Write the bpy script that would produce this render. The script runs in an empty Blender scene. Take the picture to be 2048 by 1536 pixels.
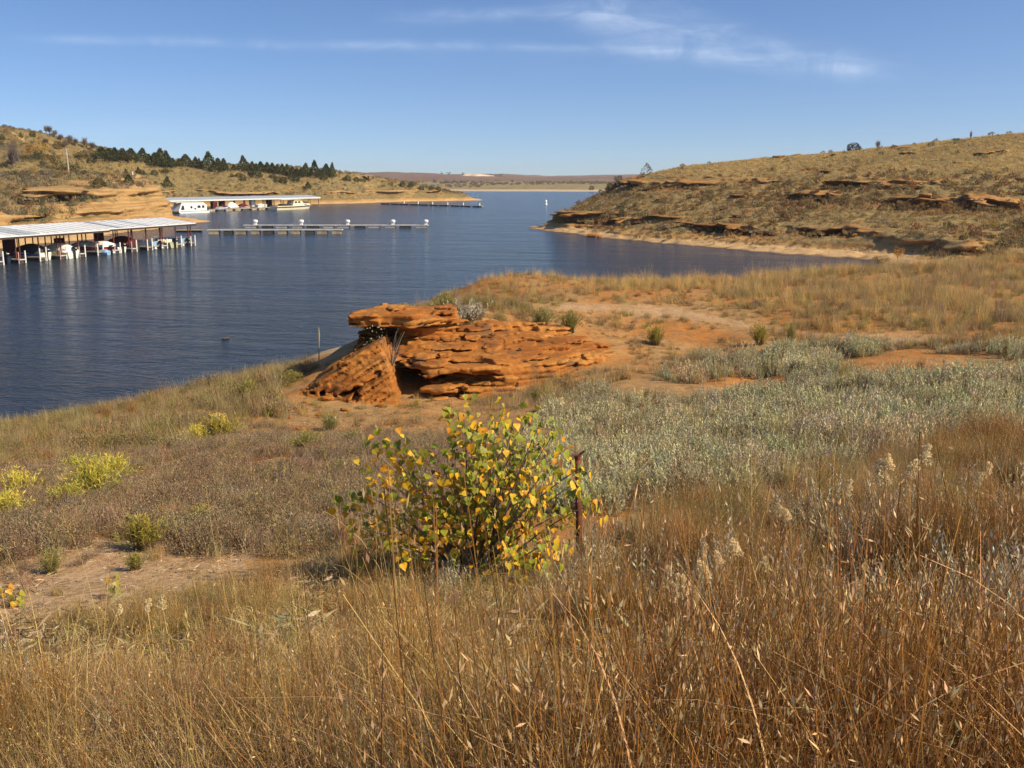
import bpy, math, random
import numpy as np
from mathutils import Vector, Matrix, Euler

random.seed(7)
rng = np.random.default_rng(11)
S = bpy.context.scene
COL = S.collection
R = math.radians

# ------------------------------------------------------------------ camera
H = 9.5                       # eye height above the lake, metres
F = 1967.0                    # focal length in pixels of a 2048 px wide picture
PITCH = math.atan((768 - 362) / F)
cam_d = bpy.data.cameras.new('camera')
cam = bpy.data.objects.new('camera', cam_d)
COL.objects.link(cam)
cam.location = (0, 0, H)
cam.rotation_euler = (math.pi / 2 - PITCH, 0, 0)
cam_d.sensor_width = 36.0
cam_d.lens = 36.0 * F / 2048
cam_d.clip_start = 0.05
cam_d.clip_end = 20000
S.camera = cam

# ------------------------------------------------------------------ sun, sky, exposure
SUN_EL, SUN_AZ = R(38), R(112)          # azimuth clockwise from the view direction (+Y)
to_sun = Vector((math.sin(SUN_AZ) * math.cos(SUN_EL), math.cos(SUN_AZ) * math.cos(SUN_EL), math.sin(SUN_EL)))
sun_d = bpy.data.lights.new('sun', 'SUN')
sun_d.energy = 5.0
sun_d.angle = R(0.5)
sun_d.color = (1.0, 0.86, 0.62)
sun = bpy.data.objects.new('sun', sun_d)
sun.rotation_euler = to_sun.to_track_quat('Z', 'Y').to_euler()
sun.location = (30, -20, 60)
COL.objects.link(sun)

S.view_settings.view_transform = 'Standard'
S.view_settings.look = 'None'
S.view_settings.gamma = 1.0
S.view_settings.exposure = 0.28
S.view_settings.use_curve_mapping = False
S.cycles.max_bounces = 4
S.cycles.diffuse_bounces = 1
S.cycles.glossy_bounces = 2
S.cycles.transmission_bounces = 3
S.cycles.volume_bounces = 0
S.cycles.transparent_max_bounces = 4
S.cycles.caustics_reflective = False
S.cycles.caustics_refractive = False

W = bpy.data.worlds.new('World')
S.world = W
W.use_nodes = True


class NT:
    """tiny helper to write node trees as expressions"""
    def __init__(self, tree):
        self.t = tree
        tree.nodes.clear()

    def n(self, typ, **kw):
        nd = self.t.nodes.new(typ)
        for k, v in kw.items():
            setattr(nd, k, v)
        return nd

    def put(self, sock, v):
        if v is None:
            return
        if isinstance(v, bpy.types.NodeSocket):
            self.t.links.new(v, sock)
        else:
            try:
                sock.default_value = v
            except Exception:
                sock.default_value = tuple(v) + (1.0,) if len(v) == 3 else v

    def m(self, op, a, b=None, c=None, clamp=False):
        nd = self.n('ShaderNodeMath', operation=op, use_clamp=clamp)
        for i, v in enumerate((a, b, c)):
            self.put(nd.inputs[i], v)
        return nd.outputs[0]

    def vm(self, op, a, b=None, scale=None):
        nd = self.n('ShaderNodeVectorMath', operation=op)
        self.put(nd.inputs[0], a)
        self.put(nd.inputs[1], b)
        if scale is not None:
            self.put(nd.inputs['Scale'], scale)
        return nd.outputs['Value'] if op in ('DOT_PRODUCT', 'LENGTH') else nd.outputs[0]

    def mix(self, f, a, b, mode='MIX'):
        nd = self.n('ShaderNodeMix', data_type='RGBA', blend_type=mode)
        nd.clamp_factor = True
        self.put(nd.inputs[0], f)
        self.put(nd.inputs[6], a)
        self.put(nd.inputs[7], b)
        return nd.outputs[2]

    def noise(self, vec, scale, detail=3.0, rough=0.55, dist=0.0, out=0):
        nd = self.n('ShaderNodeTexNoise')
        self.put(nd.inputs['Vector'], vec)
        self.put(nd.inputs['Scale'], scale)
        self.put(nd.inputs['Detail'], detail)
        self.put(nd.inputs['Roughness'], rough)
        self.put(nd.inputs['Distortion'], dist)
        return nd.outputs[out]

    def ramp(self, f, stops, interp='LINEAR'):
        nd = self.n('ShaderNodeValToRGB')
        cr = nd.color_ramp
        cr.interpolation = interp
        while len(cr.elements) < len(stops):
            cr.elements.new(0.5)
        for e, (p, c) in zip(cr.elements, stops):
            e.position = p
            e.color = (c, c, c, 1) if isinstance(c, (int, float)) else tuple(c) + (1,)
        self.put(nd.inputs[0], f)
        return nd.outputs[0]

    def mapr(self, v, a, b, c=0.0, d=1.0, smooth=True):
        nd = self.n('ShaderNodeMapRange', interpolation_type='SMOOTHSTEP' if smooth else 'LINEAR')
        for i, x in enumerate((v, a, b, c, d)):
            self.put(nd.inputs[i], x)
        return nd.outputs[0]

    def sep(self, v):
        nd = self.n('ShaderNodeSeparateXYZ')
        self.put(nd.inputs[0], v)
        return nd.outputs

    def comb(self, x, y, z):
        nd = self.n('ShaderNodeCombineXYZ')
        for i, v in enumerate((x, y, z)):
            self.put(nd.inputs[i], v)
        return nd.outputs[0]

    def bump(self, h, strength=0.5, dist=0.1, normal=None):
        nd = self.n('ShaderNodeBump')
        self.put(nd.inputs['Height'], h)
        self.put(nd.inputs['Strength'], strength)
        self.put(nd.inputs['Distance'], dist)
        if normal is not None:
            self.put(nd.inputs['Normal'], normal)
        return nd.outputs[0]


def build_world():
    t = NT(W.node_tree)
    tc = t.n('ShaderNodeTexCoord').outputs['Generated']
    x, y, z = t.sep(tc)
    # a clear dry autumn sky: the blue deepens quickly above the horizon
    zz = t.m('ADD', t.m('MULTIPLY', t.m('MAXIMUM', z, 0.0), 1.5), 0.07)
    v = t.vm('NORMALIZE', t.comb(x, y, zz))
    sky = t.n('ShaderNodeTexSky', sky_type='NISHITA', sun_disc=False)
    sky.sun_elevation = SUN_EL
    sky.sun_rotation = SUN_AZ
    sky.altitude = 400
    sky.air_density = 1.0
    sky.dust_density = 1.6
    sky.ozone_density = 2.0
    t.put(sky.inputs[0], v)
    hs = t.n('ShaderNodeHueSaturation')
    t.put(hs.inputs['Hue'], 0.508)
    t.put(hs.inputs['Saturation'], 1.2)
    t.put(hs.inputs['Color'], sky.outputs[0])
    # thin cirrus, laid out in gnomonic sky coordinates (x/y, z/y)
    yy = t.m('MAXIMUM', y, 0.05)
    a = t.m('DIVIDE', x, yy)
    e = t.m('DIVIDE', z, yy)
    front = t.mapr(y, 0.1, 0.4)
    p = t.comb(a, e, 0.0)
    n1 = t.noise(t.vm('MULTIPLY', p, (5.0, 38.0, 1.0)), 2.0, 5.0, 0.62, 0.6)
    n2 = t.noise(t.vm('MULTIPLY', p, (9.0, 14.0, 1.0)), 1.6, 6.0, 0.65, 1.2)
    wob = t.m('MULTIPLY', t.m('SUBTRACT', t.noise(t.vm('MULTIPLY', p, (4.0, 4.0, 1.0)), 1.0, 3.0), 0.5), 0.012)
    ew = t.m('ADD', e, wob)

    def streak(e0, k, th, a0, a1, gain, curve=0.0):
        c = t.m('ADD', t.m('MULTIPLY', a, k), e0)
        if curve:
            c = t.m('ADD', c, t.m('MULTIPLY', t.m('MULTIPLY', a, a), curve))
        d = t.m('DIVIDE', t.m('SUBTRACT', ew, c), th)
        g = t.m('POWER', 2.718, t.m('MULTIPLY', t.m('MULTIPLY', d, d), -1.0))
        g = t.m('MULTIPLY', g, t.mapr(a, a0 - 0.05, a0 + 0.05))
        g = t.m('MULTIPLY', g, t.mapr(a, a1 - 0.06, a1 + 0.06, 1.0, 0.0))
        return t.m('MULTIPLY', g, gain)

    s = streak(0.1268, -0.0185, 0.0042, -0.46, 0.17, 0.17)
    s = t.m('ADD', s, streak(0.157, 0.03, 0.006, -0.10, 0.11, 0.2))
    s = t.m('ADD', s, streak(0.1660, -0.17, 0.0135, 0.05, 0.34, 0.22))
    s = t.m('ADD', s, streak(0.132, -0.07, 0.009, 0.10, 0.36, 0.18))
    s = t.m('ADD', s, streak(0.198, -0.28, 0.0125, 0.03, 0.22, 0.2))
    s = t.m('MULTIPLY', s, t.m('MULTIPLY', t.mapr(n1, 0.25, 0.75, 0.35, 1.0), t.mapr(n2, 0.3, 0.72, 0.3, 1.25)))
    thin = t.m('MULTIPLY', t.mapr(t.noise(t.vm('MULTIPLY', p, (1.2, 5.0, 1.0)), 1.0, 4.0, 0.6, 0.8), 0.5, 0.8), 0.06)
    s = t.m('MULTIPLY', t.m('ADD', s, thin), front, clamp=True)
    col = t.mix(s, hs.outputs[0], (6.3, 6.9, 7.8, 1))
    bg = t.n('ShaderNodeBackground')
    t.put(bg.inputs[0], col)
    bg.inputs[1].default_value = 0.132
    out = t.n('ShaderNodeOutputWorld')
    t.t.links.new(bg.outputs[0], out.inputs[0])


build_world()

# ------------------------------------------------------------------ picture <-> place
_cp, _sp = math.cos(PITCH), math.sin(PITCH)


def ray(px, py):
    """slope of the sight line through a picture point: x and z gained per metre of depth"""
    u = -(np.asarray(py, float) - 768) / F
    den = u * _sp + _cp
    return (np.asarray(px, float) - 1024) / F / den, (u * _cp - _sp) / den


def P(px, py, Y):
    a, e = ray(px, py)
    return (float(a * Y), float(Y), float(H + e * Y))


def Wp(px, py, z=0.0):
    a, e = ray(px, py)
    Y = (z - H) / float(e)
    return (float(a * Y), Y)


def pix(x, y, z):
    """where a place shows in the photograph (arrays)"""
    d = z - H
    fwd = y * _cp - d * _sp
    up = y * _sp + d * _cp
    fwd = np.maximum(fwd, 0.05)
    return 1024 + F * x / fwd, 768 - F * up / fwd


# ------------------------------------------------------------------ noise
def _h(ix, iy, iz, seed):
    h = (ix.astype(np.uint32) * np.uint32(374761393) + iy.astype(np.uint32) * np.uint32(668265263)
         + iz.astype(np.uint32) * np.uint32(2147483647) + np.uint32(seed * 974711 + 12345))
    h = (h ^ (h >> np.uint32(13))) * np.uint32(1274126177)
    h = h ^ (h >> np.uint32(16))
    return (h & np.uint32(0xFFFFFF)).astype(np.float32) / np.float32(0xFFFFFF)


def vnoise(x, y, z=None, seed=0):
    """value noise in -1..1"""
    x = np.asarray(x, np.float32); y = np.asarray(y, np.float32)
    z = np.zeros_like(x) if z is None else np.asarray(z, np.float32)
    xi, yi, zi = np.floor(x), np.floor(y), np.floor(z)
    fx, fy, fz = x - xi, y - yi, z - zi
    fx = fx * fx * (3 - 2 * fx); fy = fy * fy * (3 - 2 * fy); fz = fz * fz * (3 - 2 * fz)
    xi = xi.astype(np.int64); yi = yi.astype(np.int64); zi = zi.astype(np.int64)
    r = 0
    for a in (0, 1):
        for b in (0, 1):
            for c in (0, 1):
                w = (fx if a else 1 - fx) * (fy if b else 1 - fy) * (fz if c else 1 - fz)
                r = r + w * _h(xi + a, yi + b, zi + c, seed)
    return r * 2 - 1


def fbm(x, y, z=None, oct=3, seed=0, gain=0.5):
    r, a, tot = 0, 1.0, 0.0
    s = 1.0
    for o in range(oct):
        r = r + a * vnoise(np.asarray(x) * s, np.asarray(y) * s, None if z is None else np.asarray(z) * s, seed + o)
        tot += a
        a *= gain
        s *= 2.03
    return r / tot


def sstep(a, b, x):
    t = np.clip((x - a) / (b - a), 0, 1)
    return t * t * (3 - 2 * t)


# ------------------------------------------------------------------ meshes
def mesh_np(name, V, Fq, col=None, smooth=True):
    """mesh from numpy quads (or triangles)"""
    V = np.asarray(V, np.float32); Fq = np.asarray(Fq, np.int32)
    me = bpy.data.meshes.new(name)
    k = Fq.shape[1]
    me.vertices.add(len(V)); me.vertices.foreach_set('co', V.ravel())
    me.loops.add(Fq.size); me.loops.foreach_set('vertex_index', Fq.ravel())
    me.polygons.add(len(Fq)); me.polygons.foreach_set('loop_start', np.arange(0, Fq.size, k, dtype=np.int32))
    me.polygons.foreach_set('use_smooth', np.full(len(Fq), smooth, bool))
    if col is not None:
        ca = me.color_attributes.new('col', 'FLOAT_COLOR', 'POINT')
        c4 = np.ones((len(V), 4), np.float32); c4[:, :3] = col
        ca.data.foreach_set('color', c4.ravel())
    me.update(calc_edges=True)
    return me


def link(name, me, mat=None, parent=None, loc=None):
    if mat is not None and not me.materials:
        me.materials.append(mat)
    o = bpy.data.objects.new(name, me)
    COL.objects.link(o)
    if parent is not None:
        o.parent = parent
    if loc is not None:
        o.location = loc
    return o


def tag(o, label=None, cat=None, group=None, kind=None):
    for k, v in (('label', label), ('category', cat), ('group', group), ('kind', kind)):
        if v:
            o[k] = v
    return o


def thing(name, label, cat, loc=(0, 0, 0), rz=0.0, group=None):
    o = bpy.data.objects.new(name, None)
    o.empty_display_size = 0.3
    COL.objects.link(o)
    o.location = loc
    o.rotation_euler = (0, 0, rz)
    return tag(o, label, cat, group)


def copy_tree(o, parent=None):
    c = o.copy(); COL.objects.link(c)
    if parent is not None:
        c.parent = parent
    for ch in [k for k in o.children]:
        copy_tree(ch, c)
    return c


class MB:
    """collects boxes, tubes, lofts and plates into one quad mesh"""
    def __init__(self):
        self.v, self.f, self.n = [], [], 0

    def add(self, V, Q):
        V = np.asarray(V, float).reshape(-1, 3)
        self.v.append(V)
        self.f.extend([[i + self.n for i in q] for q in Q])
        self.n += len(V)
        return self

    def box(self, x0, x1, y0, y1, z0, z1, taper=0.0):
        t = taper
        V = [(x0, y0, z0), (x1, y0, z0), (x1, y1, z0), (x0, y1, z0),
             (x0 + t, y0 + t, z1), (x1 - t, y0 + t, z1), (x1 - t, y1 - t, z1), (x0 + t, y1 - t, z1)]
        return self.add(V, [(0, 3, 2, 1), (4, 5, 6, 7), (0, 1, 5, 4), (1, 2, 6, 5), (2, 3, 7, 6), (3, 0, 4, 7)])

    def tube(self, pts, rad, n=6):
        pts = [Vector(p) for p in pts]
        rad = rad if isinstance(rad, (list, tuple)) else [rad] * len(pts)
        V, Q = [], []
        for i, p in enumerate(pts):
            d = (pts[min(i + 1, len(pts) - 1)] - pts[max(i - 1, 0)]).normalized()
            s = d.cross(Vector((0, 0, 1)) if abs(d.z) < 0.9 else Vector((1, 0, 0))).normalized()
            u = s.cross(d)
            for k in range(n):
                a = 2 * math.pi * k / n
                V.append(p + (s * math.cos(a) + u * math.sin(a)) * rad[i])
        for i in range(len(pts) - 1):
            for k in range(n):
                a, b = i * n + k, i * n + (k + 1) % n
                Q.append((a, b, b + n, a + n))
        for base, rev in ((0, False), ((len(pts) - 1) * n, True)):
            for k in range(1, n - 1, 2):
                q = [base, base + k, base + k + 1, base + min(k + 2, n - 1)]
                if q[2] == q[3]:
                    q = q[:3]
                Q.append(tuple(q if rev else q[::-1]))
        return self.add(V, Q)

    def loft(self, rings, closed=False, cap=True):
        n = len(rings[0])
        V = [p for r in rings for p in r]
        Q = []
        m = n if closed else n - 1
        for i in range(len(rings) - 1):
            for k in range(m):
                a, b = i * n + k, i * n + (k + 1) % n
                Q.append((a, b, b + n, a + n))
        if cap:
            Q.append(tuple(range(n))[::-1])
            Q.append(tuple((len(rings) - 1) * n + k for k in range(n)))
        return self.add(V, Q)

    def build(self, name, mat, parent=None, loc=None, bevel=0.0, smooth=False):
        me = bpy.data.meshes.new(name)
        me.from_pydata([tuple(p) for p in np.concatenate(self.v)], [], self.f)
        if smooth:
            me.polygons.foreach_set('use_smooth', np.ones(len(me.polygons), bool))
        me.update()
        o = link(name, me, mat, parent, loc)
        if bevel > 0:
            b = o.modifiers.new('bevel', 'BEVEL'); b.width = bevel; b.segments = 2; b.limit_method = 'ANGLE'
        return o


def grid_faces(nu, nv):
    i = np.arange(nu - 1)[:, None] * nv + np.arange(nv - 1)[None, :]
    i = i.ravel()
    return np.stack([i, i + nv, i + nv + 1, i + 1], 1)


def surface_nets(f, o, s):
    """quads of the zero level of the sampled field f (negative inside)"""
    nx, ny, nz = f.shape
    ins = f < 0
    cnt = np.zeros((nx - 1, ny - 1, nz - 1), np.int8)
    for a in (0, 1):
        for b in (0, 1):
            for c in (0, 1):
                cnt += ins[a:nx - 1 + a, b:ny - 1 + b, c:nz - 1 + c]
    I, J, K = np.nonzero((cnt > 0) & (cnt < 8))
    vid = np.full((nx - 1, ny - 1, nz - 1), -1, np.int32)
    vid[I, J, K] = np.arange(len(I))
    C = [[[f[I + a, J + b, K + c] for c in (0, 1)] for b in (0, 1)] for a in (0, 1)]
    acc = np.zeros((len(I), 3), np.float32); w = np.zeros(len(I), np.float32)
    for ax in range(3):
        for p in (0, 1):
            for q in (0, 1):
                if ax == 0:
                    g0, g1, base = C[0][p][q], C[1][p][q], (0, p, q)
                elif ax == 1:
                    g0, g1, base = C[p][0][q], C[p][1][q], (p, 0, q)
                else:
                    g0, g1, base = C[p][q][0], C[p][q][1], (p, q, 0)
                m = (g0 < 0) != (g1 < 0)
                t = np.where(m, g0 / np.where(m, g0 - g1, 1), 0)
                for d in range(3):
                    acc[:, d] += np.where(m, (t if d == ax else base[d]), 0)
                w += m
    acc /= w[:, None]
    V = (np.stack([I, J, K], 1) + acc) * np.asarray(s, np.float32) + np.asarray(o, np.float32)
    Q = []
    x, y, z = np.s_[:-1], np.s_[1:], np.s_[1:-1]
    a0, a1 = ins[:-1, 1:-1, 1:-1], ins[1:, 1:-1, 1:-1]
    i, j, k = np.nonzero(a0 != a1); fl = a0[i, j, k]; j = j + 1; k = k + 1
    q = np.stack([vid[i, j - 1, k - 1], vid[i, j, k - 1], vid[i, j, k], vid[i, j - 1, k]], 1)
    Q.append(np.where(fl[:, None], q, q[:, ::-1]))
    a0, a1 = ins[1:-1, :-1, 1:-1], ins[1:-1, 1:, 1:-1]
    i, j, k = np.nonzero(a0 != a1); fl = a0[i, j, k]; i = i + 1; k = k + 1
    q = np.stack([vid[i - 1, j, k - 1], vid[i - 1, j, k], vid[i, j, k], vid[i, j, k - 1]], 1)
    Q.append(np.where(fl[:, None], q, q[:, ::-1]))
    a0, a1 = ins[1:-1, 1:-1, :-1], ins[1:-1, 1:-1, 1:]
    i, j, k = np.nonzero(a0 != a1); fl = a0[i, j, k]; i = i + 1; j = j + 1
    q = np.stack([vid[i - 1, j - 1, k], vid[i, j - 1, k], vid[i, j, k], vid[i - 1, j, k]], 1)
    Q.append(np.where(fl[:, None], q, q[:, ::-1]))
    Q = np.concatenate(Q)
    return V, Q[(Q >= 0).all(1)]


# ------------------------------------------------------------------ terrain functions
class TPS:
    def __init__(self, pts, lam=1e-4):
        A = np.asarray(pts, float)
        self.p = A[:, :2] / 100.0
        n = len(A)
        K = self.k(self.p, self.p) + lam * np.eye(n)
        Pm = np.c_[np.ones(n), self.p]
        M = np.block([[K, Pm], [Pm.T, np.zeros((3, 3))]])
        self.c = np.linalg.solve(M, np.r_[A[:, 2], 0, 0, 0])

    @staticmethod
    def k(a, b):
        d2 = ((a[:, None, :] - b[None, :, :]) ** 2).sum(2)
        return 0.5 * d2 * np.log(d2 + 1e-12)

    def __call__(self, x, y):
        sh = np.shape(x)
        q = np.c_[np.ravel(x), np.ravel(y)] / 100.0
        r = np.empty(len(q))
        for i in range(0, len(q), 40000):
            b = q[i:i + 40000]
            r[i:i + 40000] = self.k(b, self.p) @ self.c[:-3] + self.c[-3] + b @ self.c[-2:]
        return r.reshape(sh)


class Shore:
    """closed land outline; each side has (beach width, beach slope, bank slope)"""
    def __init__(self, rows):
        self.pts = np.array([r[:2] for r in rows], float)
        self.prof = np.array([r[2] for r in rows], float)

    def __call__(self, x, y):
        """signed distance inland, and the bank profile above it"""
        sh = np.shape(x)
        x = np.ravel(x).astype(np.float64); y = np.ravel(y).astype(np.float64)
        best = np.full(len(x), 1e18); wsum = np.zeros(len(x)); psum = np.zeros((len(x), 3))
        inside = np.zeros(len(x), bool)
        n = len(self.pts)
        for i in range(n):
            a, b = self.pts[i], self.pts[(i + 1) % n]
            d = b - a
            t = np.clip(((x - a[0]) * d[0] + (y - a[1]) * d[1]) / (d @ d), 0, 1)
            dd = np.hypot(x - a[0] - t * d[0], y - a[1] - t * d[1])
            w = 1.0 / (dd * dd * dd + 0.5)
            wsum += w; psum += w[:, None] * self.prof[i]
            best = np.minimum(best, dd)
            if a[1] != b[1]:
                c = (a[1] > y) != (b[1] > y)
                inside ^= c & (x < (b[0] - a[0]) * (y - a[1]) / (b[1] - a[1]) + a[0])
        pr = psum / wsum[:, None]
        d = np.where(inside, best, -best)
        wob = 0.5 * vnoise(x * 0.11, y * 0.11, seed=5) * np.clip(np.hypot(x, y) / 80, 0.3, 3) + 0.25 * vnoise(x * 0.4, y * 0.4, seed=6)
        d = d + wob
        z = np.where(d > 0, pr[:, 1] * np.minimum(d, pr[:, 0]) + pr[:, 2] * np.maximum(d - pr[:, 0], 0), d * 0.25)
        return d.reshape(sh), np.maximum(z, -2.0).reshape(sh)


def smin(a, b, k):
    h = np.clip(0.5 + 0.5 * (b - a) / k, 0, 1)
    return b + (a - b) * h - k * h * (1 - h)


def near_pts():
    L = []
    for px, py, Y in [(1024, 1536, 2.6), (0, 1536, 2.7), (2048, 1536, 2.55), (1024, 1180, 6.0), (2048, 1200, 5.5), (1500, 1200, 5.7),
                      (400, 1300, 4.5), (0, 1300, 4.6), (0, 1100, 7.5), (0, 950, 13.5), (0, 885, 25), (300, 1100, 7.3), (300, 950, 12.5),
                      (300, 850, 22), (330, 795, 34), (500, 800, 27), (480, 770, 36), (700, 1000, 9.5), (700, 900, 14.5), (590, 795, 25.6),
                      (560, 745, 38), (1100, 1000, 9.3), (1100, 900, 14.2), (1100, 810, 22), (1500, 1000, 8.8), (1500, 900, 13.5), (1500, 800, 21),
                      (1500, 730, 27), (1500, 680, 31.5), (1250, 740, 26.5), (1250, 650, 33.5), (1250, 600, 38), (1250, 578, 44), (1000, 600, 37),
                      (950, 582, 41.5), (870, 618, 33), (770, 655, 30.8), (870, 650, 30.4), (1000, 660, 30.2), (1100, 672, 30.2), (1200, 692, 30.0), (1260, 705, 29.5), (2000, 1000, 8.3), (2000, 900, 12.5), (2000, 800, 19), (2000, 720, 26),
                      (2000, 660, 31), (2000, 600, 37), (870, 812, 25.2), (800, 812, 24.9), (960, 795, 25.9), (1050, 775, 26.9), (650, 822, 24.7), (710, 822, 24.6), (900, 870, 18.5), (600, 830, 23.5), (2030, 558, 46), (2030, 522, 58), (1700, 600, 37.5), (1700, 568, 46), (1480, 577, 45),
                      (1500, 470, 148), (1500, 445, 156), (1500, 400, 178), (1500, 350, 203), (1500, 323, 235),
                      (1700, 497, 127), (1700, 470, 134), (1700, 400, 160), (1700, 340, 190), (1700, 304, 225),
                      (2040, 480, 118), (2040, 420, 140), (2040, 340, 170), (2040, 269, 210), (1880, 285, 218), (1870, 470, 122),
                      (1300, 470, 163), (1300, 440, 175), (1300, 390, 197), (1300, 350, 214), (1375, 336, 225),
                      (1220, 388, 212), (1220, 440, 188), (1120, 435, 203), (1155, 420, 208), (1240, 372, 222)]:
        L.append(P(px, py, Y))
    L += [(0, 0, H - 1.65), (4, -4, H - 1.3), (-4, -4, H - 1.5), (0, -25, H + 1.5), (-30, -10, H - 5.5), (25, -12, H - 0.3), (40, 20, H - 2.6),
          (60, 45, H - 2.9), (14, 60, 3.6), (32, 62, 3.6), (50, 85, 2.4), (62, 98, 2.2), (80, 95, 4.0), (95, 70, 7.0), (100, 110, 6.5),
          (70, 290, 10), (130, 255, 17), (170, 180, 17), (160, 110, 12), (130, 330, 9), (35, 236, 9.0), (-2, 44, 4.9), P(660, 716, 39), P(690, 700, 45), P(630, 742, 33)]
    return L


h_near = TPS(near_pts())
_s = lambda px, py: Wp(px, py)
LAND_R = Shore([(-160, -80, (9, .2, .2)), (-62, -2, (9, .2, .2)), (-42, 17, (9, .2, .2)), (-28, 29.5, (9, .2, .22)), _s(0, 846) + ((9, .2, .25),), _s(300, 765) + ((9, .2, .25),),
                _s(520, 722) + ((8, .16, .3),), (-9, 58, (1.5, .2, 2.2)), (-3, 59, (1, .3, 3)), (6, 58, (1, .3, 3)), (16, 59, (1, .3, 2)),
                (26, 64, (1, .3, 1.2)), (33, 76, (2, .2, .6)), (39, 92, (3, .15, .4)), _s(1790, 533) + ((6, .12, .6),), _s(1745, 521) + ((6, .12, .8),),
                _s(1640, 513) + ((6, .12, .8),), _s(1500, 503) + ((6, .11, .8),), _s(1300, 489) + ((6, .1, .8),), _s(1180, 478) + ((4.5, .1, .9),), _s(1110, 466) + ((3, .11, 1.6),),
                _s(1058, 457) + ((2.5, .12, 2.),), (5, 214, (2.5, .12, 1.2)), (14, 228, (2, .2, .7)), (34, 250, (2, .2, .7)), (60, 282, (2, .2, .7)), (110, 330, (2, .2, .7)),
                (220, 420, (2, .2, .7)), (500, 420, (2, .2, .7)), (500, -80, (2, .2, .7))])


def ground_z(x, y):
    d, b = LAND_R(x, y)
    z = smin(h_near(x, y), b, 0.25)
    r = np.hypot(x, y)
    z = z + (0.05 * fbm(x * 0.9, y * 0.9, oct=3, seed=21) * np.clip(r / 8, .5, 2.5) + 0.22 * fbm(x * 0.16, y * 0.16, oct=2, seed=25) * np.clip((r - 6) / 20, 0, 1)) * sstep(0, 3, d)
    for cx, cy, cr, cd in PITS:
        z = z - cd * np.exp(-(((x - cx) / cr) ** 2 + ((y - cy) / (cr * .8)) ** 2) ** 2)
    return z


# pits added to the ground shape so dark shade gathers between grass clumps
PITS = [P(px, py, Y)[:2] + (cr, cd) for px, py, Y, cr, cd in ((1230, 1420, 4.05, .52, .48), (1390, 1360, 4.25, .40, .36), (1800, 1210, 5.3, .70, .45), (1960, 1250, 5.0, .42, .3), (1560, 1440, 3.9, .3, .3), (1900, 1420, 3.9, .32, .3), (1700, 1340, 4.4, .3, .26), (1120, 1500, 3.4, .26, .25), (1330, 1180, 5.6, .3, .25), (420, 1420, 3.9, .26, .2), (150, 1380, 4.2, .26, .2))]


def left_pts():
    L = []
    for px, py, Y in [(330, 372, 236), (240, 376, 217), (150, 372, 206), (60, 388, 192), (0, 398, 186), (60, 430, 165), (0, 440, 155), (140, 405, 188),
                      (330, 352, 275), (200, 350, 250), (0, 352, 240), (100, 348, 245), (0, 320, 290), (100, 318, 300), (0, 290, 330), (0, 255, 385),
                      (100, 268, 375), (200, 302, 345), (300, 327, 330), (450, 344, 370), (560, 351, 400), (680, 358, 430), (450, 400, 378),
                      (450, 372, 350), (400, 385, 340), (600, 388, 405), (600, 366, 418), (750, 388, 446), (750, 369, 455), (850, 381, 474), (850, 373, 490),
                      (920, 392, 497), (930, 388, 505)]:
        L.append(P(px, py, Y))
    L += [(-240, 460, 30), (-260, 300, 27), (-220, 200, 14), (-150, 120, 6), (-150, 470, 17), (-110, 520, 8), (-60, 540, 5.5), (-40, 520, 5), (-170, 60, 6),
          (-118, 300, 8), (-100, 275, 7.5)]
    return L


h_left = TPS(left_pts())
LAND_L = Shore([(-300, 40, (6, .15, .7)), (-120, 70, (6, .15, .7)), (-86, 105, (6, .16, .8)), (-74, 138, (6, .16, .9)), (-70, 165, (6, .16, 1.1)), (-72, 195, (6, .16, 1.6)), (-72.5, 225, (7, .15, 2.2)),
                _s(413, 443) + ((9, .12, 2.4),), (-82, 254, (5, .16, 2.4)), (-93, 268, (3, .2, 2.0)), (-112, 290, (4, .16, 1.)), (-126, 325, (5, .15, .6)), (-134, 365, (5, .14, .35)),
                (-115, 386, (5, .14, .3)), (-97, 396, (4, .15, .5)), _s(622, 408.6) + ((4, .16, .45),), _s(700, 407.5) + ((4, .16, .6),), _s(790, 404) + ((3, .2, .9),), _s(870, 402.5) + ((3, .2, .6),),
                _s(966, 401) + ((4, .12, .6),), (-18, 535, (4, .2, .6)), (-60, 580, (4, .2, .6)), (-140, 640, (4, .2, .6)), (-500, 660, (4, .2, .6)), (-500, 40, (4, .2, .6))])


def left_z(x, y):
    d, b = LAND_L(x, y)
    z = smin(h_left(x, y), b, 0.4)
    return z + (0.35 * fbm(x * 0.09, y * 0.09, oct=3, seed=31) + 0.18 * fbm(x * .35, y * .35, oct=2, seed=36)) * sstep(2, 12, d)
# ------------------------------------------------------------------ materials
def new_mat(name):
    m = bpy.data.materials.new(name)
    m.use_nodes = True
    return m, NT(m.node_tree)


def finish(t, color, rough=0.8, spec=0.2, normal=None, metal=0.0, emit=None):
    b = t.n('ShaderNodeBsdfPrincipled')
    t.put(b.inputs['Base Color'], color)
    t.put(b.inputs['Roughness'], rough)
    t.put(b.inputs['Metallic'], metal)
    t.put(b.inputs['Specular IOR Level'], spec)
    if normal is not None:
        t.put(b.inputs['Normal'], normal)
    o = t.n('ShaderNodeOutputMaterial')
    t.t.links.new(b.outputs[0], o.inputs[0])
    return b


def pos(t):
    return t.n('ShaderNodeNewGeometry').outputs['Position']


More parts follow.
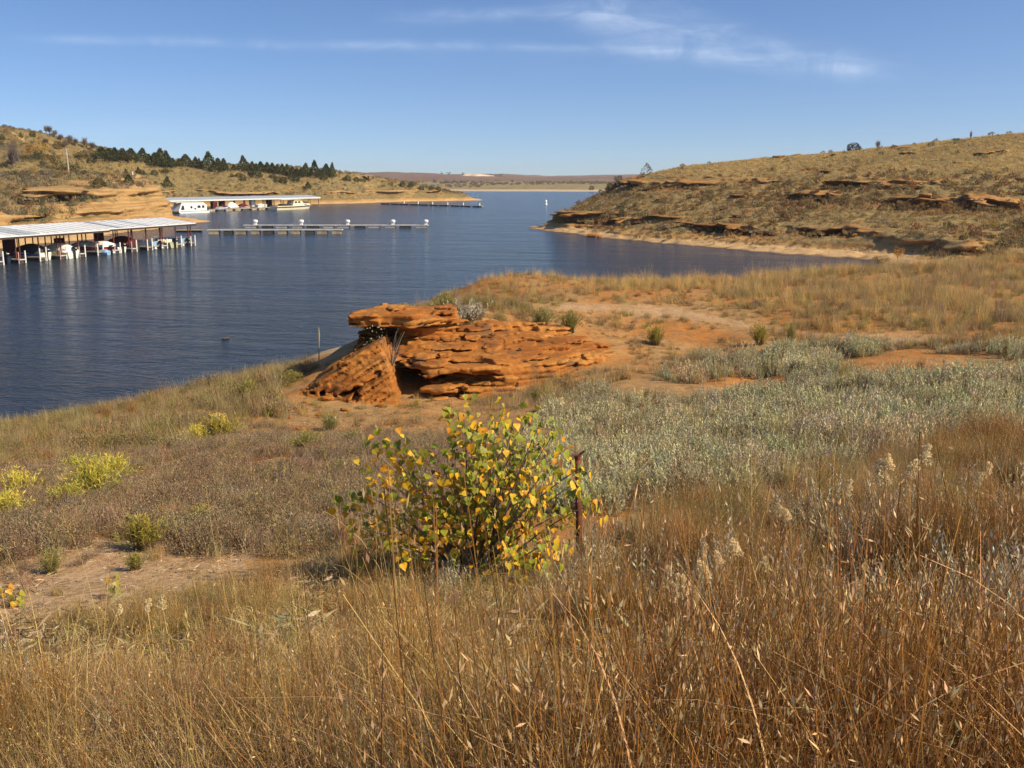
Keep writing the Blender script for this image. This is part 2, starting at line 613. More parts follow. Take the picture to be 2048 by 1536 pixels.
def plain(name, c, rough=0.6, spec=0.3, var=0.25, scale=1.5, metal=0.0, dirt=None):
    """painted / weathered surface: a base colour that varies with soft noise, plus light dirt"""
    m, t = new_mat(name)
    p = t.n('ShaderNodeTexCoord').outputs['Object']
    n = t.noise(p, scale, 5, 0.6)
    lo = tuple(x * (1 - var) for x in c); hi = tuple(min(1, x * (1 + var)) for x in c)
    col = t.mix(t.mapr(n, 0.3, 0.7), lo, hi)
    if dirt:
        n2 = t.noise(p, scale * 2.7, 6, 0.7, 0.5)
        col = t.mix(t.mapr(n2, 0.52, 0.72, 0, 0.6), col, dirt)
    finish(t, col, rough, spec, t.bump(n, 0.12, 0.02), metal)
    return m


def m_ground():
    """orange sandy soil with litter; beach sand by the water"""
    m, t = new_mat('sandy_soil')
    p = pos(t)
    x, y, z = t.sep(p)
    n1 = t.noise(p, 0.35, 5, 0.6, 0.3)
    n2 = t.noise(p, 2.4, 6, 0.65)
    n3 = t.noise(p, 14.0, 4, 0.7)
    base = t.mix(t.mapr(n1, 0.38, 0.62), (0.42, 0.165, 0.035), (0.40, 0.23, 0.09))
    base = t.mix(t.mapr(n2, 0.42, 0.7, 0, 0.75), base, (0.17, 0.115, 0.055))
    base = t.mix(t.mapr(n3, 0.52, 0.68, 0, 0.55), base, (0.42, 0.29, 0.15))
    base = t.mix(t.mapr(n3, 0.46, 0.3, 0, 0.6), base, (0.10, 0.06, 0.03))
    wet = t.noise(p, 0.7, 4, 0.6)
    zz = t.m('ADD', z, t.m('MULTIPLY', t.m('SUBTRACT', wet, 0.5), 0.5))
    sand = t.mix(t.mapr(n3, 0.4, 0.65), (0.36, 0.245, 0.13), (0.46, 0.33, 0.19))
    base = t.mix(t.mapr(zz, 1.15, 0.55), base, sand)
    base = t.mix(t.mapr(zz, 0.2, 0.03), base, (0.16, 0.09, 0.05))
    thatch = t.n('ShaderNodeAttribute', attribute_name='thatch').outputs['Fac']
    n5 = t.noise(t.vm('MULTIPLY', p, (1, 1, .2)), 38.0, 4, 0.7, 1.5)
    base = t.mix(t.m('MULTIPLY', thatch, 0.85), base, t.mix(t.mapr(n5, .4, .65), (0.085, 0.05, 0.022), (0.24, 0.155, 0.07)))
    pale = t.n('ShaderNodeAttribute', attribute_name='pale').outputs['Fac']
    base = t.mix(t.m('MULTIPLY', pale, t.mapr(n2, 0.3, 0.6, 1.0, 0.55)), base, t.mix(t.mapr(n3, 0.38, 0.62), (0.36, 0.22, 0.115), (0.56, 0.385, 0.225)))
    h = t.m('ADD', t.m('MULTIPLY', n2, 0.6), t.m('MULTIPLY', n3, 0.4))
    finish(t, base, 0.95, 0.1, t.bump(h, 0.8, 0.06))
    return m


def m_rock(name, fine=1.0):
    m, t = new_mat(name)
    p = pos(t)
    x, y, z = t.sep(p)
    warp = t.noise(p, 0.5 * fine, 3)
    zz = t.m('ADD', t.m('ADD', z, t.m('MULTIPLY', warp, 0.5 / fine)), t.m('MULTIPLY', x, 0.04))
    band = t.noise(t.comb(t.m('MULTIPLY', x, 0.25), t.m('MULTIPLY', y, 0.25), t.m('MULTIPLY', zz, 5.0)), 1.2 * fine, 4, 0.6)
    n = t.noise(p, 2.0 * fine, 6, 0.65, 0.3)
    n2 = t.noise(p, 9.0 * fine, 5, 0.7)
    n4 = t.noise(t.vm('MULTIPLY', p, (1, 1, 2.2)), 0.9 * fine, 5, 0.7, 0.6)
    c = t.ramp(band, [(0.2, (0.15, 0.050, 0.014)), (0.42, (0.31, 0.110, 0.022)), (0.58, (0.39, 0.160, 0.036)), (0.8, (0.47, 0.235, 0.068))])
    c = t.mix(t.mapr(n, 0.5, 0.75, 0, 0.6), c, (0.28, 0.085, 0.018))
    c = t.mix(t.mapr(n2, 0.56, 0.74, 0, 0.75), c, (0.10, 0.05, 0.026))
    c = t.mix(t.mapr(n2, 0.42, 0.28, 0, 0.5), c, (0.58, 0.31, 0.105))
    c = t.mix(t.mapr(n4, 0.52, 0.64, 0, 0.8), c, (0.13, 0.07, 0.035))
    c = t.mix(t.mapr(n4, 0.40, 0.30, 0, 0.6), c, (0.52, 0.29, 0.095))
    h = t.m('ADD', t.m('MULTIPLY', band, 0.5), t.m('ADD', t.m('MULTIPLY', n, 0.3), t.m('MULTIPLY', n2, 0.25)))
    finish(t, c, 0.92, 0.12, t.bump(h, 0.9, 0.09 / fine))
    return m


def m_hillside(name, green=0.3, cliff=((0.27, 0.125, 0.040), (0.40, 0.215, 0.075)), dull=.92):
    """far prairie slopes: mottled dry grass on the flats, bare sandstone where it is steep, sand by the water"""
    m, t = new_mat(name)
    g = t.n('ShaderNodeNewGeometry')
    p = g.outputs['Position']
    nz = t.sep(g.outputs['Normal'])[2]
    x, y, z = t.sep(p)
    n1 = t.noise(p, 0.035, 5, 0.6, 0.4)
    n2 = t.noise(p, 0.22, 6, 0.65, 0.3)
    n3 = t.noise(p, 1.3, 5, 0.7)
    grass = t.mix(t.mapr(n1, 0.36, 0.62), (0.38, 0.25, 0.10), (0.28, 0.205, 0.085))
    grass = t.mix(t.mapr(n2, 0.5, 0.72, 0, 0.75), grass, (0.50, 0.335, 0.125))
    grass = t.mix(t.mapr(n2, 0.46, 0.3, 0, 0.6), grass, (0.33, 0.165, 0.07))
    grass = t.mix(t.mapr(n3, 0.47, 0.64, 0, 0.6), grass, (0.13, 0.10, 0.04))
    grass = t.mix(t.mapr(n1, 0.56, 0.44, 0, green), grass, (0.225, 0.215, 0.095))
    grass = t.mix(1.0, grass, (dull, dull, dull), 'MULTIPLY')
    band = t.noise(t.comb(t.m('MULTIPLY', x, 0.06), t.m('MULTIPLY', y, 0.06), t.m('MULTIPLY', z, 2.2)), 1.0, 4, 0.65)
    rock = t.mix(t.mapr(band, 0.35, 0.62), cliff[0], cliff[1])
    rock = t.mix(t.mapr(n3, 0.55, 0.72, 0, 0.8), rock, (0.17, 0.075, 0.03))
    nzz = t.m('ADD', nz, t.m('MULTIPLY', t.m('SUBTRACT', n2, 0.5), 0.35))
    at = t.n('ShaderNodeAttribute', attribute_name='rocky').outputs['Fac']
    bare = t.m('MAXIMUM', t.mapr(nzz, 0.74, 0.56), t.mapr(t.m('ADD', at, t.m('MULTIPLY', t.m('SUBTRACT', n3, 0.5), 0.6)), 0.2, 0.42))
    c = t.mix(bare, grass, rock)
    soil = t.mix(n3, (0.44, 0.21, 0.06), (0.50, 0.30, 0.11))
    zn = t.m('ADD', z, t.m('MULTIPLY', t.m('SUBTRACT', n2, 0.5), 1.6))
    c = t.mix(t.mapr(zn, 1.7, 1.0, 0, 0.75), c, soil)
    c = t.mix(t.mapr(zn, 0.85, 0.5), c, (0.54, 0.35, 0.165))
    c = t.mix(t.mapr(z, 0.14, 0.03), c, (0.22, 0.13, 0.07))
    h = t.m('ADD', t.m('MULTIPLY', n3, 0.6), t.m('MULTIPLY', n2, 0.4))
    finish(t, c, 0.95, 0.08, t.bump(h, 0.9, 0.5))
    return m


def m_water():
    m, t = new_mat('lake_water')
    p = pos(t)
    # wind waves: crests run roughly across the wind, several sizes on top of each other
    r = t.n('ShaderNodeVectorRotate', rotation_type='Z_AXIS')
    t.put(r.inputs['Vector'], p); r.inputs['Angle'].default_value = R(14)
    v = r.outputs[0]
    w1 = t.noise(t.vm('MULTIPLY', v, (0.45, 1.0, 1.0)), 0.9, 3, 0.55, 0.5)
    w2 = t.noise(t.vm('MULTIPLY', v, (0.5, 1.1, 1.0)), 3.1, 3, 0.6, 0.4)
    w3 = t.noise(t.vm('MULTIPLY', v, (0.4, 1.0, 1.0)), 0.22, 2, 0.5, 0.3)
    gust = t.noise(t.vm('MULTIPLY', v, (0.35, 1.0, 1.0)), 0.03, 4, 0.6, 0.4)
    amp = t.mapr(gust, 0.36, 0.64, 0.75, 1.2)
    h = t.m('MULTIPLY', t.m('ADD', t.m('ADD', t.m('MULTIPLY', w1, 0.55), t.m('MULTIPLY', w2, 0.27)), t.m('MULTIPLY', w3, 0.9)), amp)
    nrm = t.bump(h, 1.0, 0.62)
    deep = t.mix(t.mapr(gust, 0.35, 0.65), (0.016, 0.028, 0.046), (0.024, 0.036, 0.050))
    z = t.sep(p)[2]
    b = finish(t, deep, 0.14, 0.19, nrm)
    b.inputs['IOR'].default_value = 1.33
    return m


def m_plant(name, inst=True, rough=0.65, trans=0.25, spec=0.25, tinted=1.0):
    """leaf / stalk tissue: pigment from the mesh, varied plant by plant, part of the light passes through"""
    m, t = new_mat(name)
    a = t.n('ShaderNodeAttribute', attribute_name='col')
    c = a.outputs['Color']
    if inst:
        ti = t.n('ShaderNodeAttribute', attribute_name='tint', attribute_type='INSTANCER')
        c = t.mix(1.0, c, ti.outputs['Color'], 'MULTIPLY')
    else:
        oi = t.n('ShaderNodeObjectInfo')
        c = t.mix(1.0, c, t.mix(oi.outputs['Random'], (0.78, 0.8, 0.8), (1.2, 1.15, 1.1)), 'MULTIPLY')
    b = t.n('ShaderNodeBsdfPrincipled')
    t.put(b.inputs['Base Color'], c)
    t.put(b.inputs['Roughness'], rough)
    t.put(b.inputs['Specular IOR Level'], spec)
    tr = t.n('ShaderNodeBsdfTranslucent')
    t.put(tr.inputs[0], c)
    mx = t.n('ShaderNodeMixShader')
    mx.inputs[0].default_value = trans
    t.t.links.new(b.outputs[0], mx.inputs[1]); t.t.links.new(tr.outputs[0], mx.inputs[2])
    o = t.n('ShaderNodeOutputMaterial')
    t.t.links.new(mx.outputs[0], o.inputs[0])
    return m


def m_bark(name, c0, c1, scale=18):
    m, t = new_mat(name)
    p = t.n('ShaderNodeTexCoord').outputs['Object']
    n = t.noise(t.vm('MULTIPLY', p, (1, 1, 0.3)), scale, 5, 0.6)
    finish(t, t.mix(t.mapr(n, .35, .65), c0, c1), 0.9, 0.1, t.bump(n, 0.6, 0.02))
    return m


def m_metal_roof(name, c):
    m, t = new_mat(name)
    p = t.n('ShaderNodeTexCoord').outputs['Object']
    x, y, z = t.sep(p)
    n = t.noise(t.vm('MULTIPLY', p, (1.0, 0.25, 1.0)), 0.9, 5, 0.6)
    col = t.mix(t.mapr(n, .35, .7), tuple(v * .86 for v in c), c)
    finish(t, col, 0.45, 0.35)
    return m


M = {
    'ground': m_ground(), 'rock': m_rock('sandstone', 1.0), 'hill': m_hillside('prairie_slope', 0.12),
    'hill_left': m_hillside('prairie_slope_far', 0.3, ((0.29, 0.165, 0.065), (0.42, 0.27, 0.115)), .70), 'water': m_water(),
    'plant': m_plant('dry_plant'), 'leafy': m_plant('living_plant', False, 0.45, 0.3, 0.4), 'foliage': m_plant('tree_foliage', False, 0.7, 0.2, 0.15),
    'bark': m_bark('grey_bark', (0.16, 0.12, 0.09), (0.30, 0.24, 0.18)), 'bark_dark': m_bark('dark_bark', (0.06, 0.045, 0.03), (0.12, 0.09, 0.06), 6),
    'rust': plain('rusted_steel', (0.16, 0.055, 0.03), 0.85, 0.2, 0.4, 14, 0.0, (0.07, 0.03, 0.02)),
    'roof': m_metal_roof('white_metal_roof', (0.80, 0.80, 0.78)), 'roof_grey': m_metal_roof('galvanised_roof', (0.42, 0.45, 0.47)),
    'fascia': plain('dark_fascia', (0.05, 0.035, 0.03), 0.7), 'redpost': plain('red_brown_steel', (0.16, 0.045, 0.035), 0.6, 0.3, .3, 2),
    'deck': plain('weathered_decking', (0.33, 0.29, 0.24), 0.85, 0.2, .3, 2.5, 0, (0.16, 0.13, 0.10)),
    'pale_deck': plain('pale_concrete_deck', (0.50, 0.47, 0.42), 0.85, 0.2, .2, 1.2, 0, (0.25, 0.21, 0.17)),
    'tanfloat': plain('tan_float_side', (0.40, 0.32, 0.19), 0.85, 0.2, .3, .8, 0, (0.14, 0.10, 0.06)),
    'float': plain('dock_float', (0.07, 0.065, 0.06), 0.7, 0.3), 'white': plain('white_gelcoat', (0.78, 0.77, 0.73), 0.3, 0.5, .06, 1, 0, (0.5, 0.47, 0.42)),
    'whitepole': plain('white_plastic_pole', (0.80, 0.78, 0.74), 0.5, 0.4, .06, 2, 0, (0.55, 0.5, 0.43)),
    'pinkpole': plain('faded_pink_pole', (0.55, 0.38, 0.34), 0.6, 0.3, .12, 2), 'glass': plain('dark_glass', (0.02, 0.022, 0.028), 0.08, 0.6, .1),
    'cream': plain('cream_gelcoat', (0.74, 0.66, 0.46), 0.35, 0.5, .06, 1), 'yellow': plain('yellow_hull_paint', (0.70, 0.50, 0.05), 0.35, 0.5, .1),
    'red': plain('red_hull_paint', (0.34, 0.03, 0.025), 0.4, 0.5, .15), 'maroon': plain('maroon_canvas', (0.10, 0.018, 0.022), 0.85, .1, .3, 3),
    'navy': plain('navy_canvas', (0.02, 0.025, 0.06), 0.85, .1, .3, 3), 'charcoal': plain('charcoal_canvas', (0.045, 0.045, 0.05), 0.85, .1, .3, 3),
    'whitecanvas': plain('white_canvas', (0.76, 0.73, 0.66), 0.85, .1, .08, 2), 'blue': plain('pale_blue_paint', (0.27, 0.40, 0.56), 0.4, 0.45, .15, 2),
    'bluepaint': plain('blue_stripe_paint', (0.04, 0.10, 0.32), 0.4, 0.5, .1), 'black': plain('black_engine_cowl', (0.012, 0.012, 0.014), 0.25, 0.5, .2),
    'olive': plain('olive_cream_hull', (0.42, 0.40, 0.27), 0.45, 0.4, .15), 'alu': plain('aluminium', (0.5, 0.5, 0.5), 0.4, .5, .1, 2, 0.6),
    'brownbox': plain('brown_locker_paint', (0.07, 0.03, 0.025), 0.7, .2, .25, 2), 'wood': plain('grey_weathered_pole', (0.36, 0.32, 0.27), 0.9, .1, .3, 3),
    'stone': m_rock('loose_stone', 2.0), 'darkstone': plain('wet_dark_stone', (0.10, 0.075, 0.055), .8, .2, .3, 4), 'straw': plain('straw_stem', (0.50, 0.34, 0.14), .8, .15, .2, 8), 'shingle': plain('brown_shelter_roof', (0.30, 0.20, 0.12), 0.9, .1, .2, 1),
}
def poly_mask(px, py, pts):
    pts = np.asarray(pts, float)
    ins = np.zeros(len(px), bool)
    n = len(pts)
    for i in range(n):
        a, b = pts[i], pts[(i + 1) % n]
        if a[1] == b[1]:
            continue
        c = (a[1] > py) != (b[1] > py)
        ins ^= c & (px < (b[0] - a[0]) * (py - a[1]) / (b[1] - a[1]) + a[0])
    return ins


# outlines of the plant stands on the bank (in the photograph's pixels, turned into places on the ground below)
Z_SAGE = [(1060, 1020), (1060, 900), (1110, 815), (1200, 775), (1290, 755), (1420, 715), (1560, 690), (2300, 690), (2400, 860), (2048, 885), (1800, 930), (1560, 985), (1340, 1040), (1150, 1070)]
Z_RED = [(1150, 1085), (1340, 1040), (1560, 985), (1800, 940), (2048, 885), (2600, 850), (20000, 900), (20000, 20000), (1500, 20000), (1150, 1400), (1000, 1300), (700, 1260), (600, 1240), (640, 1130), (720, 1090), (900, 1120)]
Z_TAN = [(-900, 1320), (100, 1280), (350, 1240), (560, 1180), (640, 1120), (760, 1110), (1150, 1180), (1600, 1300), (1700, 20000), (-20000, 20000), (-20000, 1400)]
Z_WEED = [(-700, 1010), (0, 950), (300, 905), (450, 860), (640, 868), (900, 860), (1060, 900), (1060, 1000), (780, 1080), (640, 1130), (500, 1120), (330, 1090), (0, 1120), (-700, 1180)]
Z_SAND = [(-700, 1150), (0, 1110), (330, 1085), (480, 1075), (540, 1100), (470, 1165), (350, 1200), (100, 1240), (-700, 1290)]
Z_SLOPE = [(-900, 900), (0, 850), (330, 795), (520, 745), (660, 730), (660, 790), (560, 830), (480, 868), (300, 915), (0, 960), (-900, 1030)]
Z_ORANGE = [(500, 850), (600, 790), (800, 800), (960, 800), (1000, 850), (880, 880), (620, 880)]
Z_BANK = [(800, 640), (850, 605), (950, 565), (1100, 560), (1500, 555), (1430, 640), (1560, 670), (1500, 700), (1420, 720), (1200, 775), (1060, 820), (900, 820), (1000, 760), (1260, 730), (1260, 690), (1100, 650), (900, 640)]
Z_RIGHT = [(1400, 600), (1480, 545), (1740, 525), (2048, 480), (2500, 430), (2500, 700), (1560, 695), (1440, 650)]
Z_RIM = [(790, 618), (940, 590), (1100, 590), (1300, 590), (1480, 570), (1740, 545), (1740, 400), (790, 400)]
Z_TRACK = [(1100, 622), (1300, 628), (1480, 655), (1700, 682), (2048, 690), (2048, 678), (1700, 668), (1500, 645), (1330, 612), (1120, 606)]


def zone_px(x, y, z, jit=14):
    px, py = pix(x, y, z)
    k = np.clip(9.0 / np.maximum(y, 1), .25, 2.2)
    px = px + 2.4 * jit * k * fbm(x * .9, y * .9, oct=3, seed=81) * 2
    py = py + jit * k * fbm(x * .9 + 40, y * .9, oct=3, seed=82) * 2
    return px, py


# ------------------------------------------------------------------ the lake
def quadsheet(name, x0, x1, y0, y1, z):
    me = mesh_np(name, [(x0, y0, z), (x1, y0, z), (x1, y1, z), (x0, y1, z)], [(0, 1, 2, 3)])
    return me


tag(link('water', quadsheet('water', -7000, 7000, -300, 9000, 0.0), M['water']), 'wind-rippled dark blue lake water filling the bay', None, None, 'structure')


# ------------------------------------------------------------------ near ground
def make_ground():
    na, nr = 520, 380
    ang = np.radians(np.linspace(-52, 56, na))
    rad = 1.2 * (150 / 1.2) ** np.linspace(0, 1, nr)
    A, Rr = np.meshgrid(ang, rad, indexing='ij')
    x = Rr * np.sin(A); y = Rr * np.cos(A) - 1.5
    z = ground_z(x, y)
    z = np.where(y > 99.5, z - 0.08, z)
    Fq = grid_faces(na, nr)
    V = np.stack([x, y, z], 2).reshape(-1, 3)
    c = V[Fq].mean(1)
    keep = (c[:, 1] < 104) & (c[:, 2] > -1.6)
    Fq = Fq[keep][:, ::-1]
    use = np.unique(Fq); re = np.zeros(len(V), np.int32); re[use] = np.arange(len(use))
    me = mesh_np('ground', V[use], re[Fq])
    v = V[use]
    px, py = zone_px(v[:, 0], v[:, 1], v[:, 2])
    pale = poly_mask(px, py, Z_SAND).astype(np.float32) + .8 * poly_mask(px, py, Z_TRACK)
    at = me.attributes.new('pale', 'FLOAT', 'POINT'); at.data.foreach_set('value', np.clip(pale, 0, 1).astype(np.float32))
    th = (poly_mask(px, py, Z_RED) | poly_mask(px, py, Z_TAN)).astype(np.float32)
    at = me.attributes.new('thatch', 'FLOAT', 'POINT'); at.data.foreach_set('value', th)
    return tag(link('ground', me, M['ground']), 'orange sandy bank sloping down to the lake under the grass', None, None, 'structure')


make_ground()


def blob(x, y, px, py, Y, rx, ry):
    c = P(px, py, Y)
    return np.exp(-(((x - c[0]) / rx) ** 2 + ((y - c[1]) / ry) ** 2))


def band(z, lo, hi, soft=0.25):
    return sstep(lo - soft, lo, z) * (1 - sstep(hi, hi + soft, z))


def hill_mesh(name, zfun, x0, x1, y0, y1, z1, sx, sz, ledge, keepfun, mat, label):
    xs = np.arange(x0, x1, sx, dtype=np.float32); ys = np.arange(y0, y1, sx, dtype=np.float32); zs = np.arange(-1.2, z1, sz, dtype=np.float32)
    X, Y = np.meshgrid(xs, ys, indexing='ij')
    h = zfun(X, Y).astype(np.float32)
    h = np.where(keepfun(X, Y), h, -9.0)
    f = zs[None, None, :] - h[:, :, None]
    I, J, K = np.nonzero(np.abs(f) < 2.2)
    f[I, J, K] -= ledge(X[I, J], Y[I, J], zs[K], h[I, J])
    f[:, :, 0] = np.minimum(f[:, :, 0], 5)
    V, Q = surface_nets(f, (x0, y0, -1.2), (sx, sx, sz))
    zc = V[Q][:, :, 2].mean(1)
    Q = Q[zc > -1.0]
    use = np.unique(Q); re = np.zeros(len(V), np.int32); re[use] = np.arange(len(use))
    me = mesh_np(name, V[use], re[Q])
    v = V[use]
    rk = np.abs(ledge(v[:, 0], v[:, 1], v[:, 2], zfun(v[:, 0], v[:, 1]), True)).astype(np.float32)
    at = me.attributes.new('rocky', 'FLOAT', 'POINT'); at.data.foreach_set('value', rk)
    o = link(name, me, mat)
    return tag(o, label, None, None, 'structure')


def ledge_right(x, y, z, h, bare=False):
    w = 0.9 * vnoise(x * 0.07, y * 0.07, seed=41) + 0.5 * vnoise(x * 0.22, y * 0.22, seed=42) + .2 * vnoise(x * .6, y * .6, seed=46)
    zz = z + w
    lens = vnoise(x * 0.10, y * 0.10, zz * 0.8, seed=43)
    lens2 = vnoise(x * 0.22, y * 0.22, zz * 1.2, seed=44)
    # lower shelf all along the cove, upper rim at the point, a few caves between
    d, _b = LAND_R(x, y)
    low = band(zz, 2.5, 3.1) * .8 - band(zz, 1.6, 2.3) * .8
    mlow = sstep(-0.25, 0.2, lens) * sstep(-0.45, 0.15, lens2) * sstep(30, 22, d) * sstep(4, 7, d)
    up = band(zz, 9.0, 9.9) * 1.2 - band(zz, 7.9, 8.8) * 1.2
    mup = np.maximum(blob(x, y, 1305, 356, 212, 14, 16) * sstep(-.6, 0, lens2), 0.6 * blob(x, y, 1480, 360, 198, 9, 8) * sstep(-.1, .3, lens2))
    mup = np.maximum(mup, blob(x, y, 1700, 372, 172, 16, 8) * (lens2 > -0.1))
    mid = band(zz, 6.6, 7.6) * 1.5 - band(zz, 4.9, 6.4) * 2.6
    mmid = np.maximum(blob(x, y, 1835, 402, 147, 5.5, 7), 0.8 * blob(x, y, 1975, 398, 146, 4, 5))
    mmid = np.maximum(mmid, 0.7 * blob(x, y, 1620, 385, 168, 5, 6))
    tip = band(zz, 3.2, 4.1) * 1.3 - band(zz, 1.5, 3.0) * 1.5
    mtip = blob(x, y, 1140, 440, 199, 12, 12) * sstep(-0.5, 0.0, lens2)
    r = low * mlow * (1 - mtip) * (1 - .75 * blob(x, y, 1790, 476, 127, 13, 10)) + up * mup + mid * mmid + tip * mtip
    scat = sstep(0.25, 0.6, lens2) * sstep(0.0, 0.5, lens) * sstep(5, 9, d)
    r = r + 0.7 * scat * np.sin(zz * 3.1)
    if bare:
        return r
    return r + 0.25 * vnoise(x * 0.9, y * 0.9, z * 2.2, seed=45) + 0.9 * r * vnoise(x * .42, y * .42, z * 2.0, seed=47)


def ledge_left(x, y, z, h, bare=False):
    w = 0.6 * vnoise(x * 0.04, y * 0.04, seed=51) + 0.3 * vnoise(x * 0.2, y * 0.2, seed=52)
    zz = z + w
    d, _b = LAND_L(x, y)
    lens = vnoise(x * 0.08, y * 0.08, zz * 0.7, seed=53)
    near = sstep(290, 265, y)
    cap = band(zz, 7.0, 7.9) * 1.5 - band(zz, 5.8, 6.8) * 1.1
    mid = band(zz, 3.8, 4.4) * 1.2 - band(zz, 2.9, 3.6) * 0.9
    bulge = 0.9 * vnoise(x * 0.16, y * 0.16, z * 0.2, seed=54)
    mc = near * sstep(26, 18, d) * sstep(4, 6, d)
    far = (1 - near) * (band(zz, 4.6, 5.3) * 1.2 - band(zz, 3.4, 4.3) * 1.2) * sstep(-0.1, 0.4, lens) * sstep(40, 25, d)
    bay = blob(x, y, 425, 371, 352, 14, 10) * (band(zz, 7.2, 8.2) * 1.4 - band(zz, 5.9, 7.0) * 1.5)
    if bare:
        return mc * (cap * .6 + mid * .7 * sstep(-0.2, 0.3, -lens) + .45) + far + bay
    return mc * (cap * sstep(-0.5, 0.1, lens) + mid * sstep(-0.2, 0.3, -lens) + bulge) + far + bay + 0.35 * vnoise(x * 0.5, y * 0.5, z * 1.0, seed=55) + .5 * mc * (vnoise(x * .35, y * .35, z * .25, seed=56) + vnoise(x * .2, y * .2, z * 2.2, seed=57))


hill_mesh('hillside', ground_z, -3, 142, 99.5, 262, 21.5, 0.42, 0.21, ledge_right, lambda x, y: (x / y < 0.64) & (y > 96), M['hill'],
          'grassy headland with sandstone ledges across the cove')
hill_mesh('hillside.001', left_z, -262, -8, 104, 560, 34, 0.72, 0.33, ledge_left, lambda x, y: (x / y > -0.66), M['hill_left'],
          'grassy hill with tan sandstone bluffs behind the marina')


# ------------------------------------------------------------------ far shore and hills
def far_land():
    m, t = new_mat('far_prairie')
    p = pos(t)
    z = t.sep(p)[2]
    n1 = t.noise(p, 0.010, 5, 0.6); n2 = t.noise(t.vm('MULTIPLY', p, (1, 0.5, 1)), 0.06, 5, 0.7)
    c = t.mix(t.mapr(n1, .38, .62), (0.30, 0.215, 0.10), (0.235, 0.205, 0.09))
    c = t.mix(t.mapr(n2, .5, .66, 0, .85), c, (0.13, 0.105, 0.05))
    c = t.mix(t.mapr(z, 1.6, .9), c, (0.50, 0.39, 0.25))
    finish(t, c, 0.95, 0.05)
    na, nr = 260, 60
    ang = np.linspace(-0.42, 0.62, na); d = np.linspace(0, 1, nr)
    A, D = np.meshgrid(ang, d, indexing='ij')
    y0 = np.interp(A, [-0.42, -0.1, 0.0, 0.06, 0.13, 0.62], [950, 960, 925, 915, 905, 900]) + 8 * vnoise(A * 60, A * 0, seed=61)
    Y = y0 + D * 900
    s = (Y - y0)
    z = -0.6 + np.minimum(s, 30) * 0.045 + np.clip(s - 30, 0, 400) * 0.012 + np.clip(s - 430, 0, 600) * 0.006 + 0.9 * fbm(A * 60, Y * 0.02, oct=3, seed=62) * sstep(20, 120, s)
    V = np.stack([A * Y, Y, z], 2).reshape(-1, 3)
    tag(link('far_shore', mesh_np('far_shore', V, grid_faces(na, nr)[:, ::-1]), m), 'low tan far shore across the lake', None, None, 'structure')
    m, t = new_mat('bare_woods')
    p = pos(t)
    n1 = t.noise(p, 0.0025, 6, 0.6); n2 = t.noise(t.vm('MULTIPLY', p, (1, .6, 3)), 0.02, 6, 0.75)
    c = t.mix(t.mapr(n1, .38, .62), (0.165, 0.095, 0.07), (0.205, 0.13, 0.075))
    c = t.mix(t.mapr(n2, .5, .68, 0, .7), c, (0.085, 0.06, 0.045))
    c = t.mix(t.mapr(n1, .62, .72, 0, .6), c, (0.28, 0.20, 0.10))
    finish(t, c, 0.95, 0.02, t.bump(n2, 1.0, 5.0))
    for k, (Y0, Y1, px, py) in enumerate([(2100, 2700, [-900, 300, 560, 680, 800, 860, 905, 950, 1010, 1040, 1100, 1180, 1290, 1500, 2900],
                                           [342, 340, 343, 344, 344.5, 346.5, 349, 351, 352, 353, 355, 354, 352, 352, 350]),
                                          (3300, 4300, [-900, 500, 700, 850, 940, 1000, 1060, 1110, 1200, 1300, 1500, 2900],
                                           [345, 347, 349, 349, 348, 347.5, 350, 352, 350, 348, 347, 345])]):
        na, nr = 420, 26
        a, _e = ray(np.linspace(-900, 2900, na), 345)
        D = np.linspace(0, 1, nr)
        A, Dm = np.meshgrid(a, D, indexing='ij')
        pyv = np.interp(np.linspace(-900, 2900, na), px, py)
        top = (H + ray(0, pyv)[1] * (Y0 + 0.8 * (Y1 - Y0)))[:, None]
        Y = Y0 + Dm * (Y1 - Y0)
        z = (top + 2) * sstep(0, 0.8, Dm) * (1 - 0.25 * sstep(0.8, 1.0, Dm)) - 2 + 2.2 * fbm(A * 130, Y * 0.01, oct=4, seed=70 + k) * sstep(0, .3, Dm)
        V = np.stack([A * Y, Y, z], 2).reshape(-1, 3)
        tag(link('hills', mesh_np('hills', V, grid_faces(na, nr)[:, ::-1]), m), ['purple-brown wooded hills beyond the far shore', 'last low ridge of hills on the horizon'][k], None, None, 'structure')
    # a pale bare quarry face on the ridge
    V, Q = [], []
    c = P(957, 350.2, 2540)
    n = 26
    for i in range(n):
        u = i / (n - 1)
        w = math.sin(math.pi * u) ** .5
        V += [(c[0] - 40 + 80 * u, c[1] - 30 + 6 * math.sin(9 * u), c[2] - 2 - 2.2 * w + 1.5 * math.sin(5 * u)), (c[0] - 40 + 80 * u, c[1] - 16 + 6 * math.sin(9 * u), c[2] + 2.2 * w + 1.5 * math.sin(5 * u))]
    for i in range(n - 1):
        Q.append((2 * i, 2 * i + 2, 2 * i + 3, 2 * i + 1))
    tag(link('quarry_terrain', mesh_np('quarry_terrain', V, Q), plain('pale_bluff', (0.60, 0.46, 0.30), 0.95, 0.05, .3, .05)), 'pale bare bluff on the far wooded ridge', None, None, 'structure')


far_land()
# ------------------------------------------------------------------ the sandstone outcrop on the bank
def smax(a, b, k):
    return -smin(-a, -b, k)


def ell(X, Y, Z, px, py, Yd, rx, ry, rz):
    c = P(px, py, Yd)
    return (np.sqrt(((X - c[0]) / rx) ** 2 + ((Y - c[1]) / ry) ** 2 + ((Z - c[2]) / rz) ** 2) - 1) * min(rx, ry, rz)


